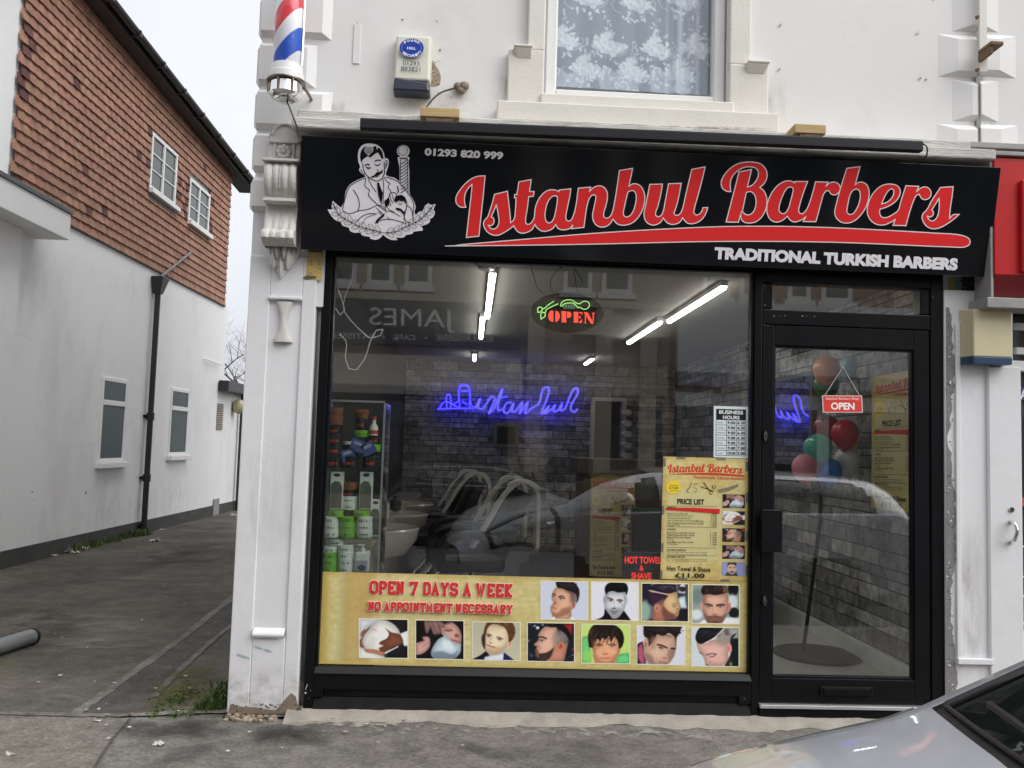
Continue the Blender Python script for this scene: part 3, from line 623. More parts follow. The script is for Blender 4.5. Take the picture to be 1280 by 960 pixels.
# net curtain with woven flowers
def lace():
    quad = [(688, -40), (895, -40), (893, 120), (683, 107)]
    p = Pic(quad, 210, 165, 0, 0, 1, (158, 166, 181)); W = (238, 243, 252); W2 = (214, 222, 236)
    def flower(cx, cy, s, fl=1):
        for a in range(7):
            t = -math.pi/2+(a-3)*.42; p.ell(cx+fl*math.cos(t)*8*s, cy+math.sin(t)*10*s, 6.5*s, 2.6*s, W if a % 2 else W2, t if fl > 0 else math.pi-t, 1.2, .85)
        p.ell(cx, cy+1*s, 4*s, 3*s, W, 0, 1.5, .8)
    def sprig(cx, cy, s):
        flower(cx-3*s, cy+2*s, s); flower(cx+9*s, cy+7*s, s*.95, -1); flower(cx+1*s, cy-10*s, s*.6)
        for k in range(26):
            a = random.uniform(0, 6.28); r_ = random.uniform(12, 25)*s; x, y = cx+3*s+r_*math.cos(a)*.85, cy+r_*math.sin(a)
            p.ell(x, y, random.uniform(1.5, 3.4)*s, random.uniform(1, 1.6)*s, W if random.random() < .6 else W2, random.uniform(0, 3), .9, .8)
        for fx in (-1, 1):
            p.line([(cx+fx*14*s, cy+10*s), (cx+fx*22*s, cy+6*s), (cx+fx*26*s, cy-2*s), (cx+fx*22*s, cy-5*s)], .9, W2, 1, .8)
        for k in range(5): p.ell(cx+random.uniform(-5, 8)*s, cy-(18+4.5*k)*s, 2.6*s, 1.3*s, W2, random.uniform(0, 3), 1, .8)
        p.line([(cx, cy+12*s), (cx+1*s, cy-14*s), (cx+3*s, cy-38*s)], .8, W2, 1, .6)
    for cx, cy in ((702, 52), (757, 60), (818, 64), (868, 62), (732, 0), (792, 6), (851, 2), (730, 88), (788, 92), (846, 94)): sprig(cx, cy, 1.08)
    for cx in (712, 775, 838):
        p.poly([(cx-22, 122), (cx-26, 92), (cx-18, 82), (cx-10, 88), (cx, 92), (cx+12, 86), (cx+19, 84), (cx+24, 94), (cx+20, 124)], W2, 3, .55)
        for s_ in (-1, 1): p.line([(cx+s_*22, 100), (cx+s_*20, 84), (cx+s_*12, 86), (cx+s_*14, 92)], 1.6, W, 1.2, .8)
        for k in range(10): p.ell(cx+random.uniform(-20, 20), 92+random.uniform(0, 22), 2.4, 1.2, W, random.uniform(0, 3), 1, .6)
    for x, a in ((842, .5), (852, .8), (862, .4), (874, .7), (886, .35)): p.line([(x, -45), (x-3, 125)], 5, (212, 219, 231), 5, a, 0)
    p.noise(3); mb = MB(); A = np.empty(p.px.shape[:2]+(3,))
    pl = PY(.13)
    for i in range(A.shape[0]):
        for j in range(A.shape[1]):
            q_ = pl(p.px[i, j, 0], p.px[i, j, 1]); u = j/A.shape[1]; q_[1] += .002*math.sin(u*40)+(.009*math.sin((u-.7)*70) if u > .7 else 0); A[i, j] = q_
    mb.grid(A, 0, False, lin(p.C)); return mb.build('net_curtain', M['ink'], win, smooth=180)
lace()
mb = MB(); mb.box(wx0-.3, wx1+.3, .9, .92, 3.2, 5.3); mb.build('room_back', M['render'], win)
# wall scars: drill holes, patches
patch = MB(); fl = Flat(PY(0.0), base=.002)
fl.poly([(537, 70), (541, 78), (546, 84), (550, 92), (551, 100), (548, 107), (541, 108), (536, 106)], (150, 135, 118), 3)
for k in range(34): x, y = random.uniform(538, 549), random.uniform(76, 106); fl.disc(x, y, random.uniform(.5, 1.6), random.uniform(.4, 1.2), random.choice([(112, 95, 78), (95, 80, 66), (190, 180, 165)]), 7)
for (x, y) in ((550, 63), (503, 25), (548, 117), (500, 121), (518, 122), (564, 122), (546, 27), (1166, 0), (975, 31), (974, 86), (1146, 42), (1150, 98), (447, 30), (446, 78), (1157, 100), (860, 138)):
    fl.disc(x, y, random.uniform(.6, 1.3), random.uniform(.8, 1.6), random.choice([(70, 62, 55), (120, 110, 100)]), 7)
for (x, y) in ((975, 31), (974, 86), (1147, 41), (1150, 97)): fl.curve([(x-2, y+2), (x, y-1), (x+2.5, y-3)], 1.2, (205, 203, 198)); fl.curve([(x-2, y+3), (x+1, y+1)], .8, (120, 115, 110))
fl.build('plaster_scar', M['ink'], shop)
mb = MB(); mb.box(X(442, 50), X(451, 50), -.006, -.0005, Z(446, 80), Z(446, 30)); mb.build('filler_strip', M['render'], shop, bevel=.002)
# right pier and the scraped edge beside the door
rx0, rx1 = X(1181.5, 600), X(1229, 600)
mb = MB(); mb.box(rx0, rx1+.075, .0, .30, -.02, 2.43); mb.box(rx0, 7, .06, .30, 2.431, zb-.001); mb.build('door_pier', M['pilaster'], shop)
mb = MB(); ra, rb = X(1200, 600), X(1216, 600)
mb.box(ra-.028, ra, -.014, -.0005, .35, Z(1205, 405)); mb.box(ra+.0005, rb+.08, -.014, -.0005, Z(1205, 405), Z(1205, 400)); mb.box(rb+.08, rb+.10, -.014, -.0005, .35, Z(1205, 400)); mb.box(ra-.03, rb+.10, -.024, -.0005, Z(1210, 825)-.02, Z(1210, 825)+.012)
mb.build('pier_moulding', M['pilaster'], shop, bevel=.004)
L, Rr = [], []
for py in np.linspace(384, 868, 70):
    L.append((1182.2, py)); Rr.append((1189+3.5*math.sin(py*.031)+random.uniform(-2.2, 2.2)+(3 if py > 560 else 0), py))
fl = Flat(PY(0.0), base=.002); v = []
fl.poly(L+Rr[::-1], (128, 127, 126))
for k in range(150):
    y = random.uniform(388, 862); x = random.uniform(1183, 1191); fl.disc(x, y, random.uniform(.4, 1.5), random.uniform(.4, 1.6), random.choice([(96, 96, 96), (165, 164, 162), (205, 205, 204), (110, 108, 104)]), 6)
fl.build('scraped_edge', M['ink'], shop)
fl = Flat(PY(0.06), base=.003)
fl.poly([(1186, 346), (1193, 346), (1193, 364), (1196, 370), (1190, 377), (1186, 371)], (176, 158, 92), 2); fl.poly([(1193, 346), (1202, 346), (1201, 362), (1198, 378), (1194, 378), (1193, 364)], (118, 140, 146), 2)
fl.poly([(1202, 346), (1236, 346), (1234, 384), (1198, 382), (1201, 362)], (66, 60, 54), 2); fl.poly([(1188, 366), (1196, 366), (1197, 373), (1189, 376)], (196, 182, 110), 2)
for k in range(40): fl.disc(random.uniform(1198, 1230), random.uniform(350, 383), random.uniform(.5, 2.5), random.uniform(.5, 2), random.choice([(90, 82, 72), (48, 44, 40), (140, 132, 120), (112, 96, 72)]), 7)
fl.build('torn_paint', M['ink'], shop)
fl = Flat(PY(0.0), base=.0135)
fl.poly([(385, 316), (403.5, 316), (402.5, 351), (383, 350)], (196, 172, 110)); fl.poly([(385, 308), (403.5, 308), (403.5, 316), (386, 316)], (96, 82, 56))
for k in range(26): fl.disc(random.uniform(385, 402), random.uniform(318, 349), random.uniform(.4, 1.6), random.uniform(.4, 1.2), random.choice([(214, 196, 140), (150, 126, 70), (180, 150, 90), (110, 96, 66)]), 6)
fl.poly([(379, 348), (384, 344.5), (396, 346), (395, 349), (382, 350)], (104, 92, 70), 1); fl.build('bare_timber_patch', M['ink'], shop)
# chips and flaking at the foot of the left pier
fl = Flat(PY(-.012), base=.001)
fl.poly([(286, 889), (288, 880), (300, 883), (318, 884), (330, 886), (344, 888), (352, 880), (358, 872), (364, 866), (370, 871), (372, 880), (376, 884), (378, 892), (286, 892)], (128, 116, 102), 2)
for k in range(40): fl.disc(random.uniform(288, 376), random.uniform(880, 890), random.uniform(.6, 2), random.uniform(.4, 1.2), random.choice([(92, 80, 68), (160, 150, 138), (70, 62, 54)]), 6)
for (x, y) in ((318, 806), (330, 810), (302, 818), (296, 816)): fl.poly([(x, y), (x+9, y+3), (x+11, y+5), (x+2, y+3)], (165, 182, 190), 2)
fl.build('flaked_paint', M['ink'], shop)
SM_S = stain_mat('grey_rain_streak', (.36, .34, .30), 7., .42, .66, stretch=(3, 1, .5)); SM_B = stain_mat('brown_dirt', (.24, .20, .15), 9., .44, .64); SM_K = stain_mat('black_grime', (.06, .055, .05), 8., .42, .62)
for q, m_, t_ in (([(1208, -10), (1236, -10), (1236, 190), (1208, 190)], SM_S, .9), ([(1190, 150), (1262, 150), (1262, 188), (1190, 188)], SM_B, .8), ([(380, 125), (450, 125), (450, 146), (380, 146)], SM_S, .35), ([(500, 112), (600, 118), (600, 142), (490, 140)], SM_B, .35), ([(610, 90), (680, 90), (680, 125), (610, 125)], SM_S, .3), ([(936, 90), (990, 95), (985, 155), (930, 150)], SM_S, .3), ([(318, 140), (345, 140), (345, 300), (318, 300)], SM_S, .6)):
    stain('wall_dirt', PY(0), q, m_, .0035, shop, 1.2, t_)
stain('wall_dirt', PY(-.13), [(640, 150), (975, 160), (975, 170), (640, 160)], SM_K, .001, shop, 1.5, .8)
stain('wall_dirt', PY(-.012), [(286, 830), (380, 825), (380, 892), (284, 892)], SM_B, .003, shop, 1.3, .3, 14, None, (0, 0, 1, 0)); stain('wall_dirt', PY(-.012), [(290, 560), (380, 540), (378, 700), (288, 700)], SM_S, .003, shop, 1.2, .22)
stain('wall_dirt', PY(0), [(1185, 640), (1232, 640), (1232, 868), (1185, 868)], SM_S, .003, shop, 1.2, .45)
# ================================================================== black shopfront
GY = .055                                        # face of the glass
FR = PY(.012); GP = PY(GY)
gl, gr = X(420.5, 320, GY), X(937, 500, GY); gb, gt = Z(660, 836, GY), Z(680, 331, GY)
front = thing('shopfront_frame', (.9, .03, .04), 'black gloss shopfront frame round window and door under the sign', 'shopfront')
jl, jr = -.852, X(1181, 700, .012); dl, dr = X(951, 700, .012), X(1163.8, 700, .012); zt = 2.545
dtop = Z(1050, 409, .012)
fb = MB()
for a in ((jl, gl-.012, .012, .12, .04, zt), (gl-.0115, gr+.0115, .012, .12, gt+.012, zt), (gr+.012, dl-.004, .012, .12, .04, zt), (dr+.004, jr, .012, .12, .04, zt), (dl-.0035, dr+.0035, .012, .12, dtop+.004, Z(1050, 391, .012)+.004), (dl-.0035, dr+.0035, .012, .12, Z(1050, 356, .012), zt)): fb.box(*a)
fb.build('frame', M['black'], front, bevel=.004)
mb = MB()
for (a, b, c, d) in ((gl-.011, gl+.004, gb, gt), (gr-.004, gr+.011, gb, gt), (gl+.0045, gr-.0045, gt-.004, gt+.011)): mb.box(a, b, .028, .07, c, d)
mb.build('glazing_bead', M['black'], front, bevel=.003)
mb = MB(); mb.hexa([(gl-.011, .0, gb-.032), (gr+.011, .0, gb-.032), (gr+.011, .07, gb-.032), (gl-.011, .07, gb-.032), (gl-.011, .026, gb), (gr+.011, .026, gb), (gr+.011, .07, gb), (gl-.011, .07, gb)]); mb.build('bottom_rail', mat('grey_black_rail', (.016, .0155, .0155), .45, var=.1, spec=.25), front, bevel=.003)
mb = MB(); mb.box(gl-.0115, gr+.0115, .012, .12, gb-.115, gb-.0325); mb.box(gl-.0115, gr+.0115, .034, .12, .10, gb-.1155); mb.box(gl-.0115, gl+.04, .014, .0335, .10, gb-.1155); mb.box(gr-.055, gr+.0115, .014, .0335, .10, gb-.1155)
mb.build('stall_riser', M['black'], front, bevel=.004)
mb = MB(); mb.hexa([(gl-.0115, .004, .04), (gr+.0115, .004, .04), (gr+.0115, .12, .04), (gl-.0115, .12, .04), (gl-.0115, .03, .0995), (gr+.0115, .03, .0995), (gr+.0115, .12, .0995), (gl-.0115, .12, .0995)]); mb.build('skirting', mat('scuffed_black_skirting', (.010, .010, .011), .55, var=.35, scale=14, spec=.15), front, bevel=.003)
mb = MB(); mb.box(gl-.012, gr+.012, GY, GY+.008, gb-.005, gt+.012); mb.build('window_pane', M['glass'], front)
# fanlight
fz0, fz1 = Z(1050, 390, .012), Z(1050, 357, .012); fx0, fx1 = X(966.5, 370, .012), X(1151, 375, .012)
for a in ((dl-.003, fx0, fz0-.004+.009, fz1), (fx1, dr+.003, fz0+.005, fz1)): mb = MB(); mb.box(a[0], a[1], .02, .10, a[2], a[3]); mb.build('fanlight_stile', M['black'], front, bevel=.004)
mb = MB(); mb.box(fx0, fx1, GY, GY+.008, fz0+.004, fz1); mb.build('fanlight_pane', M['glass'], front)
# paint chips on the frame
fl = Flat(PY(.012), base=.0012)
for (x, y, r_) in ((956, 358, .7), (956, 357, .5), (956, 381.5, .8), (956, 362, .5), (967.5, 395, 1), (975, 394.5, .6), (981, 394.5, .8), (1003, 395, 1.2), (1008, 395, .6), (1018, 395.6, .8), (1166, 371, .8), (955, 406, .6), (960, 407, .7), (420, 309.3, .7), (388, 863, .8), (386, 873, .6), (930.5, 873.5, .7), (382, 866, 2)): fl.disc(x, y, r_*.8, r_*.7, (170, 170, 168), 6)
fl.curve([(384.5, 855), (383, 859), (382, 862)], .8, (190, 190, 190)); fl.build('paint_chip', M['ink'], front)
# door
door = thing('shop_door', ((dl+dr)/2, .03, .05), 'black glazed shop door with letterbox and red hanging plate', 'door')
dgx0, dgx1 = X(966.5, 640, .02), X(1143, 640, .02); dgz0, dgz1 = Z(1055, 849, .02), Z(1055, 434.5, .02); db = Z(1050, 881, .012)
mb = MB()
for a in ((dl, dgx0, db, dtop), (dgx1, dr, db, dtop), (dgx0+.0002, dgx1-.0002, dgz1, dtop), (dgx0+.0002, dgx1-.0002, db, dgz0)): mb.box(a[0], a[1], .02, .075, a[2], a[3])
mb.build('door_leaf', M['black'], door, bevel=.004)
mb = MB()
for a in ((dgx0, dgx0+.011, dgz0, dgz1), (dgx1-.011, dgx1, dgz0, dgz1), (dgx0+.0115, dgx1-.0115, dgz1-.011, dgz1), (dgx0+.0115, dgx1-.0115, dgz0, dgz0+.011)): mb.box(a[0], a[1], .03, .065, a[2], a[3])
mb.build('glazing_bead', M['black'], door, bevel=.003)
mb = MB(); mb.box(dgx0, dgx1, .047, .055, dgz0, dgz1); mb.build('door_pane', M['glass'], door)
mb = MB(); x0, x1 = X(951.5, 660, -.03), X(977, 660, -.03); z0, z1 = Z(965, 690, -.03), Z(965, 637, -.03)
mb.box(x0, x1, -.045, -.03, z0, z1); mb.box(x0, x0+.03, -.0295, .0195, z0+.03, z0+.06); mb.box(x0, x0+.03, -.0295, .0195, z1-.06, z1-.03); mb.build('pull_handle', M['black'], door, bevel=.004)
for (x, y) in ((956.5, 545), (955.5, 751.5)):
    p = PY(.012)(x, y); lk = MB(); lk.lathe([(0, -.006), (.012, -.006), (.014, 0.0), (.014, .008)], (0, 0, 0), 16, axis='y')
    lk.v = [(v[0]*.85+p[0], v[1]+p[1]-.002, v[2]*2.3+p[2]) for v in lk.v]; s_ = lk.build('lock_plate', M['chrome'], door, smooth=40)
    kb = MB(); kb.box(p[0]-.004, p[0]+.004, p[1]-.0115, p[1]-.0083, p[2]-.014, p[2]+.006); kb.build('keyhole', M['blackmatt'], s_)
mb = MB(); a, b = X(1024, 862, .02), X(1090, 865, .02); z0, z1 = Z(1057, 869, .02), Z(1057, 858, .02)
mb.box(a, b, .008, .0198, z0, z1); lb = mb.build('letterbox', M['black'], door, bevel=.005)
mb = MB(); mb.box(a+.02, b-.02, .002, .0078, z0+.008, z1-.008); mb.build('flap', M['black'], lb, bevel=.003)
mb = MB(); mb.box(X(949.5, 882, 0), dr+.06, -.012, .11, Z(1050, 886.5, 0), Z(1050, 882, 0)); mb.build('threshold', M['silver'], front, bevel=.003)
mb = MB(); mb.box(dl-.0035, dr+.0035, .0, .12, .04, Z(1050, 887, 0)); mb.build('door_step', M['black'], front, bevel=.003)

# ================================================================== the sign
zB, zT = Z(810, 329, -.10), Z(810, 189, -.23)
S = Plane((0, -.10, zB), (0, -(zT-zB), -.13))
sl0, sr0 = X(375.4, 310, -.10), X(1235, 348, -.10); sl1, sr1 = X(376.5, 164, -.23), X(1251.5, 214, -.23)
sl, sr = (sl0+sl1)/2, (sr0+sr1)/2
sign = thing('fascia_sign', ((sl+sr)/2, -.1, zB), 'long black fascia sign with red script shop name and white barber emblem', 'sign')
n = S.n; c = [np.array(p) for p in ((sl, -.10, zB), (sr, -.10, zB), (sr, -.23, zT), (sl, -.23, zT))]
mb = MB(); bk = [p-n*.022 for p in c]; mb.hexa([c[0], c[1], bk[1], bk[0], c[3], c[2], bk[2], bk[3]]); mb.build('panel', M['signblack'], sign, bevel=.002)
mb = MB(); mb.box(sl+.03, sr-.03, -.075, .0115, 2.53, zB+.012 if zB > 2.53 else 2.545); mb.build('soffit', M['black'], sign)
RED, WHT = (236, 52, 54), (250, 240, 242)
def cA(*p): return [(560+x/7.111, 190+y/7.111) for x, y in p]
def cB(*p): return [(720+x/7.111, 190+y/7.111) for x, y in p]
def cC(*p): return [(880+x/7.111, 190+y/7.111) for x, y in p]
def cD(*p): return [(1040+x/7.111, 190+y/7.111) for x, y in p]
SCRIPT = [
 [cA((330,212),(270,215),(215,235),(160,275),(105,340),(75,390),(69,430),(80,465),(105,487),(135,492),(160,490),(152,470),(146,420),(150,385),(165,345),(190,310),(213,288),(210,340),(190,520),(163,760),(275,748),(290,600),(310,420))],
 [cA((412,378),(528,348),(540,450),(550,540),(557,628),(585,600),(600,500),(605,408),(590,408),(592,378),(612,378),(630,265),(740,245),(725,350),(766,352),(758,395),(718,397),(705,500),(690,600),(692,630),(705,643),(725,640),(750,615),(765,585),(775,500),(800,430),(840,375),(880,345),(920,335),(960,340),(985,352),(988,338),(1092,327),(1085,380),(1060,500),(1047,580),(1052,605),(1070,615),(1090,608),(1110,575),(1130,510),(1158,322))
  +cB((130,312),(118,352),(150,320),(190,302),(225,302),(260,325),(278,365),(278,420),(262,490),(245,555),(250,580),(270,588),(300,575),(322,535),(345,430),(385,165),(503,145),(470,305),(500,285),(530,282),(570,300),(600,345),(611,400),(606,460),(585,525),(550,585),(500,630),(450,648),(400,650),(365,638),(328,598),(300,640),(270,660),(235,668),(200,662),(170,640),(150,600),(148,550),(160,490),(172,430),(177,395),(165,382),(145,383),(120,410),(100,470),(85,560),(70,670),(-38,682))
  +cA((1108,648),(1090,675),(1050,690),(1010,692),(980,680),(958,645),(930,680),(890,700),(850,705),(810,690),(785,665),(772,645),(745,690),(700,715),(655,722),(620,708),(597,680),(583,655),(560,675),(500,715),(450,738),(400,738),(355,715),(325,675),(315,635),(330,600),(350,580),(375,510),(400,430)),
  cA((430,468),(445,545),(453,610),(447,648),(428,675),(398,685),(375,674),(360,651),(385,653),(404,637),(410,605),(400,582),(384,577),(400,540),(415,505)),
  cA((960,390),(972,400),(972,430),(955,530),(940,590),(915,625),(890,630),(870,610),(862,570),(868,510),(885,450),(915,405),(940,390)),
  cB((462,355),(495,343),(517,350),(533,380),(530,450),(510,520),(485,560),(450,578),(428,570),(420,545),(430,490),(445,420))],
 [cB((655,288),(768,285),(750,390),(725,490),(707,540),(708,565),(730,577),(755,565),(775,525),(790,450),(822,282),(935,278),(915,390),(890,490),(870,540),(880,560),(905,562),(930,540),(950,490),(970,400),(1028,155),(1148,132),(1120,250),(1080,400),(1050,510),(1048,540),(1065,560),(1090,555),(1115,530),(1128,495),(1170,493),(1160,530),(1130,585),(1080,625),(1030,638),(990,632),(965,610),(947,585),(920,625),(880,642),(840,642),(805,625),(775,587),(750,625),(715,645),(680,650),(640,635),(612,600),(603,545),(617,480))],
 [cC((238,352),(205,350),(170,330),(152,290),(158,245),(190,190),(240,140),(300,105),(370,90),(440,90),(500,105),(540,140),(560,190),(555,240),(530,285),(495,315),(530,345),(555,400),(558,460),(545,520),(510,580),(460,620),(400,632),(350,620),(328,590),(326,560),(333,525),(305,625),(195,622),(240,450),(310,178),(422,155),(385,310),(420,300),(455,265),(480,215),(480,170),(455,142),(410,132),(350,140),(290,175),(245,230),(232,290)),
  cC((375,360),(410,352),(440,370),(460,420),(458,480),(435,535),(400,558),(365,553),(340,525),(352,470))],
 [cC((805,275),(770,258),(720,260),(670,285),(620,335),(580,405),(558,480),(560,540),(580,590),(620,620),(660,622),(700,605),(740,572),(765,605),(800,622),(840,615),(880,595),(905,575),(880,618),(993,620),(1010,560),(1040,450),(1065,370),(1085,345),(1110,345),(1125,370),(1145,382),(1180,375),(1205,345),(1210,315),(1195,285),(1160,268),(1130,270),(1105,285),(1082,305),(1102,268),(990,265),(965,360),(930,470),(905,520),(875,550),(850,545),(840,520),(850,470),(880,370),(920,262),(805,262)),
  cC((770,312),(790,320),(790,345),(770,430),(745,510),(715,545),(690,548),(668,525),(668,480),(690,410),(720,345),(745,318))],
 [cD((130,145),(248,130),(205,290),(235,270),(275,270),(310,295),(328,345),(325,410),(300,490),(255,560),(200,610),(140,632),(85,625),(40,590),(22,540),(35,470),(75,320)),
  cD((180,345),(215,328),(238,340),(250,380),(240,450),(215,510),(180,552),(150,555),(130,535),(135,490))],
 [cD((520,285),(570,295),(600,325),(605,365),(580,420),(530,465),(470,495),(428,507),(422,525),(428,562),(450,582),(490,580),(540,555),(585,520),(610,440),(655,300),(770,305),(750,352),(780,325),(820,310),(855,320),(878,355),(875,390),(850,418),(810,422),(785,400),(775,375),(750,385),(725,430),(690,530),(655,655),(540,652),(560,600),(520,625),(460,648),(400,645),(350,615),(318,565),(312,500),(330,430),(370,360),(430,305),(480,287)),
  cD((440,460),(465,400),(500,345),(530,325),(548,340),(545,375),(520,420),(480,450))],
 [cD((962,315),(1075,308),(1065,400),(1050,500),(1042,590),(1075,558),(1128,555),(1090,590),(1020,640),(960,672),(900,683),(850,668),(815,630),(798,580),(810,545),(840,515),(880,440)),
  cD((950,410),(950,500),(935,570),(910,605),(880,612),(858,597),(845,570),(870,580),(895,565),(900,535),(885,515),(920,460))]]
SWOOSH = [(556, 307.5), (650, 299.5), (740, 291.8), (820, 286.8), (900, 283.3), (970, 282.8), (1040, 284.6), (1120, 288.5), (1170, 291.5), (1203, 294.5), (1211, 298.5), (1212.5, 302), (1210.5, 306.5), (1204, 309), (1190, 308.8), (1100, 305), (1040, 302.8), (900, 301.8), (740, 305.2), (650, 306.6)]
def script_name(fl, xf, red, white=None, wl=1.15, sub=4):
    for grp in SCRIPT+[[SWOOSH]]:
        g = [[xf(p) for p in l] for l in grp]
        L = fl.poly(g, red, sub, 48)
        if white is not None:
            for l in L: fl.ribbon(l, wl, white, True)
fl = Flat(S, base=.0015, step=4e-5); script_name(fl, lambda p: p, RED, WHT); fl.build('script_lettering', M['inkgloss'], sign)
fl = Flat(S, base=.0015)
fl.text('01293 820 999', (530.6, 194.6), (628.6, 199.6), (531.2, 185.0), (240, 238, 244), bold=.045, space=1.0)
fl.build('phone_number', M['inkgloss'], sign)
fl = Flat(S, base=.0015)
fl.text('TRADITIONAL TURKISH BARBERS', (892.5, 324.0), (1196.5, 338.2), (893.5, 308.6), (240, 238, 244), bold=.062, space=1.0)
fl.build('tagline_lettering', M['inkgloss'], sign)
# barber emblem
def lg(*p): return [(400+x/6.857, 170+y/6.857) for x, y in p]
fl = Flat(S, base=.0015); LW, LK = (240, 237, 243), (12, 13, 17)
fl.poly(lg((420,65),(370,75),(335,115),(325,170),(330,225),(345,265),(335,290),(350,315),(380,335),(390,350),(340,370),(280,400),(245,430),(220,480),(210,540),(195,590),(180,615),(150,590),(110,555),(100,600),(105,630),(65,630),(90,675),(120,710),(150,730),(180,740),(190,765),(250,785),(255,810),(300,830),(345,830),(360,850),(430,865),(430,880),(480,890),(520,870),(540,845),(570,870),(610,890),(665,892),(650,870),(720,868),(735,850),(795,835),(800,820),(880,810),(878,785),(860,775),(940,740),(945,710),(965,700),(985,650),(975,635),(993,582),(950,590),(930,575),(900,600),(880,640),(850,650),(820,680),(810,650),(820,610),(810,570),(790,530),(770,500),(765,440),(765,300),(760,215),(770,185),(745,175),(765,150),(768,120),(750,90),(715,78),(680,90),(660,120),(665,155),(690,175),(665,185),(670,215),(680,260),(680,390),(640,360),(580,345),(565,330),(575,290),(588,240),(585,200),(565,190),(555,195),(545,140),(510,90),(470,70)), LW, 3, 60)
fl.poly(lg((358,235),(346,200),(344,165),(352,130),(372,100),(398,85),(378,120),(400,160),(420,168),(385,190),(366,205)), LK, 2)
fl.poly(lg((455,92),(480,85),(488,118),(502,96),(530,128),(546,190),(530,202),(515,170),(497,142),(468,155),(450,172),(425,188),(412,170),(440,150),(455,130)), LK, 2)
for k in range(7): fl.curve(lg((378+4*k, 108+10*k), (410, 98+9*k), (448, 100+9*k)), .6, LK, 3)
for pts, wd in ((((385,256),(405,243),(427,250)),1.1),(((470,214),(495,207),(522,210)),1.1),(((395,262),(415,281),(438,270)),.9),(((408,264),(416,269),(424,264)),.6),(((470,244),(495,254),(516,238)),.8),(((488,285),(498,298),(508,298)),.6),(((478,352),(492,345),(506,341)),.7),
    (((366,235),(372,280),(385,315),(412,348),(450,375),(495,386),(530,366),(550,330),(550,220)),.75),(((350,285),(362,312),(385,330)),.55),(((560,210),(576,212),(572,255),(556,280)),.6),(((565,225),(566,245),(558,258)),.5),
    (((410,350),(440,420),(482,480)),.6),(((395,362),(388,432),(425,465),(415,500),(490,585)),.65),(((540,358),(546,430),(540,590)),.55),(((552,352),(575,390),(600,405),(585,445),(607,470),(580,540),(550,575)),.6),
    (((390,358),(300,400),(250,440),(215,540),(193,630)),.7),(((285,460),(325,525),(338,600),(325,640)),.7),(((195,635),(240,665),(330,642),(420,625),(500,588)),.6),(((310,738),(360,690),(420,665),(490,668)),.6),
    (((497,592),(540,625),(580,655)),.6),(((484,615),(520,650),(552,682)),.6),(((500,645),(520,670),(545,690)),.5),(((490,588),(540,605),(570,640)),.6),(((560,580),(600,640),(640,660),(690,690)),.5),
    (((745,590),(738,630),(725,680),(720,720)),.7),(((585,645),(610,640),(640,655)),.5),(((470,748),(520,722),(580,713),(650,722),(740,752)),.6),(((575,690),(600,720),(590,710)),.4),(((590,600),(585,570),(600,575),(608,600)),.5),
    (((565,350),(650,380),(700,420),(770,510),(805,580),(800,650),(800,735)),.6),(((665,430),(672,470),(668,490)),.9),(((745,590),(785,630),(800,700)),.6),(((725,640),(722,690),(745,735),(780,745)),.6),(((600,510),(615,560),(630,575)),.5),(((620,500),(632,540),(640,560)),.5),(((590,505),(620,485),(650,490),(660,505)),.6),
    (((680,560),(695,552),(715,560)),.6),(((672,578),(690,584),(706,578)),.6),(((690,202),(688,400)),.6),(((752,202),(756,495)),.6),(((682,192),(750,192)),1.0),(((360,760),(400,700),(480,670)),.4)):
    fl.curve(lg(*pts), wd*1.45, LK, 5)
fl.poly(lg((430,350),(466,336),(488,310),(512,308),(542,286),(534,316),(510,332),(482,344),(452,358)), LK, 3)
fl.poly(lg((490,404),(505,396),(518,435),(541,490),(527,592),(500,505),(496,470)), LK, 0)
fl.poly(lg((476,745),(486,718),(520,688),(556,660),(548,690),(512,716),(500,748)), LK, 2)
fl.poly(lg((638,552),(650,513),(700,503),(735,533),(750,592),(736,578),(714,552),(680,550),(655,572)), LK, 3); fl.poly(lg((553,556),(590,528),(600,565),(578,600),(562,616)), LK, 2); fl.poly(lg((648,614),(690,620),(724,655),(716,672),(690,642),(660,634)), LK, 2)
fl.ribbon(lg(*[(712+40*math.cos(a), 125+40*math.sin(a)) for a in np.linspace(0, 6.1, 26)]), .6, LK, True)
for y in range(205, 470, 27): fl.curve(lg((692, y+38), (720, y+22), (752, y-6)), .95, LK, 2)
for pts in (((112,575),(165,675),(250,728),(350,778),(450,805),(540,830)), ((540,830),(640,822),(740,775),(830,735),(900,680),(965,605))):
    C = catmull(pts, 8); fl.ribbon(lg(*C), .7, LK)
    for i in range(3, len(C)-2, 5):
        d = C[i+1]-C[i]; d = d/np.linalg.norm(d); d = d if d[0]*0+1 else d; nrm_ = np.array([-d[1], d[0]])
        for s_ in (-1, 1):
            ax = (-d if pts[0][0] < 300 else d)*.75+nrm_*s_*.55; ax /= np.linalg.norm(ax); cc = C[i]+ax*34; pn = np.array([-ax[1], ax[0]])
            fl.ribbon(lg(*[cc+ax*33*math.cos(a)+pn*16*math.sin(a) for a in np.linspace(0, 6, 14)]), .5, LK, True)
        fl.poly(lg(C[i]-d*14, C[i]+nrm_*9, C[i]+d*14, C[i]-nrm_*7), LK)
fl.build('emblem', M['inkgloss'], sign)

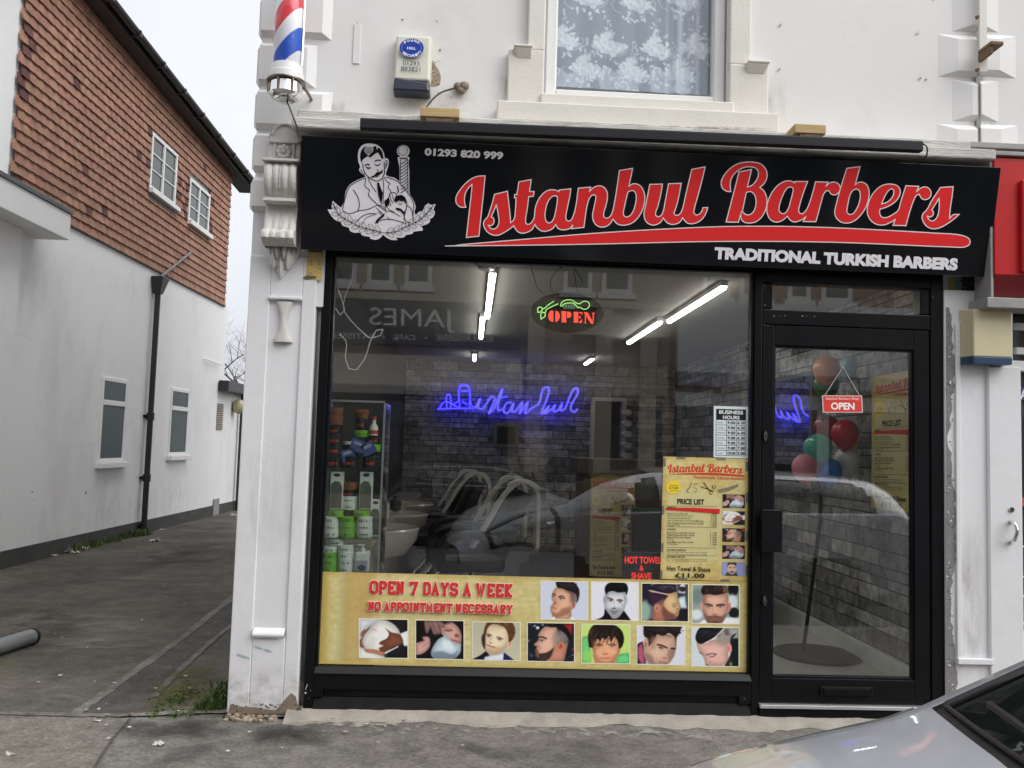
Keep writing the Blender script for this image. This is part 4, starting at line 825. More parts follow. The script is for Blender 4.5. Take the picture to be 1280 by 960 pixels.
# ================================================================== light trough above the sign
TP = PY(-.36)
tz0, tz1 = Z(450, 161.5, -.36), Z(450, 147, -.36); tx0, tx1 = X(450, 154, -.36), X(1154, 183, -.36); tz0b, tz1b = Z(1154, 189.5, -.36), Z(1154, 176, -.36)
tr = thing('sign_light_trough', ((tx0+tx1)/2, -.36, tz0), 'long dark grey tubular sign light mounted above the black fascia', 'sign light')
prof = [(-.36, .012), (-.36, .062), (-.353, .072), (-.318, .073), (-.31, .066), (-.31, .012), (-.318, .006), (-.352, .006)]
A = []
for t in np.linspace(0, 1, 2):
    h0, h1 = tz0+(tz0b-tz0)*t, tz1+(tz1b-tz1)*t; A.append([(tx0+(tx1-tx0)*t, y, h0+(h1-h0)*z/.07) for y, z in prof])
mb = MB(); mb.grid(A, 0, True); mb.f += [tuple(range(8)), tuple(reversed(range(8, 16)))]; mb.m += [0, 0]; mb.build('housing', M['trough'], tr, smooth=30)
for (a, b, y0, y1) in ((527, 575, 143, 150), (985, 1023, 163, 171)):
    mb = MB(); q = PY(-.2); x0, x1 = X(a, y0, -.2), X(b, y0, -.2); z1 = Z((a+b)/2, y0+1, -.2); mb.box(x0, x1, -.305, -.0005, z1-.05, z1); mb.build('timber_packer', M['rawwood'], tr, bevel=.004)
    mb = MB(); mb.box(x0+.03, x1-.03, -.30, -.256, z1-.075, z1-.052); mb.build('fixing_arm', M['rust'], tr)
ca = MB(); ca.tube(catmull([TP(1154, 180), PY(-.34)(1158, 183), PY(-.3)(1159, 190), PY(-.26)(1156, 198), PY(-.235)(1148, 203)], 6), .004, 6); ca.build('cable', M['cable'], tr)
wl_ = MB(); wl_.tube(catmull([PY(-.27)(527.5, 147), PY(-.2)(531, 138), PY(-.12)(541, 124), PY(-.06)(553, 115), PY(-.03)(569, 110)], 6), .005, 6)
wr = tag(wl_.build('looped_wire', M['cable'], origin=F0(527, 147)), 'black wire looping from the sign light to a rubber blob', 'wire')
mb = MB(); c_ = PY(-.02)(577, 110); mb.ball((c_[0]-.022, -.02, c_[2]+.008), .024, .02, .024, 12); mb.ball((c_[0]+.014, -.02, c_[2]+.012), .03, .022, .026, 12); mb.ball((c_[0]-.004, -.02, c_[2]-.016), .026, .02, .022, 12)
tag(mb.build('cable_seal', mat('brown_grey_sealant', (.22, .18, .15), .85, var=.3, scale=30), origin=c_, smooth=180), 'brown heart-shaped blob of sealant on white wall', 'sealant')
# ================================================================== barber pole
bp = PY(-.30); pc = bp(357, 60); pr_ = (X(375.5, 40, -.30)-X(338.5, 40, -.30))/2
top = bp(356, -70)[2]; zc0 = bp(353, 78)[2]; zc1 = bp(352, 96)[2]; zbt = bp(352, 121)[2]; pxc = X(357, 30, -.30); pyc = -.30+pr_
pole = thing('barber_pole', (pxc, pyc, zbt), 'red white and blue striped barber pole with chrome base on wall corner', 'barber pole')
mb = MB(); nz, na = 60, 48; A = np.empty((nz, na, 3)); Cc = np.empty((nz, na, 3)); hgt = top-zc0
for i in range(nz):
    for j in range(na):
        a = 2*math.pi*j/na; z = zc0-.02+(hgt+.02)*i/(nz-1); A[i, j] = (pxc+pr_*math.cos(a), pyc+pr_*math.sin(a), z)
ph0 = None
def stripe(a, z):
    f = ((z-zc0)/.46-(a-1.5*math.pi)/(2*math.pi)*.72+.02) % 1.0
    return f
nz2, na2 = 220, 72; mb = MB(); A = np.empty((nz2, na2, 3)); Cc = np.empty((nz2, na2, 3))
for i in range(nz2):
    z = zc0-.02+(hgt+.02)*i/(nz2-1)
    for j in range(na2):
        a = 2*math.pi*j/na2; A[i, j] = (pxc+pr_*.93*math.cos(a), pyc+pr_*.93*math.sin(a), z)
        s_ = ((z-zc0)-pr_*1.15*math.cos(a)+.02)/.47 % 1.0
        Cc[i, j] = lin((40, 92, 205) if .06 < s_ < .33 else (222, 60, 70) if .56 < s_ < .83 else (236, 238, 242))
mb.grid(A, 0, True, Cc); mb.build('striped_cylinder', ink('pole_print', .35), pole, smooth=180)
mb = MB(); mb.lathe([(pr_, zc0-.01), (pr_, top)], (pxc, pyc, 0), 48); mb.build('glass_tube', pane_mat('pole_glass', (.97, .97, .98), .05), pole, smooth=180)
mb = MB(); mb.lathe([(pr_*1.02, zc0+.012), (pr_*1.1, zc0+.008), (pr_*1.12, zc0-.03), (pr_*1.2, zc0-.035), (pr_*1.2, zc1), (pr_*.9, zc1-.002)], (pxc, pyc, 0), 48); mb.build('collar', M['upvc'], pole, smooth=40)
mb = MB(); dz = zc1-zbt; mb.lathe([(pr_*1.0, zc1-.001), (pr_*1.12, zc1-.004), (pr_*1.14, zc1-dz*.5), (pr_*1.16, zc1-dz*.62), (pr_*.98, zc1-dz*.78), (pr_*.75, zc1-dz*.82), (pr_*.72, zbt+.01), (pr_*.4, zbt), (0, zbt)], (pxc, pyc, 0), 48); mb.build('base_cap', M['chrome'], pole, smooth=40)
mb = MB(); mb.tube([(pxc+pr_*1.27*math.cos(a), pyc+pr_*1.27*math.sin(a), zc1+.002) for a in np.linspace(0, 2*math.pi, 40)], .007, 6, cap=False)
for a in (3.6, 4.5, 5.3): mb.tube([(pxc+pr_*1.26*math.cos(a), pyc+pr_*1.26*math.sin(a), zc1), (pxc+pr_*1.2*math.cos(a), pyc+pr_*1.2*math.sin(a), zc1-dz*.62)], .006, 6)
mb.tube([(pxc+pr_*1.1, pyc+.05, zc1), (pxc+pr_*1.25, pyc+.12, zc1-.005), (pxc+pr_*1.3, -.005, zc1-.01)], .009, 6); mb.build('bracket', mat('bronzed_bracket', (.22, .18, .14), .25, metal=1.), pole, smooth=60)
mb = MB(); pt = bp(349, 30); mb.tube([(pxc+pr_*1.02, pyc, top), (pxc+pr_*1.02, pyc, zc0+.02)], .006, 6); mb.build('rod', M['chrome'], pole)
mb = MB(); mb.tube(catmull([(pxc+.01, pyc, zbt+.004), PY(-.28)(361, 132), PY(-.27)(368, 150), PY(-.25)(374, 166), PY(-.24)(377, 176)], 6), .0045, 6); mb.build('cable', M['cable'], pole)
# ================================================================== bell boxes
def bell(pl_y, quad, dep, lowfrac):
    pass
b_ = PY(-.09); bx0, bx1 = X(492, 80, -.09), X(539, 80, -.09); bz1 = Z(516, 40, -.09); bz0 = Z(513, 116, -.09); bzc = Z(513, 97, -.09); xm = (bx0+bx1)/2
ab = thing('alarm_box', (xm, -.05, bz0), 'cream alarm bell box with blue oval badge and navy strobe cap', 'alarm box')
mb = MB(); w0, w1 = (bx1-bx0)/2*.94, (bx1-bx0)/2
mb.hexa([(xm-w0, -.085, bzc-.012), (xm+w0, -.085, bzc-.012), (xm+w1, -.0005, bzc-.012), (xm-w1, -.0005, bzc-.012), (xm-w0*.98, -.07, bz1-.01), (xm+w0*.98, -.07, bz1-.01), (xm+w1, -.0005, bz1), (xm-w1, -.0005, bz1)]); mb.build('cover', mat('cream_plastic', (.66, .66, .56), .45, var=.04), ab, bevel=.012)
mb = MB(); mb.hexa([(xm-w1*.98, -.10, bz0+.006), (xm+w1*.98, -.10, bz0+.006), (xm+w1, -.0005, bz0), (xm-w1, -.0005, bz0), (xm-w1*.94, -.092, bzc), (xm+w1*.9, -.092, bzc-.02), (xm+w1*.96, -.0005, bzc-.02), (xm-w1*.96, -.0005, bzc)]); mb.build('strobe_cap', mat('navy_plastic', (.016, .022, .045), .3, var=.1), ab, bevel=.012)
th = math.atan2(.015, bz1-bzc); A_ = Plane((0, -.085, bzc-.012), (0, -(bz1-bzc), -.015))
fl = Flat(A_, base=.0015); fl.disc(514.5, 60, 15.2, 11.8, (28, 62, 160)); fl.ribbon([(514.5+12.4*math.cos(a), 60+9.2*math.sin(a)) for a in np.linspace(0, 6.2, 30)], .5, (140, 160, 215), True)
fl.text('HILL', (509, 61.8), (520, 62.4), (509, 58.4), (225, 230, 240), .03)
for st, a0, a1, s_ in (('POUND', -2.25, -.85, 1), ('SECURITY', 2.45, .55, -1)):
    for k, ch in enumerate(st):
        a = a0+(a1-a0)*k/(len(st)-1); cx, cy = 514.5+12.6*math.cos(a), 60.2+9.6*math.sin(a); tx, ty = -math.sin(a)*s_, math.cos(a)*s_; ln = math.hypot(tx, ty); tx, ty = tx/ln*1.5, ty/ln*1.5; ux, uy = ty*1.1, -tx*1.1
        fl.text(ch, (cx-tx-ux, cy-ty-uy), (cx+tx-ux, cy+ty-uy), (cx-tx+ux, cy-ty+uy), (235, 238, 245), .03)
fl.text('01293', (503.5, 81.3), (524.2, 82.5), (503.7, 75.8), (40, 48, 88), .0); fl.text('883821', (501.2, 88.6), (525.2, 89.9), (501.4, 83), (40, 48, 88), .0); fl.build('badge_print', M['ink'], ab)
b_ = -.10; x0, x1 = X(1217, 420, b_), X(1266, 420, b_); z1, z0, zm = Z(1240, 387, b_), Z(1240, 455, b_), Z(1240, 446, b_)
nb = thing('alarm_box', ((x0+x1)/2, -.05, z0), 'plain yellowed alarm box with blue base beside red sign', 'alarm box')
mb = MB(); mb.hexa([(x0, -.10, zm), (x1, -.10, zm), (x1+.005, -.0005, zm), (x0-.03, -.0005, zm), (x0+.002, -.10, z1), (x1-.002, -.10, z1), (x1, -.0005, z1+.01), (x0-.025, -.0005, z1+.01)]); mb.build('cover', mat('yellowed_plastic', (.62, .56, .36), .45, var=.06, scale=4, dirt=(.3, .25, .14), dirt_amt=.4, dirt_scale=6, dirt_pos=.6), nb, bevel=.006)
mb = MB(); mb.hexa([(x0+.002, -.095, z0), (x1-.002, -.095, z0), (x1, -.0005, z0), (x0-.028, -.0005, z0), (x0, -.098, zm-.0008), (x1, -.098, zm-.0008), (x1+.004, -.0005, zm-.0008), (x0-.029, -.0005, zm-.0008)]); mb.build('strobe_base', mat('blue_plastic', (.03, .07, .14), .35), nb, bevel=.004)
# ================================================================== the neighbour's red sign and door
ry = -.17; rl = X(1243, 280, ry); rz1, rz0, rzb = Z(1260, 197, ry), Z(1260, 344, ry), Z(1260, 370, ry)
red = thing('fascia_sign', (rl+1, ry, rzb), 'bright red fascia sign at the right edge of the photo', 'sign')
mb = MB(); mb.box(rl, 6, ry, -.0005, rz0, rz1); mb.build('panel', M['redbox'], red, bevel=.005)
mb = MB(); mb.hexa([(rl, ry+.06, rzb), (6, ry+.06, rzb), (6, -.0005, rzb), (rl, -.0005, rzb), (rl, ry, rz0-.001), (6, ry, rz0-.001), (6, -.0005, rz0-.001), (rl, -.0005, rz0-.001)]); mb.build('lower_panel', M['redlow'], red, bevel=.004)
mb = MB(); mb.box(X(1274, 280, ry), 5.9, ry-.03, ry-.0005, Z(1276, 341, ry), Z(1276, 226, ry)); mb.build('raised_panel', M['redbox'], red, bevel=.008)
mb = MB(); mb.box(rl-.018, rl-.001, ry+.01, -.0005, rzb-.01, rz1+.005); mb.box(rl-.018, 6, ry-.02, -.0005, rz1+.0055, rz1+.03); mb.box(rl-.05, 6, ry-.01, -.0005, Z(1250, 385, ry), rzb-.011); mb.build('metal_trim', M['greymetal'], red, bevel=.004)
nbs = thing('shop_entrance', (X(1275, 500), 0.06, 0), 'white neighbouring shop door with chrome handle and purple stickers', 'door')
dx0, dx1 = X(1230, 600), X(1271.5, 640, .03); mb = MB()
mb.box(dx0+.02, dx1-.001, -.02, .0, .0, 2.0); mb.box(dx1, 4.6, .02, .06, 2.08, 2.12); mb.box(dx1, 4.6, .02, .06, 2.22, 2.26); mb.box(dx0+.09, 4.6, .0, .059, 1.98, 2.04); mb.box(dx1, 4.6, .02, .059, .0, Z(1276, 790, .02)); mb.box(4.2, 4.6, -.02, .059, .0, 2.3); mb.build('door_frame', M['pilaster'], nbs, bevel=.005)
mb = MB(); mb.box(dx1, 4.2, .05, .056, .2, 1.98); mb.box(dx1, 4.2, .05, .056, 2.0, 2.42); mb.build('pane', M['dimglass'], nbs)
fl = Flat(PY(.03), base=.0)
fl.poly([(1272.5, 484), (1310, 484), (1310, 500), (1272.5, 500)], (60, 70, 120)); fl.text('A', (1275, 499), (1284, 499), (1275.5, 487), (230, 230, 235), .03)
fl.poly([(1273, 682), (1310, 682), (1310, 722), (1273, 722)], (200, 190, 215)); fl.poly([(1275, 684), (1310, 684), (1310, 720), (1275, 720)], (82, 40, 120)); fl.disc(1293, 762, 21, 24, (200, 190, 215)); fl.disc(1293, 762, 19, 22, (82, 40, 120)); fl.poly([(1274, 622), (1310, 622), (1310, 633), (1274, 633)], (170, 84, 44))
fl.build('window_sticker', M['ink'], nbs)
mb = MB(); h = [PY(-.02)(1263.5, 652), PY(-.07)(1268, 654), PY(-.08)(1271, 664), PY(-.07)(1268, 675), PY(-.02)(1263.5, 678)]; mb.tube(catmull(h, 6), .011, 8); p = PY(-.02)(1264, 637); mb.lathe([(0, -.008), (.014, -.008), (.016, 0)], p, 12, axis='y'); mb.build('handle', M['chrome'], nbs, smooth=50)
# ================================================================== prints on the window
BP = PY(GY-.003)
def lerp2(q, u, v):
    q = [np.array(p, float) for p in q]; return (1-v)*((1-u)*q[0]+u*q[1])+v*((1-u)*q[3]+u*q[2])
def parchment(quad, nx, ny, base=(208, 196, 132), blotch=True):
    p = Pic(quad, nx, ny, 0, 0, 1, base); x0, y0 = quad[0]; x1, y1 = quad[2]
    for k in range(46):
        cx, cy = random.uniform(x0, x1), random.uniform(y0, y1); r_ = random.uniform(.06, .22)*(y1-y0)
        p.ell(cx, cy, r_*random.uniform(1, 3), r_, random.choice([(216, 204, 146), (198, 176, 108), (210, 200, 146), (190, 166, 98), (222, 208, 150)]), random.uniform(-.2, .2), r_, .45)
    e = np.minimum(np.minimum(p.U, 1-p.U)*(x1-x0), np.minimum(p.V, 1-p.V)*(y1-y0)); p.mix(np.clip(1-e/9, 0, 1)**1.5, (170, 132, 60), .35)
    p.noise(4, 3, 1); p.noise(3); return p
BQ = [(403.7, 714.5), (934.6, 727.6), (934.6, 840.3), (398.6, 829.6)]
ban = thing('window_banner', BP(668, 835), 'wide yellow vinyl banner of haircut photos along the window foot', 'banner')
p = parchment(BQ, 280, 64)
p.poly([(424, 712), (436, 712), (434, 832), (420, 832)], (186, 186, 138), 8, .6, 0); p.poly([(430, 712), (470, 714), (462, 832), (426, 832)], (182, 142, 76), 14, .5, 0); p.poly([(398, 712), (412, 712), (408, 832), (394, 832)], (186, 160, 76), 10, .6, 0)
p.poly([(395, 826), (560, 830), (940, 838), (940, 845), (395, 834)], (212, 186, 104), 3, .7, 0)
for k in range(30): y = random.uniform(720, 828); x = random.uniform(428, 620); p.line([(x, y), (x+random.uniform(10, 40), y+1)], .8, (164, 132, 76), 1.2, .4, 0)
p.mesh(BP).build('backing', M['ink'], ban)
fl = Flat(BP, base=.0008)
RD, PK = (206, 56, 48), (250, 214, 200)
# heavy slab capitals on a 4 x 6 grid: thick bars with square feet
GL = {'O': [[(.9,0),(3.1,0),(4,1),(4,5),(3.1,6),(.9,6),(0,5),(0,1),(.9,0)]], 'P': [[(.7,0),(.7,6)],[(0,6),(3,6),(3.9,5.2),(3.9,3.5),(3,2.7),(.7,2.7)],[(-.1,0),(1.9,0)]], 'E': [[(.7,0),(.7,6)],[(3.9,4.6),(3.9,6),(0,6)],[(0,0),(3.9,0),(3.9,1.5)],[(.7,3),(2.8,3)],[(2.6,2.2),(2.6,3.8)]], 'N': [[(.6,0),(.6,6)],[(.6,6),(3.4,0)],[(3.4,0),(3.4,6)],[(-.3,0),(1.5,0)],[(2.5,6),(4.3,6)],[(-.3,6),(.9,6)]], '7': [[(.1,4.4),(.1,6),(3.9,6),(1.7,0)],[(.8,0),(2.7,0)]], 'D': [[(.7,0),(.7,6)],[(0,6),(3,6),(3.9,5),(3.9,1),(3,0),(0,0)]], 'A': [[(.5,0),(2,6),(3.5,0)],[(1,2),(3,2)],[(-.4,0),(1.4,0)],[(2.6,0),(4.4,0)]], 'Y': [[(.3,6),(2,3),(3.7,6)],[(2,3),(2,0)],[(-.5,6),(1.2,6)],[(2.8,6),(4.5,6)],[(1,0),(3,0)]], 'S': [[(3.8,4.4),(3.8,5.2),(3,6),(.9,6),(.1,5.2),(.1,4),(.9,3.2),(3.1,2.8),(3.9,2),(3.9,.8),(3.1,0),(.9,0),(.1,.8),(.1,1.7)]], 'W': [[(.1,6),(1.2,0),(2.2,4.6),(3.2,0),(4.3,6)],[(-.6,6),(1,6)],[(3.4,6),(5,6)]], 'K': [[(.7,0),(.7,6)],[(3.6,6),(.9,2.9),(3.6,0)],[(0,0),(1.7,0)],[(0,6),(1.7,6)],[(2.7,6),(4.3,6)],[(2.7,0),(4.4,0)]], 'I': [[(1.2,0),(1.2,6)],[(.2,0),(2.2,0)],[(.2,6),(2.2,6)]], 'T': [[(2,0),(2,6)],[(0,4.5),(0,6),(4,6),(4,4.5)],[(1,0),(3,0)]], 'M': [[(.4,0),(.4,6),(2.2,1.6),(4,6),(4,0)],[(-.4,0),(1.3,0)],[(3.1,0),(4.8,0)]], 'C': [[(3.9,4.3),(3.9,5.1),(3,6),(.9,6),(0,5),(0,1),(.9,0),(3,0),(3.9,.9),(3.9,1.6)]], 'R': [[(.7,0),(.7,6)],[(0,6),(3,6),(3.9,5.2),(3.9,3.8),(3,3),(.7,3)],[(2.2,3),(3.5,0)],[(0,0),(1.7,0)],[(2.7,0),(4.4,0)]]}
GW = {'I': 3.9, 'W': 6.6, 'M': 6.6, ' ': 2.6, 'A': 5.9, 'Y': 6.0, 'N': 6.0, 'K': 6.2, 'R': 6.1}
def slab(fl, words, bl, br, tl):
    adv = [GW.get(c_, 5.6) for c_ in words]; tot = sum(adv)-1.4; bl, br, tl = (np.array(a_, float) for a_ in (bl, br, tl)); ux, uy = (br-bl)/tot, (tl-bl)/6.0; k = (np.linalg.norm(ux)+np.linalg.norm(uy))/2
    for wd, col in ((1.66*k+1.9, PK), (1.66*k, RD)):
        x = 0
        for c_, a_ in zip(words, adv):
            for pl_ in GL.get(c_, []):
                P_ = [bl+ux*(x+p_[0])+uy*p_[1] for p_ in pl_]; e = .22*k if wd > 1.8*k or len(pl_) == 2 else .0
                if len(P_) > 1 and np.linalg.norm(P_[0]-P_[-1]) > .1:
                    d0 = P_[0]-P_[1]; d1_ = P_[-1]-P_[-2]; P_[0] = P_[0]+d0/np.linalg.norm(d0)*(e+(wd-1.66*k)/2); P_[-1] = P_[-1]+d1_/np.linalg.norm(d1_)*(e+(wd-1.66*k)/2)
                fl.ribbon(P_, wd, col)
            x += a_
slab(fl, 'OPEN 7 DAYS A WEEK', (463.2, 740.7), (640.6, 745.0), (463.7, 727.2))
slab(fl, 'NO APPOINTMENT NECESSARY', (461.2, 761.7), (640.3, 765.7), (461.6, 752.6))
fl.build('lettering', M['ink'], ban)
def photo(quad, o, bg, draw, label, nx=116, ny=96):
    p = Pic(quad, nx, ny, *o, bg=bg); p.shade = True; draw(p); p.blur(2); p.C = np.clip((p.C-128)*1.12+126, 0, 255); p.noise(2.2)
    mb = p.mesh(BP, .0012); ph = mb.build('photo_print', M['ink'], ban); ph['label'] = label
    fl = Flat(BP, base=.0016); fl.ribbon(quad, 1.1, (238, 232, 210), True); fl.build('photo_border', M['ink'], ph)
SK, SK2, SK3 = (214, 168, 142), (188, 140, 116), (150, 104, 84)
def d1(p):
    p.poly([(205,470),(430,400),(440,560),(190,560)], (188,148,126), 10); p.poly([(170,520),(230,490),(250,560),(160,560)], (240,240,244), 8); p.poly([(425,500),(470,520),(480,560),(420,560)], (240,240,244), 8)
    p.poly([(250,140),(420,170),(470,260),(480,340),(440,420),(400,450),(330,490),(260,510),(205,485),(178,430),(180,372),(212,325),(190,285),(200,215)], SK, 8)
    p.poly([(330,390),(420,370),(405,450),(330,488),(250,508),(200,480),(185,445),(260,455)], SK3, 30, .65); p.poly([(300,300),(380,300),(400,380),(310,400)], (226,182,158), 40, .7)
    p.ell(460,360,26,40, (196,134,114), .2, 8); p.ell(462,358,12,24,(130,82,70),.2,8,.6); p.ell(470,255,50,80,(122,102,98),.15,50,.85); p.poly([(330,145),(480,200),(470,240),(380,200)], (92,72,68), 40, .6)
    p.poly([(245,66),(440,63),(500,110),(535,190),(522,285),(497,340),(503,250),(478,210),(400,182),(330,155),(262,140),(246,100)], (44,34,38), 8); p.streaks((270,75,470,140), 26, 60, 6, [(80,66,70),(28,22,26),(100,84,84)], .3)
    p.line([(205,222),(220,218),(238,236)], 13, (52,36,32)); p.line([(280,252),(318,244),(352,276)], 12, (52,36,32)); p.eye(213,252,14,7); p.eye(306,278,25,10,.15)
    p.line([(245,270),(232,320),(250,345)], 8, SK3, 10, .6); p.ell(236,335,18,9,(150,92,76),0,8,.8); p.line([(186,378),(222,390),(256,400)], 9, (168,98,90)); p.line([(190,395),(250,420)], 6, SK3, 10, .5)
def d2(p):
    G_ = lambda v: (v, v+2, v+7)
    p.poly([(835,300),(850,420),(900,500),(980,525),(1040,490),(1090,400),(1112,300),(1090,190),(870,190)], G_(206), 10); p.poly([(860,400),(930,400),(990,390),(1060,400),(1040,490),(980,525),(900,495)], G_(150), 34, .7)
    p.ell(838,290,14,46,G_(190)); p.ell(1114,300,11,42,G_(190)); p.ell(840,295,6,26,G_(90),0,8,.6)
    p.poly([(700,548),(830,492),(846,400),(905,480),(945,524),(1010,514),(1082,425),(1172,552)], (20,20,25), 7)
    p.poly([(856,225),(846,150),(884,92),(1000,76),(1110,96),(1132,160),(1112,240),(1096,196),(1000,202),(960,186),(890,196),(872,228)], (18,18,21), 9); p.streaks((880,90,1100,140), 16, 36, 5, [(60,60,66),(40,40,44)], .1)
    p.line([(880,272),(915,276),(945,292)], 14, G_(30)); p.line([(1000,298),(1030,292),(1066,302)], 13, G_(34)); p.eye(918,304,20,8,.1,G_(30)); p.eye(1034,318,20,8,-.05,G_(30)); p.poly([(850,210),(900,205),(870,330),(850,320)], G_(150), 40, .6); p.poly([(1110,210),(1085,210),(1090,330),(1108,330)], G_(160), 40, .5); p.line([(960,300),(965,380)], 9, G_(165), 14, .7); p.ell(956,398,28,9,G_(95),0,10)
    p.line([(915,432),(960,438),(1005,436)], 10, G_(75)); p.ell(960,460,30,12,G_(110),0,14,.7); p.line([(1060,250),(1080,330)], 16, G_(226), 30, .7)
def d3(p):
    p.poly([(60,80),(170,80),(160,330),(60,330)], (40,38,52), 20); p.ell(100,400,60,120,(150,176,164),0,40); p.poly([(480,80),(620,80),(620,530),(470,530)], (70,72,86), 20); p.poly([(490,250),(560,230),(580,370),(480,360)], (200,220,226), 16); p.poly([(510,90),(560,90),(560,200),(480,190)], (226,226,224), 14); p.ell(530,150,40,30,(60,40,50),0,14); p.poly([(470,390),(620,370),(620,530),(450,530)], (32,32,42), 10)
    p.poly([(110,520),(200,480),(330,500),(470,490),(520,530),(90,540)], (70,56,62), 10); p.poly([(195,340),(190,510),(330,525),(330,300)], (170,116,96), 12)
    p.poly([(360,180),(470,190),(490,290),(512,362),(500,380),(492,420),(470,470),(420,485),(330,470),(290,350),(300,250)], (206,172,130), 9); p.poly([(300,330),(370,400),(440,440),(470,470),(420,488),(330,482),(300,420)], (116,72,66), 26, .85)
    p.poly([(135,190),(300,200),(370,225),(330,270),(300,330),(230,320),(190,350),(150,290)], (66,42,62), 16); p.poly([(200,320),(320,260),(320,340),(240,350)], (160,126,104), 26, .7)
    p.ell(240,365,34,42,(206,146,122),0,9); p.ell(240,368,16,24,(150,92,80),0,10,.7)
    p.poly([(150,150),(200,100),(380,92),(450,105),(465,170),(380,200),(300,190)], (48,38,52), 10); p.streaks((180,100,430,150), 22, 50, 7, [(150,140,140),(96,84,96),(40,30,40)], .15); p.line([(150,165),(260,190),(370,212)], 12, (226,200,186), 6)
    p.line([(412,322),(440,314),(468,310)], 8, (80,54,50)); p.eye(436,344,20,7,-.1); p.ell(400,300,60,50,(226,196,156),0,60,.5); p.line([(440,436),(462,421),(488,404)], 8, (150,84,76)); p.ell(470,378,12,8,(140,96,78),0,8,.7)
def d4(p):
    p.ell(700,230,60,90,(120,140,132),0,50); p.ell(1110,150,60,80,(24,26,30),0,16); p.ell(1100,300,60,90,(210,220,222),0,40); p.ell(1120,420,60,60,(30,34,36),0,20); p.ell(690,440,70,60,(214,222,226),0,40)
    p.poly([(690,560),(780,490),(1030,470),(1200,480),(1200,560)], (232,232,236), 10)
    p.poly([(770,200),(1050,200),(1055,330),(1040,430),(990,520),(940,560),(850,560),(800,510),(765,400),(760,300)], (208,164,144), 10); p.poly([(765,390),(800,440),(860,460),(910,450),(970,465),(1040,420),(990,530),(930,560),(850,560),(800,515)], (112,82,72), 34, .8)
    p.ell(748,345,18,52,(206,156,140)); p.ell(1066,355,18,52,(206,130,116)); p.poly([(760,200),(800,210),(780,300),(764,300)], (150,122,108), 14, .8); p.poly([(1010,200),(1058,210),(1060,290),(1030,260)], (168,136,118), 18, .8)
    p.poly([(742,170),(770,110),(880,104),(1040,118),(1046,190),(980,205),(900,218),(830,205),(765,222)], (46,34,32), 9); p.streaks((780,112,1030,190), 26, 46, 8, [(96,70,56),(30,22,22),(150,116,92)], -.9); p.poly([(990,120),(1044,122),(1044,185),(1000,195)], (150,116,88), 24, .7)
    p.line([(790,325),(830,322),(870,338)], 16, (52,36,32)); p.line([(920,338),(960,326),(1010,330)], 16, (52,36,32)); p.eye(832,350,25,8); p.eye(964,352,25,8); p.poly([(764,210),(810,215),(800,330),(765,320)], (150,112,98), 50, .7); p.ell(900,270,70,40,(228,190,170),0,60,.7); p.line([(880,350),(876,430)], 10, SK2, 14, .6); p.ell(900,440,32,10,(166,110,96),0,10,.8)
    p.line([(860,489),(900,494),(940,489)], 9, (158,100,94)); p.line([(835,466),(900,462),(965,468)], 12, (96,66,58), 12, .8); p.ell(900,525,30,10,(80,56,50),0,12,.7)
def d5(p):
    p.poly([(60,50),(300,50),(250,100),(140,180),(80,290),(60,300)], (214,216,220), 16); p.poly([(290,50),(580,50),(580,480),(360,480),(340,300)], (36,36,40), 12); p.poly([(60,300),(120,260),(110,340),(60,360)], (140,86,70), 10)
    p.poly([(270,75),(400,110),(480,210),(380,380),(330,420),(180,400),(110,330),(110,260),(170,170)], (232,230,224), 12); p.poly([(60,340),(150,370),(330,440),(300,480),(60,480)], (222,222,218), 12)
    p.poly([(480,215),(570,180),(570,340),(520,340)], (236,238,242), 8); p.poly([(330,160),(400,205),(470,220),(510,280),(500,320),(420,350),(330,400),(280,400),(270,360),(330,340),(270,320),(280,300),(350,262),(370,215)], (136,88,68), 8)
    for a, b in (((275,312),(380,262)),((270,360),(400,300)),((285,390),(400,340))): p.line([a, b], 6, (92,56,44), 6, .7, 0)
    p.poly([(120,370),(220,375),(330,400),(310,440),(230,415),(140,400)], (190,130,104), 9); p.line([(340,408),(460,345)], 12, (236,236,238), 5); p.line([(190,180),(215,170),(245,192)], 7, (196,130,120), 8, .8); p.ell(110,210,18,40,(150,96,78),.5,10); p.ell(200,300,40,60,(206,204,200),.4,50,.6)
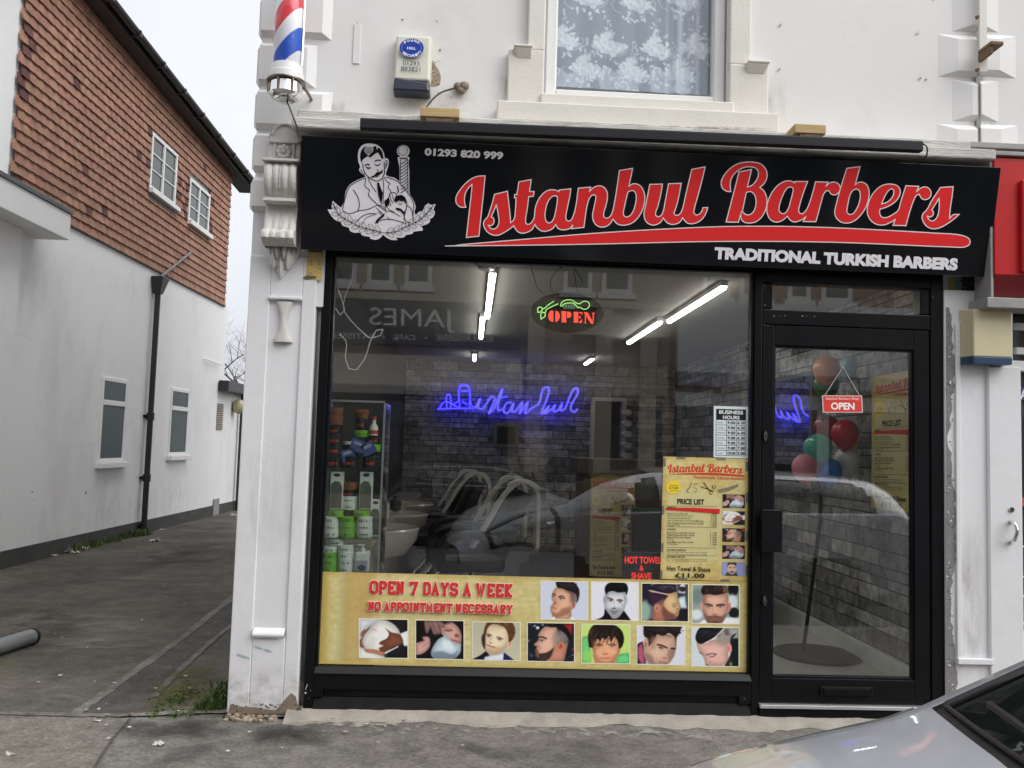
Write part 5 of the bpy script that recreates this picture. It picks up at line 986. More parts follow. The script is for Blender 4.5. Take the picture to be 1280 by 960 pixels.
def d6(p):
    p.poly([(640,70),(1130,70),(1130,480),(640,480)], (32,28,32), 6, 1, 0)
    p.poly([(880,140),(990,100),(1060,150),(1095,230),(1090,330),(1000,330),(900,230)], (202,160,148), 12); p.poly([(920,150),(1000,170),(1010,190),(930,190)], (150,110,104), 20, .6)
    p.poly([(720,90),(880,90),(930,130),(925,160),(880,150),(895,200),(870,225),(850,215),(840,230),(815,220),(790,150),(750,220),(735,190)], (150,118,112), 8); 
    for a, b in (((800,100),(850,215)),((760,100),(800,190)),((850,95),(895,190))): p.line([a, b], 7, (92,68,66), 7, .8, 0)
    p.poly([(910,215),(980,260),(1020,300),(1090,320),(1085,400),(1030,460),(930,480),(830,470),(790,420),(820,330)], (196,210,220), 12); p.poly([(800,400),(900,390),(1000,420),(1060,390),(1030,470),(900,480),(810,470)], (112,124,134), 40, .8); p.ell(960,330,60,40,(226,236,244),.6,40,.8)
    p.poly([(640,310),(720,285),(700,250),(760,245),(785,290),(770,360),(700,420),(640,430)], (204,160,152), 8); p.line([(700,350),(770,300)], 6, (140,100,96), 7, .8, 0); p.poly([(780,290),(900,228),(920,240),(860,270),(800,310)], (24,22,24), 5)
    p.line([(925,182),(965,190),(1000,182)], 8, (70,46,44)); p.ell(1050,235,26,16,(150,100,92),.5,10); p.ell(1040,242,10,6,(60,34,34),0,6); p.line([(990,275),(1040,285),(1085,310)], 13, (176,104,108)); p.line([(1000,285),(1080,305)], 4, (90,44,50), 4, .9, 0); p.line([(930,120),(980,110)], 10, (60,44,42), 14, .6, 0)
def d7(p):
    p.mix(np.clip((p.V-.2)*.7, 0, 1), (216, 214, 190), .7)
    p.poly([(70,470),(180,415),(235,370),(300,440),(420,420),(430,390),(520,470)], (28,30,44), 8); p.poly([(215,440),(240,430),(420,395),(440,400),(420,480),(220,480)], (212,220,238), 8); p.poly([(425,390),(520,460),(540,480),(418,480)], (40,44,100), 8)
    p.poly([(235,85),(490,85),(500,260),(430,360),(360,410),(290,412),(230,370),(200,310),(195,230)], (226,206,176), 9); p.poly([(195,200),(230,180),(225,360),(205,330),(188,270)], (56,38,30), 14, .9); p.poly([(300,330),(420,330),(360,408),(290,410),(235,370)], (190,160,130), 40, .6); p.ell(350,280,60,40,(236,220,194),0,50,.7)
    p.ell(488,300,24,44,(226,190,160),.4,8); p.ell(490,300,10,24,(176,130,104),.4,8,.7)
    p.poly([(205,200),(225,110),(260,58),(500,58),(545,140),(540,200),(500,270),(478,280),(470,200),(440,130),(380,95),(300,85),(250,130),(232,190)], (112,78,54), 10); p.streaks((290,62,500,95), 16, 34, 6, [(140,100,72),(80,54,38),(160,122,88)], .7); p.streaks((470,100,530,200), 14, 40, 6, [(140,100,72),(80,54,38)], 1.2)
    p.line([(230,192),(262,190),(292,206)], 8, (120,88,64)); p.line([(348,222),(380,226),(412,246)], 8, (120,88,64)); p.eye(264,214,22,9,.1); p.eye(378,248,22,9,.25); p.line([(302,230),(268,265),(285,285)], 8, (186,150,122), 9, .8); p.ell(285,286,16,6,(150,108,88),.2,6,.7)
    p.line([(240,304),(278,322),(330,334)], 10, (172,108,92)); p.line([(246,304),(280,318),(324,331)], 4, (120,64,56), 4, .8)
def d8(p):
    for k in range(60): p.ell(random.uniform(680,1180), random.uniform(70,480), random.uniform(4,16), random.uniform(4,16), random.choice([(60,70,84),(150,156,160),(190,60,60),(20,22,28),(86,110,140),(210,214,216)]), 0, 8, .8)
    p.poly([(1080,90),(1160,90),(1150,200),(1090,200)], (160,44,50), 10); p.ell(785,125,18,16,(226,226,220),0,6)
    p.poly([(960,330),(1110,280),(1080,430),(1060,490),(880,490),(880,440)], (196,140,118), 10)
    p.poly([(870,110),(990,110),(1000,240),(990,330),(960,400),(900,460),(800,450),(760,420),(770,390),(760,370),(780,330),(742,305),(795,250),(790,205)], (218,172,150), 9); p.poly([(960,330),(968,300),(940,400),(900,460),(800,450),(800,400),(880,390)], (72,52,48), 18, .9); p.poly([(765,345),(790,365),(800,450),(760,430)], (96,64,58), 12, .7)
    p.ell(1045,225,80,80,(140,132,128),.4,80,.9); p.ell(985,250,40,50,(170,150,140),0,60,.6); p.poly([(880,110),(930,92),(1020,92),(1100,130),(1142,215),(1136,290),(1090,200),(1030,150),(985,120),(930,118)], (38,30,32), 22)
    p.ell(1030,325,38,52,(206,132,112),.3,8); p.ell(1032,322,18,30,(146,78,66),.3,8,.7); p.line([(795,225),(830,222),(878,240)], 14, (50,34,32)); p.eye(832,262,22,8); p.ell(775,318,14,10,(176,112,96),0,8,.7); p.line([(760,375),(790,382)], 10, (160,90,84), 6, 1, 0); p.ell(880,310,50,40,(230,190,168),0,50,.7)
def d9(p):
    p.poly([(60,200),(150,180),(170,480),(60,490)], (116,196,120), 40); p.ell(130,410,50,70,(150,214,110),0,50); p.poly([(480,400),(620,380),(620,500),(450,500)], (110,200,130), 40)
    p.poly([(180,150),(510,150),(505,360),(450,450),(430,500),(230,500),(200,420)], (226,168,132), 10); p.poly([(200,400),(260,440),(340,480),(420,450),(480,360),(440,500),(220,500)], (190,128,98), 40, .7)
    p.poly([(150,310),(140,160),(200,60),(430,55),(520,120),(548,220),(520,310),(490,330),(480,250),(440,180),(400,260),(380,180),(330,230),(300,200),(280,240),(240,210),(220,260),(190,320)], (42,32,28), 9); p.streaks((170,80,520,220), 44, 70, 8, [(80,62,52),(26,20,18),(112,90,74)], 2.0)
    p.line([(228,282),(262,272),(305,288)], 10, (60,42,34)); p.line([(372,284),(410,270),(450,284)], 10, (60,42,34)); p.eye(262,299,27,9); p.eye(412,298,27,9); p.poly([(180,230),(240,230),(220,380),(190,330)], (170,112,84), 50, .6); p.line([(320,300),(310,370)], 8, (196,136,106), 12, .6, 0); p.ell(335,388,34,9,(176,110,86),0,9,.8)
    p.line([(282,432),(335,438),(388,431)], 11, (196,112,98)); p.line([(286,433),(335,435),(384,432)], 3.5, (140,70,62), 4, .8); p.ell(260,370,34,26,(236,180,146),0,30,.7); p.ell(430,370,34,26,(236,180,146),0,30,.7)
def d10(p):
    p.poly([(700,280),(760,245),(780,330),(800,500),(690,500)], (46,40,46), 9); p.poly([(715,300),(755,260),(790,500),(740,490),(705,400)], (176,92,124), 10)
    p.poly([(820,180),(1140,170),(1145,300),(1130,380),(1080,470),(1040,510),(880,510),(790,440),(770,330)], (206,172,152), 10); p.poly([(790,380),(860,400),(900,510),(820,510)], (150,116,102), 30, .7); p.poly([(1060,340),(1130,330),(1125,400),(1070,490),(1050,420)], (150,114,104), 26, .7)
    p.ell(793,270,22,58,(206,164,146),-.1,8); p.ell(797,280,10,30,(120,84,76),0,8,.7); p.poly([(770,70),(900,70),(920,170),(860,270),(830,300),(820,210),(780,190)], (70,54,52), 14)
    p.poly([(780,70),(1215,75),(1190,130),(1205,150),(1165,165),(1140,310),(1130,200),(1060,150),(990,180),(920,160),(870,200),(800,190)], (42,32,34), 9); p.streaks((800,80,1160,170), 36, 70, 8, [(90,68,66),(26,20,22),(66,50,50)], .3)
    p.line([(930,280),(980,290),(1040,318)], 16, (44,32,32)); p.eye(972,322,28,11,.2); p.eye(1112,334,18,8); p.poly([(860,190),(930,190),(900,330),(850,330)], (170,132,114), 50, .6); p.line([(1085,325),(1135,325)], 15, (46,32,32), 6, 1, 0); p.line([(1050,330),(1040,400),(1020,430)], 10, (176,136,120), 12, .7); p.ell(1010,435,22,9,(140,98,88),0,8,.7); p.line([(955,478),(1000,482),(1040,496)], 12, (160,96,94)); p.ell(930,380,50,40,(222,190,170),0,50,.7)
def d11(p):
    p.poly([(860,150),(1050,140),(1050,330),(900,330)], (166,170,166), 20); p.poly([(880,340),(980,240),(1000,240),(930,330),(1040,330),(1040,830),(800,830),(900,600)], (30,32,42), 14)
    p.poly([(780,830),(880,660),(930,720),(940,830)], (54,56,50), 12); p.ell(905,790,20,40,(170,180,170),0,14,.7)
    p.poly([(290,400),(620,350),(880,300),(890,420),(850,600),(870,660),(770,800),(600,830),(460,800),(430,700),(380,600),(330,540),(300,450)], (222,180,168), 12); p.ell(770,300,130,160,(158,148,138),.2,120,.9); p.poly([(780,145),(860,150),(882,280),(800,260)], (96,88,84), 40, .8)
    p.ell(878,500,44,90,(226,170,158),-.1,10); p.ell(862,500,22,48,(206,110,104),-.1,14,.7)
    p.poly([(280,270),(340,150),(380,130),(770,140),(700,240),(560,340),(440,400),(370,425),(300,390),(275,330)], (30,30,38), 10); p.streaks((300,150,680,330), 34, 90, 8, [(80,84,96),(20,20,26),(110,110,120)], -.4); p.line([(440,410),(600,320),(700,230),(780,145)], 16, (236,228,222), 8)
    p.line([(460,622),(540,600),(650,606)], 16, (86,62,58)); p.line([(530,640),(570,655),(620,630)], 13, (50,38,38)); p.line([(345,570),(400,615)], 14, (70,52,50), 6, 1, 0); p.ell(480,795,30,12,(130,90,86),0,8); p.ell(540,750,16,20,(176,124,116),0,10,.7); p.ell(720,700,80,60,(226,176,166),0,60,.7)
def Q(x0, y0, x1, y1): return [(x0, y0), (x1, y0+.016*(x1-x0)), (x1, y1), (x0, y1-.016*(x1-x0))]
photo(Q(676,726.2,734.6,774.8), (670,720,9.846), (205,211,226), d1, 'haircut photo of a man in three-quarter view with a slick quiff')
photo(Q(739.2,727,798,776), (670,720,9.846), (224,225,238), d2, 'black and white haircut photo of a man in a dark coat')
photo(Q(802,728.8,860.5,777.2), (795,720,9.143), (110,116,120), d3, 'haircut photo of a man in right profile with a shaved parting')
photo(Q(865,730.4,924.4,780), (795,720,9.143), (150,162,160), d4, 'haircut photo of a bearded man facing front')
photo(Q(448.9,773.2,510,823), (440,765,8), (60,60,62), d5, 'photo of hands rubbing a white towel')
photo(Q(519.5,774.8,580,824.4), (440,765,8), (32,28,32), d6, 'photo of a lathered face being shaved')
photo(Q(590.2,777,650.4,825.8), (580,770,8.533), (186,184,160), d7, 'haircut photo of a smiling boy')
photo(Q(659.1,778,718.2,827.4), (580,770,8.533), (36,40,48), d8, 'haircut photo of a man in left profile with a fade')
photo(Q(727.1,780,787.2,829.8), (720,775,9.143), (196,222,128), d9, 'haircut photo of a man on a green background')
photo(Q(796,781.6,856.2,831.3), (720,775,9.143), (216,216,226), d10, 'haircut photo of a man in a pink collar looking down')
photo(Q(864.6,783.4,923.7,833.4), (850,775,14.22), (206,216,222), d11, 'haircut photo of a boy with a shaved line looking down')

# ------------------------------------------------------------------ price list poster (also stands on the inner wall and the desk)
PQ = [(828.2, 570.5), (935.2, 573.6), (935, 727.4), (826.2, 723.8)]
def price_poster(plane, quad, label, off=0., res=(70, 96), tape=True, right_crop=None):
    cc = lerp2(quad, .5, 1); base = plane(cc[0], cc[1], off)
    t = thing('price_list_poster', base, label, 'poster')
    # drawing units: the pixel frame of the poster on the window
    q0 = [np.array(a, float) for a in PQ]
    def xf(p):
        u = (p[0]-827.2)/107.9; v = (p[1]-(570.5+u*3.1))/153.6; return lerp2(quad, u, v)
    class Sub:
        n = plane.n
        def __call__(s, x, y, o=0.): r_ = xf((x, y)); return plane(r_[0], r_[1], off+o)
    SP = Sub()
    p = parchment(PQ, *res, base=(204, 186, 116)); p.poly([(838, 617), (893, 617), (899, 624), (898, 690), (893, 699), (880, 700), (832, 697), (834, 624)], (206, 200, 150), 5, .75, 2)
    p.mesh(SP).build('sheet', M['ink'], t)
    fl = Flat(SP, base=.0005)
    sx = lambda q: (833+(q[0]-566)*(928-833)/(1196-566), 577.5+(q[1]-200)*(593-577.5)/(309-200)+(q[0]-566)/630*3.0)
    script_name(fl, sx, (202, 62, 44), None, sub=2)
    fl.text('TRADITIONAL TURKISH BARBERS', (866.5, 598.2), (930.5, 600.2), (866.5, 595), (196, 84, 60), .02)
    fl.text('PRICE LIST', (846.3, 630.3), (880.2, 631.2), (846.3, 623.3), (42, 38, 34), .035)
    st = []
    for k in range(32): a = 2*math.pi*k/32; r_ = 9.6 if k % 2 else 8.0; st.append((841.5+r_*math.cos(a)*1.08, 609+r_*math.sin(a)))
    fl.poly(st, (232, 206, 60)); fl.text('£7.00', (836, 611.3), (847.6, 611.6), (836, 608.2), (70, 54, 20), .02); fl.ribbon([(836, 606.5), (848, 606.7)], .6, (110, 90, 30)); fl.ribbon([(836, 613.5), (848, 613.7)], .6, (110, 90, 30))
    K = (46, 42, 38)
    fl.ribbon([(875.5, 608.5), (884, 611), (891.5, 614)], .9, K); fl.ribbon([(879, 603), (884, 610), (888, 615)], .9, K); fl.disc(892, 608.8, 2.4, 1.9, K); fl.disc(892, 608.8, 1.5, 1.1, (200, 186, 120)); fl.disc(888.5, 616, 1.9, 2.3, K); fl.disc(888.5, 616, 1.1, 1.5, (200, 186, 120))
    fl.poly([(897, 612), (910, 609), (922, 605), (923, 608), (911, 613.5), (898, 616)], (120, 116, 100)); 
    for k in range(10): fl.ribbon([(899+2.2*k, 615.2-.75*k), (898.8+2.2*k, 613.6-.75*k)], .35, (200, 186, 124))
    fl.curve([(864, 603), (862, 608), (858, 614), (861, 616)], .6, K, 4); fl.curve([(866, 609), (871, 611), (870, 615), (866, 614)], .5, (100, 96, 84), 4); fl.ribbon([(866, 605), (872, 604)], .5, K)
    fl.poly([(832, 634.3), (870, 634.8), (899.6, 636.3), (899.2, 642), (890, 641.4), (860, 639), (832.5, 637.5)], (204, 44, 40))
    fl.ribbon([(832, 632.2), (897, 633)], .35, K); fl.ribbon([(833, 658.3), (896, 659.2)], .35, K); fl.ribbon([(833, 684.2), (896, 685.2)], .35, K); fl.ribbon([(833, 694), (895, 694.8)], .3, K); fl.ribbon([(889, 643), (888.6, 658)], .35, K); fl.ribbon([(888.4, 664), (887.6, 683)], .35, K)
    rows = [(640.5, 'Senior Cut Over 65', '8.50'), (643.5, 'Kids Cut Up To 12 Years', '9.00'), (646.6, 'Wash Cut and Blow Dry', '12.00'), (649.6, 'Hot Towel Shave and Face Massage', '15.00'), (652.6, 'Full Turkish Shave and Hot Towel', '20.00'), (655.4, 'Clipper Cut', '8.00'), (664.5, 'Beard Trim and Hot Towel', '7.00'), (667.4, 'Head Shave and Hot Towel', '12.00'), (670.3, 'Beard Line with Razor', '5.00'), (673.2, 'Waxing', '4.00'), (676.1, 'Face Mask and Hot Towel', '10.00'), (679, 'Threading', '6.00')]
    for y, a, b in rows:
        fl.text(a, (834, y+2.1), (834+1.42*len(a), y+2.1+.025*len(a)), (834, y), K, .01); fl.text(b, (890.5, y+2.6), (896, y+2.7), (890.5, y+.6), K, .01)
    for y, a in ((632.9, 'HAIRCUT'), (660.4, 'SHAVING'), (686.3, 'ISTANBUL SPECIAL'), (694.8, 'ISTANBUL DELUXE')): fl.text(a, (834, y+2), (834+1.5*len(a), y+2.2), (834, y), K, .03)
    for y in (689.4, 692, 698, 700.3): fl.text('Hair cut wash shave hot towel mask massage' if y < 694 else 'Hair cut wax wash shave mask and massage', (834, y+1.7), (884, y+2.2), (834, y), K, .0)
    fl.text('Hot Towel & Shave', (834.7, 713.2), (888, 714.8), (834.7, 707.3), (62, 44, 24), .03, 1.1); fl.text('£11.00', (844.5, 721.8), (881, 722.6), (844.5, 716), (46, 34, 22), .035, 1.1)
    fl.build('lettering', M['ink'], t)
    for i, (y0, dr_) in enumerate(((617.7, d6), (638.6, d5), (660, d8), (681.2, d6), (702.4, None))):
        x0 = 903; q = [(x0, y0), (x0+28, y0+.5), (x0+28, y0+17.5), (x0, y0+17)]
        if dr_ is None:
            pc_ = Pic(q, 24, 18, x0, y0, 1, (150, 158, 206)); pc_.poly([(3, 18), (7, 12), (17, 11), (20, 18)], (60, 60, 70), 2); pc_.ell(12, 8, 5.6, 7.2, (216, 186, 166), 0, 1.5); pc_.poly([(6, 6), (7, 1), (17, 0), (18, 6), (14, 3), (9, 3)], (50, 42, 40), 1.5); pc_.line([(9, 7), (11, 7)], 1.1, (60, 46, 44), 1, 1, 0); pc_.line([(14, 7), (16, 7)], 1.1, (60, 46, 44), 1, 1, 0); pc_.ell(12, 12.3, 2.4, 1.2, (90, 40, 40), 0, 1)
        else:
            ox, oy, W_, H_ = {d6: (640, 75, 480, 400), d5: (65, 65, 500, 410), d8: (675, 70, 510, 420)}[dr_]
            pc_ = Pic(q, 26, 18, x0-ox*28/W_, y0-oy*17/H_, W_/28, (40, 36, 40)); pc_.Y = (pc_.px[..., 1]-y0)*H_/17+oy; dr_(pc_)
        pc_.mesh(SP, .0012).build('photo_print', M['ink'], t)
    if tape:
        for (x0, y0, x1, y1) in ((828.6, 572, 831, 583), (845, 571, 856, 573.5), (932, 577, 935, 589), (827.6, 632, 830, 643), (932, 616, 935, 628), (827.2, 679, 829.6, 690), (932, 664, 935, 676), (826.6, 713, 829, 723), (848, 722.3, 859, 725.2), (901, 724, 912, 727), (932, 706, 935, 718)):
            f2 = Flat(SP, base=.0022); f2.poly([(x0, y0), (x1, y0), (x1, y1), (x0, y1)], (112, 112, 108)); f2.build('tape', M['ink'], t)
    return t
price_poster(BP, PQ, 'yellow price list poster taped inside the main shop window')
# ------------------------------------------------------------------ opening hours, hanging plate, red lettering
HP = PY(GY-.0025); hq = [(892.2, 507.3), (935.4, 508.6), (935, 573), (892, 571.5)]
t = thing('opening_hours_notice', HP(913, 572), 'white business hours notice with handwritten times above the price list', 'notice')
fl = Flat(HP); fl.poly(hq, (212, 222, 226)); fl.poly([(895.2, 511), (932.6, 512), (932.4, 525.3), (895, 524.5)], (24, 26, 28)); 
for k in range(8): y = 524.6+6.35*k; fl.ribbon([(895, y), (932.4, y+.9)], .5, (60, 66, 72))
for x in (895.2, 908.3, 920.4, 932.4): fl.ribbon([(x, 525), (x-.2, 569.6)], .55, (50, 56, 60))
fl.text('BUSINESS', (898.8, 517.2), (928.8, 518.2), (898.9, 512.6), (228, 232, 232), .03); fl.text('HOURS', (903.6, 523.8), (924.4, 524.4), (903.7, 519.3), (228, 232, 232), .03)
for k, (d_, a_, b_) in enumerate((('Monday', '9.00', '6.30'), ('Tuesday', '9.00', '6.30'), ('Wednesday', '9.00', '6.30'), ('Thursday', '9.00', '6.30'), ('Friday', '9.00', '7.00'), ('Saturday', '9.00', '7.00'), ('Sunday', '10.00', '5.00'))):
    y = 529.4+6.35*k; fl.text(d_, (897, y), (897+1.05*len(d_), y+.2), (897, y-2.2), (70, 76, 82), .0); fl.text(a_, (909.6, y+.6), (919, y+.9), (909.6, y-3), (26, 28, 36), .02); fl.text(b_, (921.6, y+.8), (931.4, y+1.1), (921.6, y-2.8), (26, 28, 36), .02)
fl.build('sheet', M['ink'], t)
for q in ([(895.6, 571.4), (907, 571.8), (907, 575.3), (895.6, 574.9)],):
    fl = Flat(PY(GY-.0045)); fl.poly(q, (126, 122, 112)); fl.build('tape', M['ink'], t)
DP = PY(.040)
t = thing('open_plate', DP(1053, 516), 'small red OPEN plate hanging by string on the glass door', 'sign')
c4 = [DP(*q) for q in ((1027.4, 494.1), (1077.7, 494.4), (1078.8, 515.8), (1028.6, 515.8))]
mb = MB(); mb.hexa([c4[3], c4[2], c4[2]+np.array([0, .005, 0]), c4[3]+np.array([0, .005, 0]), c4[0], c4[1], c4[1]+np.array([0, .005, 0]), c4[0]+np.array([0, .005, 0])]); mb.build('plate', mat('pink_white_plate', (.75, .58, .56), .4), t)
fl = Flat(DP, base=.0008); fl.poly([(1028.9, 495.3), (1076.3, 495.6), (1077.3, 514.6), (1030, 514.6)], (212, 66, 58)); fl.text('Istanbul Barbers Shop', (1032.2, 500.6), (1073.6, 500.9), (1032.2, 496.4), (246, 206, 200), .01); fl.text('OPEN', (1038.6, 512), (1068.2, 512.4), (1038.6, 503), (250, 240, 238), .03, .96); fl.build('lettering', M['ink'], t)
mb = MB()
for q in ((1031.2, 494.2), (1074.3, 494.4)): mb.tube([DP(1053.6, 458.6), DP(*q)], .0018, 5)
mb.build('string', mat('white_string', (.62, .60, .58), .8), t); mb = MB(); c_ = DP(1053.7, 460); mb.ball(c_, .011, .008, .011, 10); mb.build('suction_hook', M['showglass'], t, smooth=180)
IP = PY(.10)
t = thing('shave_sign', IP(804, 724), 'dark board with red HOT TOWEL & SHAVE lettering beside the price list', 'sign')
c4 = [IP(*q) for q in ((779, 690), (829, 691), (829, 728), (779, 727))]
mb = MB(); e = np.array([0, .02, 0]); mb.hexa([c4[3], c4[2], c4[2]+e, c4[3]+e, c4[0], c4[1], c4[1]+e, c4[0]+e]); mb.build('board', M['blackmatt'], t)
fl = Flat(IP, base=.001)
for st, x0, x1, y0, y1 in (('HOT TOWEL', 780.8, 826.8, 704.4, 695.6), ('&', 799.3, 804.8, 713.4, 706.6), ('SHAVE', 789, 814.5, 724, 715.6)): fl.text(st, (x0, y0), (x1, y0+.4), (x0, y1), (225, 52, 44), .035, .95)
fl.build('lettering', ink('lit_red_letters', .4, emit=.5), t)

# ------------------------------------------------------------------ oval light-up sign
OP = PY(.16)
t = thing('led_open_sign', OP(709, 415), 'dark oval light-up OPEN sign with green scissors and comb hanging in window', 'sign')
L3 = [OP(709+45.5*math.cos(a)+.02*0, 390.5+24.7*math.sin(a)+.035*45.5*math.cos(a)) for a in np.linspace(0, 2*math.pi, 48, endpoint=False)]
mb = MB(); mb.extrude(L3, (0, .025, 0)); mb.build('panel', mat('smoked_panel', (.006, .005, .005), .6, spec=.1), t, bevel=.002)
def og(*p): return [(660+x/12.19, 360+y/12.19) for x, y in p]
GRN, LRD = (150, 214, 110), (255, 70, 54)
fl = Flat(OP, base=.0015)
for c_ in (((215,318),(245,312),(300,265),(395,200)), ((265,375),(280,330),(330,300),(460,240)), ((150,300),(180,290),(212,305),(212,345),(195,362),(150,372),(148,340),(150,300)), ((200,485),(200,385),(225,372),(258,385),(262,420),(240,450),(205,462)), ((500,285),(500,245),(540,200),(610,180),(680,190),(730,225),(790,240),(830,210),(890,205),(930,230),(935,270),(900,315),(840,322),(790,295),(760,300),(730,265),(690,232),(620,230),(550,245),(515,280))): fl.curve(og(*c_), 1.25, GRN, 6)
for k in range(8): x = 540+24*k; fl.ribbon(og((x, 258-abs(k-3)*3), (x+4, 318)), .55, (120, 160, 120))
fl.build('green_outline', ink('lit_green_tubes', .4, emit=.75), t)
fl = Flat(OP, base=.0015)
fl.poly(og((385,345),(340,352),(315,390),(310,430),(320,475),(345,505),(385,515)), LRD, 3); fl.poly(og((418,345),(455,360),(478,400),(482,440),(470,480),(445,507),(418,516)), LRD, 3)
fl.poly(og((510,352),(580,357),(580,515),(590,525),(505,520),(515,505)), LRD); fl.poly(og((595,358),(640,368),(662,395),(655,430),(630,450),(595,455)), LRD, 3)
fl.poly(og((695,365),(765,366),(762,528),(690,525),(700,505)), LRD); fl.poly(og((778,366),(828,372),(826,412),(805,385),(778,380)), LRD); fl.poly(og((778,435),(800,425),(800,470),(778,455)), LRD); fl.poly(og((776,515),(805,500),(825,470),(820,530),(776,530)), LRD)
fl.poly(og((850,370),(910,375),(1000,540),(965,548),(862,395)), LRD); fl.poly(og((868,410),(882,430),(878,525),(892,538),(848,538),(866,525)), LRD); fl.poly(og((975,380),(1025,380),(1005,400),(1000,520),(985,490),(988,400)), LRD)
fl.build('red_lettering', ink('lit_red_tubes', .4, emit=.9), t)
mb = MB()
for c_ in (((663, 331), (668, 348), (672, 360), (680, 368)), ((704, 332), (690, 346), (688, 356), (692, 367)), ((717, 333), (719, 348), (722, 367)), ((719, 336), (726, 348), (729, 354))): mb.tube(catmull([PY(.15)(*q) for q in c_], 6), .0022, 5)
mb.build('cord', M['cable'], t)
# loose white flex dangling in the window
mb = MB(); mb.tube(catmull([PY(.12)(400+x/3.84, 310+y/3.84) for x, y in ((110,35),(150,80),(150,150),(122,230),(112,290),(150,350),(200,400),(240,430),(290,420),(303,390),(270,395),(245,440),(215,530),(175,585),(140,580),(122,530),(125,450),(95,412))], 6), .0032, 6)
tag(mb.build('hanging_flex', mat('white_flex', (.55, .55, .53), .5), origin=PY(.12)(428, 319)), 'tangled white flex dangling in the top left of the window', 'cable')
mb = MB(); mb.tube(catmull([PY(.10)(400+x/3.84, 310+y/3.84) for x, y in ((85,195),(105,250),(118,300),(95,322),(75,290))], 6), .004, 6)
tag(mb.build('hanging_flex', mat('white_flex_end', (.5, .5, .48), .5), origin=PY(.10)(422, 361)), 'short white flex end beside the tangled one in the window', 'cable')

# ================================================================== interior
FZ, CZ = .05, 2.62; RX = 2.74; LX = -.93; BY = 7.0
stonewhite = mat('pale_ceiling', (.42, .41, .39), .85, var=.03)
def stone_wall(name, parent, origin, ux, width, z0, z1, skip=None):
    """split-face stone courses: every stone its own depth and shade"""
    n = np.cross(np.array(ux), (0, 0, 1.0)); mb = MB(); z = z0; o = np.array(origin, float); ux = np.array(ux, float)
    while z < z1-.01:
        h = min(random.choice([.05, .07, .09, .11, .13]), z1-z); x = -random.uniform(0, .25)
        while x < width:
            w_ = random.uniform(.16, .52); a, b = max(0, x), min(width, x+w_); x += w_
            if b-a < .01 or (skip and skip((a+b)/2, z+h/2)): continue
            d = random.uniform(.008, .085); g = random.uniform(.26, .62)*random.choice([1, 1, .62]); c_ = np.array((g*1.0, g*.965, g*.92)); k = .004
            P_ = lambda u, zz, dd: o+ux*u+np.array([0, 0, zz])+n*dd
            mb.hexa([P_(a+k, z+k, d), P_(b-k, z+k, d+random.uniform(-.035, .03)), P_(b-k, z+k, 0), P_(a+k, z+k, 0), P_(a+k, z+h-k, d+random.uniform(-.035, .03)), P_(b-k, z+h-k, d), P_(b-k, z+h-k, 0), P_(a+k, z+h-k, 0)], 0, c_)
        z += h
    return mb.build(name, stone_m, parent)
def stone_shader():
    m = bpy.data.materials.new('split_face_stone'); t_, b = nodes(m); a = N(t_, 'ShaderNodeAttribute'); a.attribute_name = 'Col'; tc = N(t_, 'ShaderNodeTexCoord')
    n = N(t_, 'ShaderNodeTexNoise', Scale=13., Detail=9., Roughness=.7); t_.links.new(tc.outputs['Object'], n.inputs['Vector']); r = N(t_, 'ShaderNodeValToRGB'); r.color_ramp.elements[0].position = .3; r.color_ramp.elements[1].position = .7; r.color_ramp.elements[0].color = (.32, .32, .32, 1); r.color_ramp.elements[1].color = (1.7, 1.7, 1.7, 1)
    t_.links.new(n.outputs['Fac'], r.inputs[0]); mx = N(t_, 'ShaderNodeMixRGB', blend_type='MULTIPLY'); mx.inputs[0].default_value = 1; t_.links.new(a.outputs['Color'], mx.inputs[1]); t_.links.new(r.outputs[0], mx.inputs[2]); t_.links.new(mx.outputs[0], b.inputs['Base Color']); b.inputs['Roughness'].default_value = .85
    bp_ = N(t_, 'ShaderNodeBump', Strength=1., Distance=.05); t_.links.new(n.outputs['Fac'], bp_.inputs['Height']); t_.links.new(bp_.outputs[0], b.inputs['Normal']); return m
stone_m = stone_shader()
mortar = mat('dark_mortar', (.035, .033, .03), .9)
inside = thing('shop_interior', (1, 3.5, FZ), 'dim barber shop room with split-face stone walls behind the glass', 'room')
inside['kind'] = 'structure'
mb = MB(); mb.box(LX, RX+.06, .121, BY+.1, FZ-.05, FZ); mb.build('floor', mat('pale_grey_floor_tile', (.52, .51, .48), .35, var=.08, scale=3), inside)
mb = MB(); mb.box(LX-.2, RX+.3, .125, BY+.2, CZ, CZ+.05); mb.build('ceiling', stonewhite, inside)
mb = MB(); mb.box(RX+.061, RX+.1, .125, BY+.1, FZ, CZ); mb.box(LX-.06, LX-.001, .305, BY+.1, FZ, CZ); mb.box(LX, RX+.06, BY+.061, BY+.1, FZ, CZ); mb.build('wall_backing', mortar, inside)
stone_wall('stone_wall', inside, (RX+.06, .13, FZ+.12), (0, 1, 0), BY-.1, 0, CZ-FZ-.12).location
stone_wall('stone_wall', inside, (RX+.05, BY+.06, FZ), (-1, 0, 0), RX-LX+.05, 0, CZ-FZ)
mb = MB(); mb.box(RX+.01, RX+.06, .13, BY, FZ, FZ+.12); mb.build('skirting', mat('white_skirting', (.75, .75, .72), .5), inside, bevel=.006)
for o_ in [o_ for o_ in bpy.data.objects if o_.parent == inside and o_.name.startswith('stone_wall')]: pass
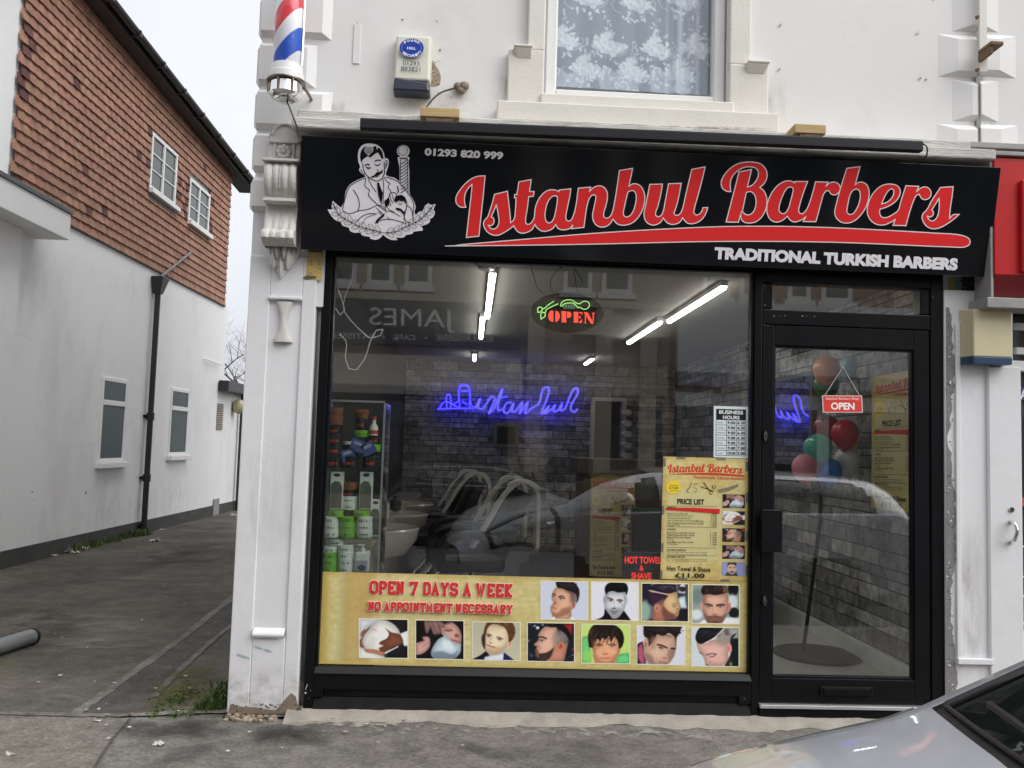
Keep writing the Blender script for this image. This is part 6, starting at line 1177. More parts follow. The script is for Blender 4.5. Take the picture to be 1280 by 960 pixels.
# strip lights
LT = emitter('fluorescent_tube', (1.0, .97, .90), 9.0)
def batten(x, y0, y1, label):
    t = thing('strip_light', (x, (y0+y1)/2, CZ), label, 'strip light', 'fluorescent lights on the shop ceiling')
    mb = MB(); mb.box(x-.024, x+.024, y0, y1, CZ-.035, CZ-.001); mb.build('fitting', M['upvc'], t)
    mb = MB(); mb.hexa([(x-.014, y0+.01, CZ-.058), (x+.014, y0+.01, CZ-.058), (x+.014, y1-.01, CZ-.058), (x-.014, y1-.01, CZ-.058), (x-.022, y0+.01, CZ-.036), (x+.022, y0+.01, CZ-.036), (x+.022, y1-.01, CZ-.036), (x-.022, y1-.01, CZ-.036)]); mb.build('diffuser', LT, t)
batten(.10, .80, 2.70, 'nearer left strip light on the shop ceiling'); batten(.06, 2.76, 4.2, 'second left strip light on the shop ceiling')
batten(1.66, .92, 2.56, 'nearer right strip light on the shop ceiling'); batten(1.60, 2.62, 4.15, 'second right strip light on the shop ceiling')
batten(.0, 5.9, 6.6, 'far left small strip light on the shop ceiling'); batten(1.47, 5.9, 6.6, 'far right small strip light on the shop ceiling')
mb = MB(); c_ = PZ(CZ-.02)(608, 335); mb.lathe([(0, -.03), (.05, -.03), (.065, 0)], (c_[0], c_[1], CZ-.001), 20); tag(mb.build('smoke_detector', M['upvc'], origin=(c_[0], c_[1], CZ), smooth=50), 'round white smoke detector beside the nearer left strip light', 'detector')
# blue backlit script on the back wall
NP = PY(6.88)
neon = thing('neon_sign', NP(640, 520), 'blue glowing script sign with skyline on the dark stone wall', 'neon sign')
def ng(*p): return [(540+x/6.4, 470+y/6.4) for x, y in p]
NE = [((345,258),(385,185),(372,258),(402,262),(440,215)),((440,215),(480,165),(502,180),(482,240),(455,298),(495,265)),((495,265),(562,110),(530,275),(565,265)),((515,182),(605,166)),((640,212),(600,215),(575,285),(602,298),(652,222),(642,285),(668,285)),((668,285),(722,212),(702,295),(765,212),(745,298),(800,255)),((800,255),(850,225),(898,95),(932,92),(880,302),(935,245),(905,298),(960,265)),((960,265),(985,235),(970,280),(1000,280),(1040,225),(1030,275),(1060,268)),((1060,268),(1152,95),(1168,112),(1110,262),(1132,288),(1168,262)),
 ((40,265),(160,260),(330,258)),((220,255),(230,80),(286,80),(302,255)),((232,120),(290,120)),((118,255),(124,150),(140,150),(150,255)),((60,258),(90,215),(118,205),(170,225),(222,190)),((300,190),(320,240),(340,255)),((160,225),(215,255)),((240,200),(285,230))]
fl = Flat(NP)
for c_ in NE: fl.curve(ng(*c_), 2.2 if len(c_) > 3 and c_[0][0] > 330 else 1.1, (165, 158, 225), 9, corner=178)
fl.build('letters', ink('blue_lit_letters', .4, emit=.25), neon)
fl = Flat(PY(6.9))
for c_ in NE: fl.curve(ng(*c_), 2.9, (30, 16, 255), 9, corner=178)
fl.build('backlight', ink('blue_led', .4, emit=1.6), neon)
# glass display cabinet with products
cab = thing('display_cabinet', (-.62, .34, FZ), 'tall glass display cabinet of hair products at the left of the window', 'cabinet')
kx0, kx1, ky0, ky1 = X(405, 600, .25)-.02, X(478, 600, .25), .22, .52; kz1 = Z(440, 503, .25)
mb = MB()
for z in (kz1, Z(440, 585.5, .3), Z(440, 671, .3)): mb.box(kx0, kx1, ky0, ky1, z-.008, z)
mb.build('shelf', M['showglass'], cab)
mb = MB(); mb.box(kx0, kx1, ky0-.006, ky0-.001, FZ, kz1); mb.box(kx1+.001, kx1+.006, ky0, ky1, FZ, kz1); mb.build('glass_side', M['showglass'], cab)
mb = MB()
for x, y in ((kx1, ky0), (kx1, ky1), (kx0, ky0), (kx0, ky1)): mb.box(x-.006, x+.006, y-.006, y+.006, FZ, kz1)
mb.box(kx0, kx1, ky0-.006, ky0+.006, kz1+.0005, kz1+.012); mb.build('post', mat('aluminium', (.5, .52, .52), .35, metal=.8), cab)
mb = MB(); mb.box(kx0, kx1, ky0, ky1, FZ, .30); mb.build('base', M['blackmatt'], cab)
PC = {'white': mat('white_tin', (.84, .85, .84), .35), 'green': mat('green_tin', (.22, .54, .05), .35), 'black': mat('black_tin', (.02, .02, .022), .35), 'brown': mat('brown_tin', (.30, .11, .05), .4), 'dgrey': mat('tin_print', (.09, .09, .10), .5), 'red': mat('red_print', (.65, .06, .04), .4), 'blue': mat('blue_sachet', (.09, .11, .34), .4), 'lilac': mat('lilac_print', (.40, .40, .55), .5), 'carton': mat('white_carton', (.82, .82, .78), .6), 'purple': mat('purple_badge', (.08, .03, .16), .4), 'grey': mat('grey_carton_window', (.16, .17, .15), .2), 'clear': M['showglass']}
def kp(cx, cy): return 400+cx/4.364, 500+cy/4.364
PPX = 5.09/FPX
def product(cx, cy, wd, ht, kind, yy, label):
    x, y = kp(cx, cy); b0 = PY(yy)(x, y); r_ = wd/4.364*PPX/2; h = ht/4.364*PPX
    t = thing(kind[1], b0, label, kind[2], kind[3]); q = (b0[0], yy, b0[2])
    if kind[1].endswith('tin'):
        mb = MB(); mb.lathe([(0, .001), (r_*.94, .001), (r_*.97, h*.12), (r_*.97, h*.70), (r_*.93, h*.72)], q, 20); bd = mb.build('body', PC[kind[0]], t, smooth=40)
        mb = MB(); mb.lathe([(r_*.93, h*.721), (r_, h*.73), (r_, h*.97), (r_*.95, h), (0, h)], q, 20); mb.build('lid', PC[kind[0]], t, smooth=40)
        lab = 'red' if kind[0] == 'black' else 'dgrey'
        a = np.linspace(-2.2, -.95, 9)
        for i in range(0, 8, 2):
            if random.random() < .95:
                mb = MB(); rr = r_*.985; a0, a1 = a[i], a[i]+random.uniform(.1, .26); zc_ = q[2]+h*.42; hh = h*random.uniform(.07, .15)
                mb.grid([[(q[0]+rr*math.cos(s_), q[1]+rr*math.sin(s_), zc_+k*hh) for s_ in (a0, (a0+a1)/2, a1)] for k in (-1, 1)]); mb.build('print_mark', PC[lab], t)
    return t
def TIN(c): return (c, 'product_tin', 'tin', 'product tins in the display cabinet')
for sh, st, cx, y0, n_, c_ in (('middle', 'left', 62, 746, 3, 'white'), ('middle', 'centre', 150, 746, 3, 'green'), ('middle', 'right', 242, 746, 3, 'white'), ('bottom', 'left', 52, 938, 3, 'green'), ('bottom', 'right', 140, 938, 4, 'white')):
    for k in range(n_): product(cx, y0-37*k, 86, 36, TIN(c_), .30, f'{c_} tin, {["lowest", "second", "third", "fourth"][k]} of the {st} stack on the {sh} cabinet shelf')
product(55, 832, 80, 34, TIN('white'), .30, 'white tin on top of the green stack on the bottom shelf'); product(92, 792, 84, 34, TIN('white'), .32, 'white tin bridging the two stacks on the bottom shelf')
product(85, 636, 84, 34, TIN('green'), .30, 'green tin topping the left stack of the middle shelf'); product(226, 636, 84, 34, TIN('green'), .30, 'green tin topping the right stack of the middle shelf')
product(162, 598, 84, 36, TIN('white'), .33, 'lower white tin between the two white cartons'); product(162, 561, 84, 36, TIN('white'), .33, 'upper white tin between the two white cartons'); product(160, 524, 84, 34, TIN('black'), .33, 'black tin on the white tins between the cartons'); product(166, 489, 80, 40, TIN('brown'), .33, 'brown tin topping the pile between the white cartons')
for i, (cx, cy) in enumerate(((80, 372), (168, 372), (276, 372), (80, 305), (82, 250))): product(cx, cy, 90, 64, TIN('black'), .30, ['left', 'centre', 'right', 'upper left', 'topmost left'][i]+' black tin with red print on the top cabinet shelf')
product(225, 202, 84, 36, TIN('green'), .34, 'green tin under a black tin near the cabinet top'); product(225, 165, 66, 66, TIN('black'), .34, 'black tin standing on the green tin near the cabinet top'); product(290, 282, 80, 40, TIN('green'), .34, 'green tin behind the blue sachets'); product(290, 240, 80, 40, TIN('black'), .36, 'black tin over the green one behind the sachets'); product(225, 82, 84, 30, TIN('brown'), .36, 'reddish tin at the very top of the cabinet')
for i, (cx, cy, w_, h_, c_, w1) in enumerate(((168, 305, 84, 60, 'black', 'second black tin in the middle pile of the top shelf'), (276, 306, 84, 60, 'black', 'second black tin in the right pile of the top shelf'), (82, 190, 84, 52, 'black', 'black tin high in the left pile of the top shelf'), (84, 134, 84, 50, 'brown', 'brown tin high in the left pile of the top shelf'), (86, 82, 80, 40, 'brown', 'brown tin topping the left pile of the top shelf'), (160, 262, 70, 36, 'white', 'white tin half hidden by the blue sachets'), (226, 118, 72, 36, 'brown', 'brown tin below the reddish tin at the cabinet top'), (150, 636, 70, 34, 'black', 'black tin topping the green centre stack'), (240, 858, 66, 34, 'white', 'white tin behind the pump bottle'), (300, 372, 40, 60, 'green', 'small green tin at the right end of the top shelf'))):
    product(cx, cy, w_, h_, TIN(c_), .36, w1)
def carton(cx, cy, wd, ht, yy, label):
    x, y = kp(cx, cy); b0 = PY(yy)(x, y); w_ = wd/4.364*PPX/2; h = ht/4.364*PPX; t = thing('product_carton', b0, label, 'carton', 'white cartons in the display cabinet'); q = b0
    mb = MB(); mb.box(q[0]-w_, q[0]+w_, yy, yy+.05, q[2], q[2]+h); mb.build('box', PC['carton'], t, bevel=.002)
    mb = MB(); mb.extrude([(q[0]+w_*.9*a, yy-.002, q[2]+h*b) for a, b in ((-1, .03), (1, .03), (1, .6), (.5, .74), (-.4, .76), (-1, .66))], (0, .0015, 0)); mb.build('window', PC['grey'], t)
    mb = MB(); mb.extrude([(q[0]+w_*.55*math.cos(s_), yy-.002, q[2]+h*.92+h*.045*math.sin(s_)) for s_ in np.linspace(0, 6.28, 14)[:-1]], (0, .0015, 0)); mb.build('badge', PC['purple'], t)
carton(85, 597, 66, 198, .28, 'left white carton with purple badge on the middle shelf'); carton(245, 597, 66, 198, .28, 'right white carton with purple badge on the middle shelf'); carton(297, 742, 56, 195, .38, 'white carton behind the right tin stack in the cabinet')
for i, (cx, cy, a) in enumerate(((152, 300, .35), (202, 248, -.3), (264, 265, .5))):
    x, y = kp(cx, cy); b0 = PY(.26)(x, y); t = thing('product_sachet', b0, ['lower left', 'upper', 'right'][i]+' blue sachet propped on the black tins', 'sachet', 'blue sachets in the display cabinet')
    s_ = .036; R_ = lambda u, v: (b0[0]+s_*(u*math.cos(a)-v*math.sin(a)), .262, b0[2]+s_*(u*math.sin(a)+v*math.cos(a)))
    mb = MB(); mb.extrude([R_(-1, -.9), R_(1, -.9), R_(1, .9), R_(-1, .9)], (0, .012, 0)); mb.build('pouch', PC['blue'], t, bevel=.003)
    mb = MB(); mb.extrude([(p_[0], .2595, p_[2]) for p_ in (R_(-.7, .1), R_(.7, .1), R_(.6, .6), R_(-.6, .6))], (0, .002, 0)); mb.build('print_mark', PC['lilac'], t)
x, y = kp(228, 940); b0 = PY(.28)(x, y); t = thing('pump_bottle', b0, 'white pump bottle with grey label on the bottom cabinet shelf', 'bottle')
mb = MB(); w_ = .039; mb.box(b0[0]-w_, b0[0]+w_, .26, .31, b0[2], b0[2]+.115); mb.build('body', PC['carton'], t, bevel=.012); mb = MB(); mb.lathe([(.014, 0), (.014, .02), (.006, .022), (.006, .035)], (b0[0], .285, b0[2]+.115), 12); mb.box(b0[0]-.03, b0[0]+.012, .278, .292, b0[2]+.15, b0[2]+.158); mb.build('pump', PC['white'], t)
mb = MB(); mb.box(b0[0]-.032, b0[0]+.032, .2575, .2595, b0[2]+.01, b0[2]+.07); mb.build('badge', PC['lilac'], t); mb = MB(); mb.ball((b0[0], .2565, b0[2]+.03), .024, .002, .016, 12); mb.build('print_mark', PC['dgrey'], t)
x, y = kp(293, 193); b0 = PY(.32)(x, y); t = thing('spray_bottle', b0, 'clear bottle with red label near the top of the cabinet', 'bottle')
mb = MB(); mb.lathe([(0, 0), (.024, 0), (.024, .05), (.01, .07), (.01, .09), (0, .09)], b0, 14); mb.build('body', PC['carton'], t, smooth=40); mb = MB(); mb.lathe([(.0245, .008), (.0248, .03)], b0, 14); mb.build('badge', PC['red'], t); mb = MB(); mb.lathe([(.012, .0905), (.012, .11), (0, .11)], b0, 10); mb.build('cap', PC['red'], t)
# barber chairs with white towels over their backs
LE = mat('black_leather', (.014, .014, .016), .38, var=.2, bump=.3, bscale=60); TW = mat('white_towel', (.62, .60, .56), .95, var=.05, bump=.6, bscale=120)
def barber_chair():
    t = thing('barber_chair', (0, 0, 0), '', 'barber chair', 'barber chairs facing the left wall')
    def P_(name, mb, m, **k): return mb.build(name, m, t, local=True, **k)
    mb = MB(); mb.lathe([(0, 0), (.30, 0), (.31, .02), (.26, .05), (.06, .07), (.06, .40), (.0, .40)], (0, 0, 0), 28); P_('pedestal', mb, M['chrome'], smooth=40)
    mb = MB(); mb.box(-.30, .24, -.25, .25, .42, .56); P_('seat', mb, LE, bevel=.04)
    mb = MB(); A = []
    for s_ in np.linspace(0, 1, 9):
        hw_ = .24*(1-.18*s_**3); x = .16+.24*s_; z = .56+.50*s_; A.append([(x-.02, -hw_, z), (x-.055, -hw_*.5, z), (x-.055, hw_*.5, z), (x-.02, hw_, z), (x+.08-.03*s_, hw_, z-.03), (x+.09-.03*s_, 0, z-.03), (x+.08-.03*s_, -hw_, z-.03)])
    mb.grid(A, 0, True); mb.f += [tuple(range(7)), tuple(reversed(range(56, 63)))]; mb.m += [0, 0]; P_('backrest', mb, LE, smooth=50)
    for s_ in (-1, 1):
        mb = MB(); mb.tube(catmull([(.2, s_*.29, .62), (.1, s_*.29, .70), (-.2, s_*.29, .70), (-.28, s_*.29, .62), (-.28, s_*.28, .45)], 5), .035, 8); P_('armrest', mb, LE, smooth=60)
    mb = MB(); mb.tube(catmull([(-.28, -.18, .44), (-.5, -.18, .18), (-.55, 0, .16), (-.5, .18, .18), (-.28, .18, .44)], 5), .018, 8); mb.box(-.62, -.46, -.17, .17, .13, .155); P_('footrest', mb, M['chrome'], smooth=50)
    return t
def towel(label):
    path = catmull([(-.02, .62), (.10, .82), (.27, 1.08), (.36, 1.125), (.45, 1.07), (.47, .85), (.47, .62)], 6, corner=90); mb = MB(); A = []
    for p_ in path: A.append([(p_[0]+.004*math.sin(j*1.7), y_, p_[1]) for j, y_ in enumerate(np.linspace(-.27, -.17, 9))])
    B = [[(q[0]-.03 if i < len(A)/2 else q[0]+.03, q[1], q[2]+(.03 if abs(i-len(A)/2) < 6 else 0)) for q in r_] for i, r_ in enumerate(A)]
    n0 = len(A); mb.grid(A); mb.grid(B)
    ka, kb = 0, n0*9
    for j in (0, 8): mb.f += [(ka+i*9+j, ka+(i+1)*9+j, kb+(i+1)*9+j, kb+i*9+j) for i in range(n0-1)]; mb.m += [0]*(n0-1)
    for i in (0, n0-1): mb.f += [(ka+i*9+j, ka+i*9+j+1, kb+i*9+j+1, kb+i*9+j) for j in range(8)]; mb.m += [0]*8
    return tag(mb.build('chair_towel', TW, local=True, smooth=60), label, 'towel', 'white towels over the chair backs')
ch0 = barber_chair(); tw0 = towel('')
ORD = ['nearest', 'second', 'third', 'farthest']
for i, (x, y, a) in enumerate(((.02, 2.3, .2), (-.02, 3.15, .15), (-.32, 4.0, .1), (-.40, 4.9, .1))):
    l1 = f'{ORD[i]} black leather barber chair in the row behind the window'; l2 = f'white towel draped over the {ORD[i]} barber chair'
    if i == 0: ch0.location = (x, y, FZ); ch0.rotation_euler = (0, 0, a); tag(ch0, l1); tw0.location = (x, y, FZ); tw0.rotation_euler = (0, 0, a); tag(tw0, l2)
    else: copy_thing(ch0, (x, y, FZ), a, l1); copy_thing(tw0, (x, y, FZ), a, l2)
# styling counter on the left with basins and bottles
ct = thing('styling_counter', (LX+.2, 3.5, FZ), 'pale styling counter with rounded basins along the left wall', 'counter')
mb = MB(); mb.box(LX, LX+.30, 1.0, 6.6, .78, .83); mb.box(LX, LX+.26, 1.0, 6.6, FZ, .779); mb.build('worktop', mat('beige_laminate', (.42, .38, .33), .4), ct, bevel=.006)
for y in (1.7, 3.0, 4.3):
    mb = MB(); A = []
    for h, r_ in ((.62, .05), (.66, .22), (.76, .30), (.84, .32), (.85, .30), (.80, .24)): A.append([(LX+.28+r_*max(-.3, math.cos(a))*.9, y+r_*math.sin(a)*1.1, h) for a in np.linspace(0, 2*math.pi, 24, endpoint=False)])
    mb.grid(A, 0, True); mb.build('basin', mat('ceramic', (.55, .50, .45), .2), ct, smooth=60)
for i, (px_, py_, w_, h_, c_, nm) in enumerate(((520, 598, .10, .16, 'carton', 'white carton'), (545, 600, .07, .12, 'clear', 'clear jar'), (565, 600, .06, .12, 'lilac', 'pale bottle'), (498, 545, .10, .14, 'dgrey', 'dark device'))):
    q = PY(2.6+.25*i)(px_, py_); mb = MB(); mb.lathe([(0, 0), (w_/2, 0), (w_/2, h_*.75), (w_*.25, h_*.85), (w_*.25, h_), (0, h_)], (q[0] if q[0] < -.63 else -.72-.02*i, q[1], .832), 14)
    tag(mb.build('toiletry_bottle', PC[c_], origin=(-.72, q[1], .832), smooth=40), f'{nm} standing on the styling counter', 'bottle')
# wooden reception desk with a poster on its front
WD = mat('dark_walnut', (.075, .048, .034), .45, var=.3, scale=5, stretch=(6, 1, 1))
dk = thing('reception_desk', (1.15, 3.6, FZ), 'tall dark wooden reception desk at the back of the shop', 'desk')
dx0_, dx1_ = X(720, 600, 3.4), X(838, 600, 3.4); dzt = Z(770, 574, 3.4)
mb = MB(); mb.box(dx0_+.06, dx1_+.4, 3.42, 3.9, FZ, dzt-.14); mb.build('body', WD, dk, bevel=.006); mb = MB(); mb.box(dx0_, dx1_+.45, 3.36, 4.0, dzt-.139, dzt); mb.build('counter_top', WD, dk, bevel=.006)
DPp = PY(3.41); price_poster(DPp, [(738, 592), (794, 593.5), (794, 722), (737, 720)], 'yellow price list poster on the front of the wooden desk', .0015, (40, 56), False)
WP = Plane((RX-.005, 0, 0), (-1, 0, 0))
pw = PY(0)
wq = [WP(1090, 471), WP(1147, 461), WP(1147, 642), WP(1090, 636)]
price_poster(WP, [(1089.5, 471.5), (1165, 457.5), (1165, 645), (1089.5, 635)], 'yellow price list poster on the stone wall behind the door', .0, (50, 70), False)
wm = thing('wall_mirror', (RX, 2.7, 1.1), 'wide mirror on the stone wall behind the shop door', 'mirror')
mb = MB(); mb.box(RX-.03, RX+.02, 2.05, 3.4, 1.2, 2.15); mb.build('frame', mat('grey_mirror_frame', (.12, .12, .12), .4), wm, bevel=.004); mb = MB(); mb.box(RX-.034, RX-.0305, 2.09, 3.36, 1.24, 2.11); mb.build('mirror_glass', mat('mirror', (.75, .76, .76), .01, metal=1, var=0), wm)
# doorway, rolled towels and picture at the back
fm = thing('doorway', (X(760, 600, 6.93), 6.93, FZ), 'white framed dark doorway in the back stone wall', 'doorway')
x0, x1 = X(738, 540, 6.9), X(782, 540, 6.9); z1 = Z(760, 497, 6.9)
mb = MB(); mb.box(x0, x0+.05, 6.86, 6.95, FZ, z1); mb.box(x1-.05, x1, 6.86, 6.95, FZ, z1); mb.box(x0+.0501, x1-.0501, 6.86, 6.95, z1-.05, z1); mb.build('frame', mat('grey_white_frame', (.5, .5, .5), .5), fm); mb = MB(); mb.box(x0+.05, x1-.05, 6.92, 6.95, FZ, z1-.05); mb.build('dark_opening', M['blackmatt'], fm)
t0 = None
for k in range(5):
    q = PY(6.6)(783, 570-13.5*k); 
    if t0 is None:
        mb = MB(); mb.lathe([(0, -.09), (.055, -.09), (.06, -.07), (.06, .07), (.055, .09), (0, .09)], (0, 0, 0), 14, axis='y'); mb.v = [(v[0]*1.1, v[1], v[2]*.7) for v in mb.v]; t0 = tag(mb.build('rolled_towel', TW, local=True, smooth=50), 'lowest rolled white towel on the rack by the doorway', 'towel', 'rolled towels by the doorway'); t0.location = tuple(q)
    else: copy_thing(t0, q, None, ['second', 'third', 'fourth', 'topmost'][k-1]+' rolled white towel on the rack by the doorway')
rk = MB(); a = PY(6.6)(783, 576); b = PY(6.6)(783, 508)
for s_ in (-.085, .085): rk.tube([(a[0]+s_, 6.6, FZ), (a[0]+s_, 6.6, b[2]+.05)], .01, 8)
tag(rk.build('towel_rack', M['chrome'], origin=(a[0], 6.6, FZ)), 'slim chrome rack holding rolled towels by the doorway', 'rack')
pf = thing('framed_picture', PY(6.92)(634, 560), 'dark framed picture on the stone wall under the blue script', 'picture')
q0, q1 = PY(6.9)(617, 528), PY(6.9)(648, 560); mb = MB(); mb.box(q0[0], q1[0], 6.88, 6.93, q1[2], q0[2]); mb.build('frame', mat('grey_frame', (.15, .16, .16), .4), pf, bevel=.008); mb = MB(); mb.box(q0[0]+.05, q1[0]-.05, 6.872, 6.879, q1[2]+.05, q0[2]-.05); mb.build('picture', M['blackmatt'], pf)
# waiting bench, balloon stand and balloons behind the door
bn = thing('waiting_bench', (2.0, 2.6, FZ), 'low black leather waiting bench behind the shop door', 'bench')
mb = MB(); mb.box(1.45, 2.5, 2.45, 2.95, .35, .50); mb.build('seat', LE, bn, bevel=.03); mb = MB(); mb.box(1.45, 2.5, 2.9, 3.05, .501, .95); mb.build('backrest', LE, bn, bevel=.03)
for x, y in ((1.5, 2.5), (2.45, 2.5), (1.5, 2.9), (2.45, 2.9)): mb = MB(); mb.tube([(x, y, FZ), (x, y, .35)], .018, 8); mb.build('leg', M['chrome'], bn)
bs = thing('balloon_stand', (2.50, 1.40, FZ), 'black pole balloon stand on a round black base behind the door', 'stand')
mb = MB(); mb.lathe([(0, .001), (.30, .001), (.30, .018), (.28, .022), (0, .022)], (2.50, 1.40, FZ), 40); mb.build('base', M['blackmatt'], bs, smooth=40); pb = PY(1.40)(1020, 700); mb = MB(); mb.tube([(2.40, 1.40, FZ+.02), (pb[0]+.03, 1.40, 1.0), (pb[0]+.05, 1.4, 1.95)], .014, 8); mb.build('pole', M['blackmatt'], bs)
def balloon(px_, py_, r_, col, nm, yy):
    c_ = PY(yy)(px_, py_); rr = r_*(yy+4.75)/FPX
    t = thing('balloon', c_, f'{nm} balloon in the bunch behind the glass door', 'balloon', 'balloons behind the door')
    mb = MB(); pr = [(math.sin(math.pi*k/14)*rr*(1 if k < 7 else 1-.22*((k-7)/7)**1.5), math.cos(math.pi*k/14)*rr*(1.0 if k < 7 else 1.30)) for k in range(15)]; pr[0] = (0, pr[0][1]); pr[-1] = (0, pr[-1][1])
    mb.lathe(pr[::-1], c_, 24); mb.build('body', mat('latex_'+nm.replace(' ', '_'), tuple(lin(col)), .3, var=.03, coat=.3), t, smooth=180)
    mb = MB(); mb.lathe([(rr*.13, -rr*1.42), (rr*.05, -rr*1.29), (0, -rr*1.27)], c_, 10); mb.build('knot', mat('knot_'+nm.replace(' ', '_'), tuple(lin(col)*.8), .4), t, smooth=180)
for a in ((1033, 461, 17, (232, 150, 104), 'orange', 1.35), (1033, 480, 16, (60, 120, 60), 'dark green', 1.42), (1022.5, 560, 18, (84, 190, 168), 'teal', 1.22), (1056, 541, 17, (200, 30, 44), 'bright red', 1.25), (1033, 534, 16, (150, 30, 40), 'dark red', 1.45), (1073, 548, 12, (210, 190, 60), 'yellow', 1.45), (1059, 575, 16.5, (222, 222, 222), 'white', 1.3), (1006.6, 584, 17, (240, 150, 170), 'pink', 1.22), (1036, 589, 16.5, (60, 130, 225), 'blue', 1.2), (1079, 527, 13, (230, 160, 180), 'pale pink', 1.5), (1062, 457, 13, (150, 190, 205), 'pale blue', 1.5)): balloon(*a)
# ================================================================== white house across the alley
KX = 0.02178
W = Plane((-4.94, 4.75, 0), (1, -KX, 0)); WN = W.n
def wp(s, z, o=0.): return np.array((-4.94+KX*(s-4.75), s, z))+WN*o
def wbox(mb, s0, s1, z0, z1, o0, o1, mi=0, col=None):
    return mb.hexa([wp(s0, z0, o0), wp(s0, z0, o1), wp(s1, z0, o1), wp(s1, z0, o0), wp(s0, z1, o0), wp(s0, z1, o1), wp(s1, z1, o1), wp(s1, z1, o0)], mi, col)
house = thing('tile_hung_house', wp(8, 0, -2), 'white rendered house with orange hung tiles upstairs along the alley', 'house')
TZ0 = 3.97; ez_ = lambda s: 6.455+(11.8-s)*.043; soff = 6.46; SE = W(280, 380)[1]; S0 = 4.40
mb = MB(); wbox(mb, .4, SE+.25, .19, TZ0-.001, -6, 0); wbox(mb, S0, SE-.02, TZ0, soff+.3, -6, -.02); mb.build('wall', M['whitewall'], house)
mb = MB(); wbox(mb, .4, SE+.25, -.13, .1895, -6, .012); mb.build('plinth', M['plinth'], house)
# upstairs windows: [s0, s1, z0, z1]
wins = []
for q in (((190, 165), (216, 258)), ((237, 222), (258, 293))):
    a, b = W(*q[0]), W(*q[1]); wins.append((a[1]-.03, b[1]+.03, b[2], a[2]))
mb = MB(); zc = TZ0-.02; row = 0
while zc < 6.82:
    s = S0-.05+(.085 if row % 2 else 0)
    while s < SE-.02:
        w_ = .17; a, b = max(S0-.03, s)+.0015, min(SE+.01, s+w_)-.0015; s += w_
        zt_ = min(zc+.13, ez_(s)+.02)
        if zt_-zc < .03: continue
        if any(a < q[1]-.01 and b > q[0]+.01 and zc < q[3]+.02 and zc+.12 > q[2]-.02 for q in wins):
            a2, b2 = a, b
            for q in wins:
                if a < q[1] and b > q[0] and zc < q[3]+.02 and zc+.12 > q[2]-.02:
                    if a < q[0]-.02: b2 = q[0]-.012
                    elif b > q[1]+.02: a2 = q[1]+.012
                    else: a2 = b2
            if b2-a2 < .02: continue
            a, b = a2, b2
        near = any(q[0]-.22 < (a+b)/2 < q[1]+.22 and q[2]-.1 < zc < q[3] for q in wins) or a < S0+.1
        c_ = np.array((.375, .203, .143))*random.uniform(.88, 1.08); c_[1] *= random.uniform(.94, 1.08)
        if random.random() < (.32 if near else .006): c_ = np.array((.13, .055, .05))*random.uniform(.8, 1.2)
        t1, t2, dz = random.uniform(-.002, .002), random.uniform(-.002, .002), random.uniform(-.0015, .0015); m_ = (a+b)/2
        v = [wp(a, zc+dz+.004, .036+t1), wp(m_, zc+dz-.005, .042+t1), wp(b, zc+dz+.004, .036+t2), wp(b, zt_, .012), wp(m_, zt_, .016), wp(a, zt_, .012), wp(a, zc+dz+.004, .018), wp(m_, zc+dz-.005, .02), wp(b, zc+dz+.004, .018)]
        mb.add(v, [(0, 1, 4, 5), (1, 2, 3, 4), (6, 7, 1, 0), (7, 8, 2, 1), (0, 5, 6), (2, 8, 3)], 0, c_)
    zc += .1185; row += 1
mb.build('tile_hanging', M['tile'], house)
mb = MB(); wbox(mb, S0, SE, TZ0-.035, TZ0-.021, -.0, .03); mb.build('tile_batten', M['soffit'], house)
# eaves (they drop a little towards the yard)
GE = W(307.5, 220, .30)[1]
def eave(mb, s0, s1, dz0, dz1, o0, o1):
    a, b = ez_(s0), ez_(s1); mb.hexa([wp(s0, a+dz0, o0), wp(s0, a+dz0, o1), wp(s1, b+dz0, o1), wp(s1, b+dz0, o0), wp(s0, a+dz1, o0), wp(s0, a+dz1, o1), wp(s1, b+dz1, o1), wp(s1, b+dz1, o0)])
mb = MB(); eave(mb, S0-.5, GE-.03, 0, .03, -.1, .22); mb.build('soffit', M['soffit'], house)
mb = MB(); eave(mb, S0-.5, GE-.03, -.02, .13, .221, .24); mb.build('fascia_board', M['gutter'], house)
mb = MB(); A = []
for s in (S0-.5, GE): A.append([wp(s, ez_(s)+.09+.062*math.sin(a), .303+.062*math.cos(a)) for a in np.linspace(math.pi, 2*math.pi, 11)]+[wp(s, ez_(s)+.09+.055*math.sin(a), .303+.055*math.cos(a)) for a in np.linspace(2*math.pi, math.pi, 11)])
mb.grid(A, 0, True); mb.f += [tuple(range(22)), tuple(reversed(range(22, 44)))]; mb.m += [0, 0]
for s in np.arange(S0+.4, GE, .85): eave(mb, s, s+.05, .02, .10, .2405, .372)
mb.build('gutter', M['gutter'], house, smooth=40)
mb = MB(); s0, s1 = S0-.5, GE; mb.hexa([wp(s0, ez_(s0)+.135, .26), wp(s1, ez_(s1)+.135, .26), wp(s1, ez_(s1)+2.0, -3), wp(s0, ez_(s0)+2.0, -3), wp(s0, ez_(s0)+.20, .26), wp(s1, ez_(s1)+.20, .26), wp(s1, ez_(s1)+2.1, -3), wp(s0, ez_(s0)+2.1, -3)]); mb.build('roof', mat('dark_roof_tile', (.07, .05, .045), .8, var=.3), house)
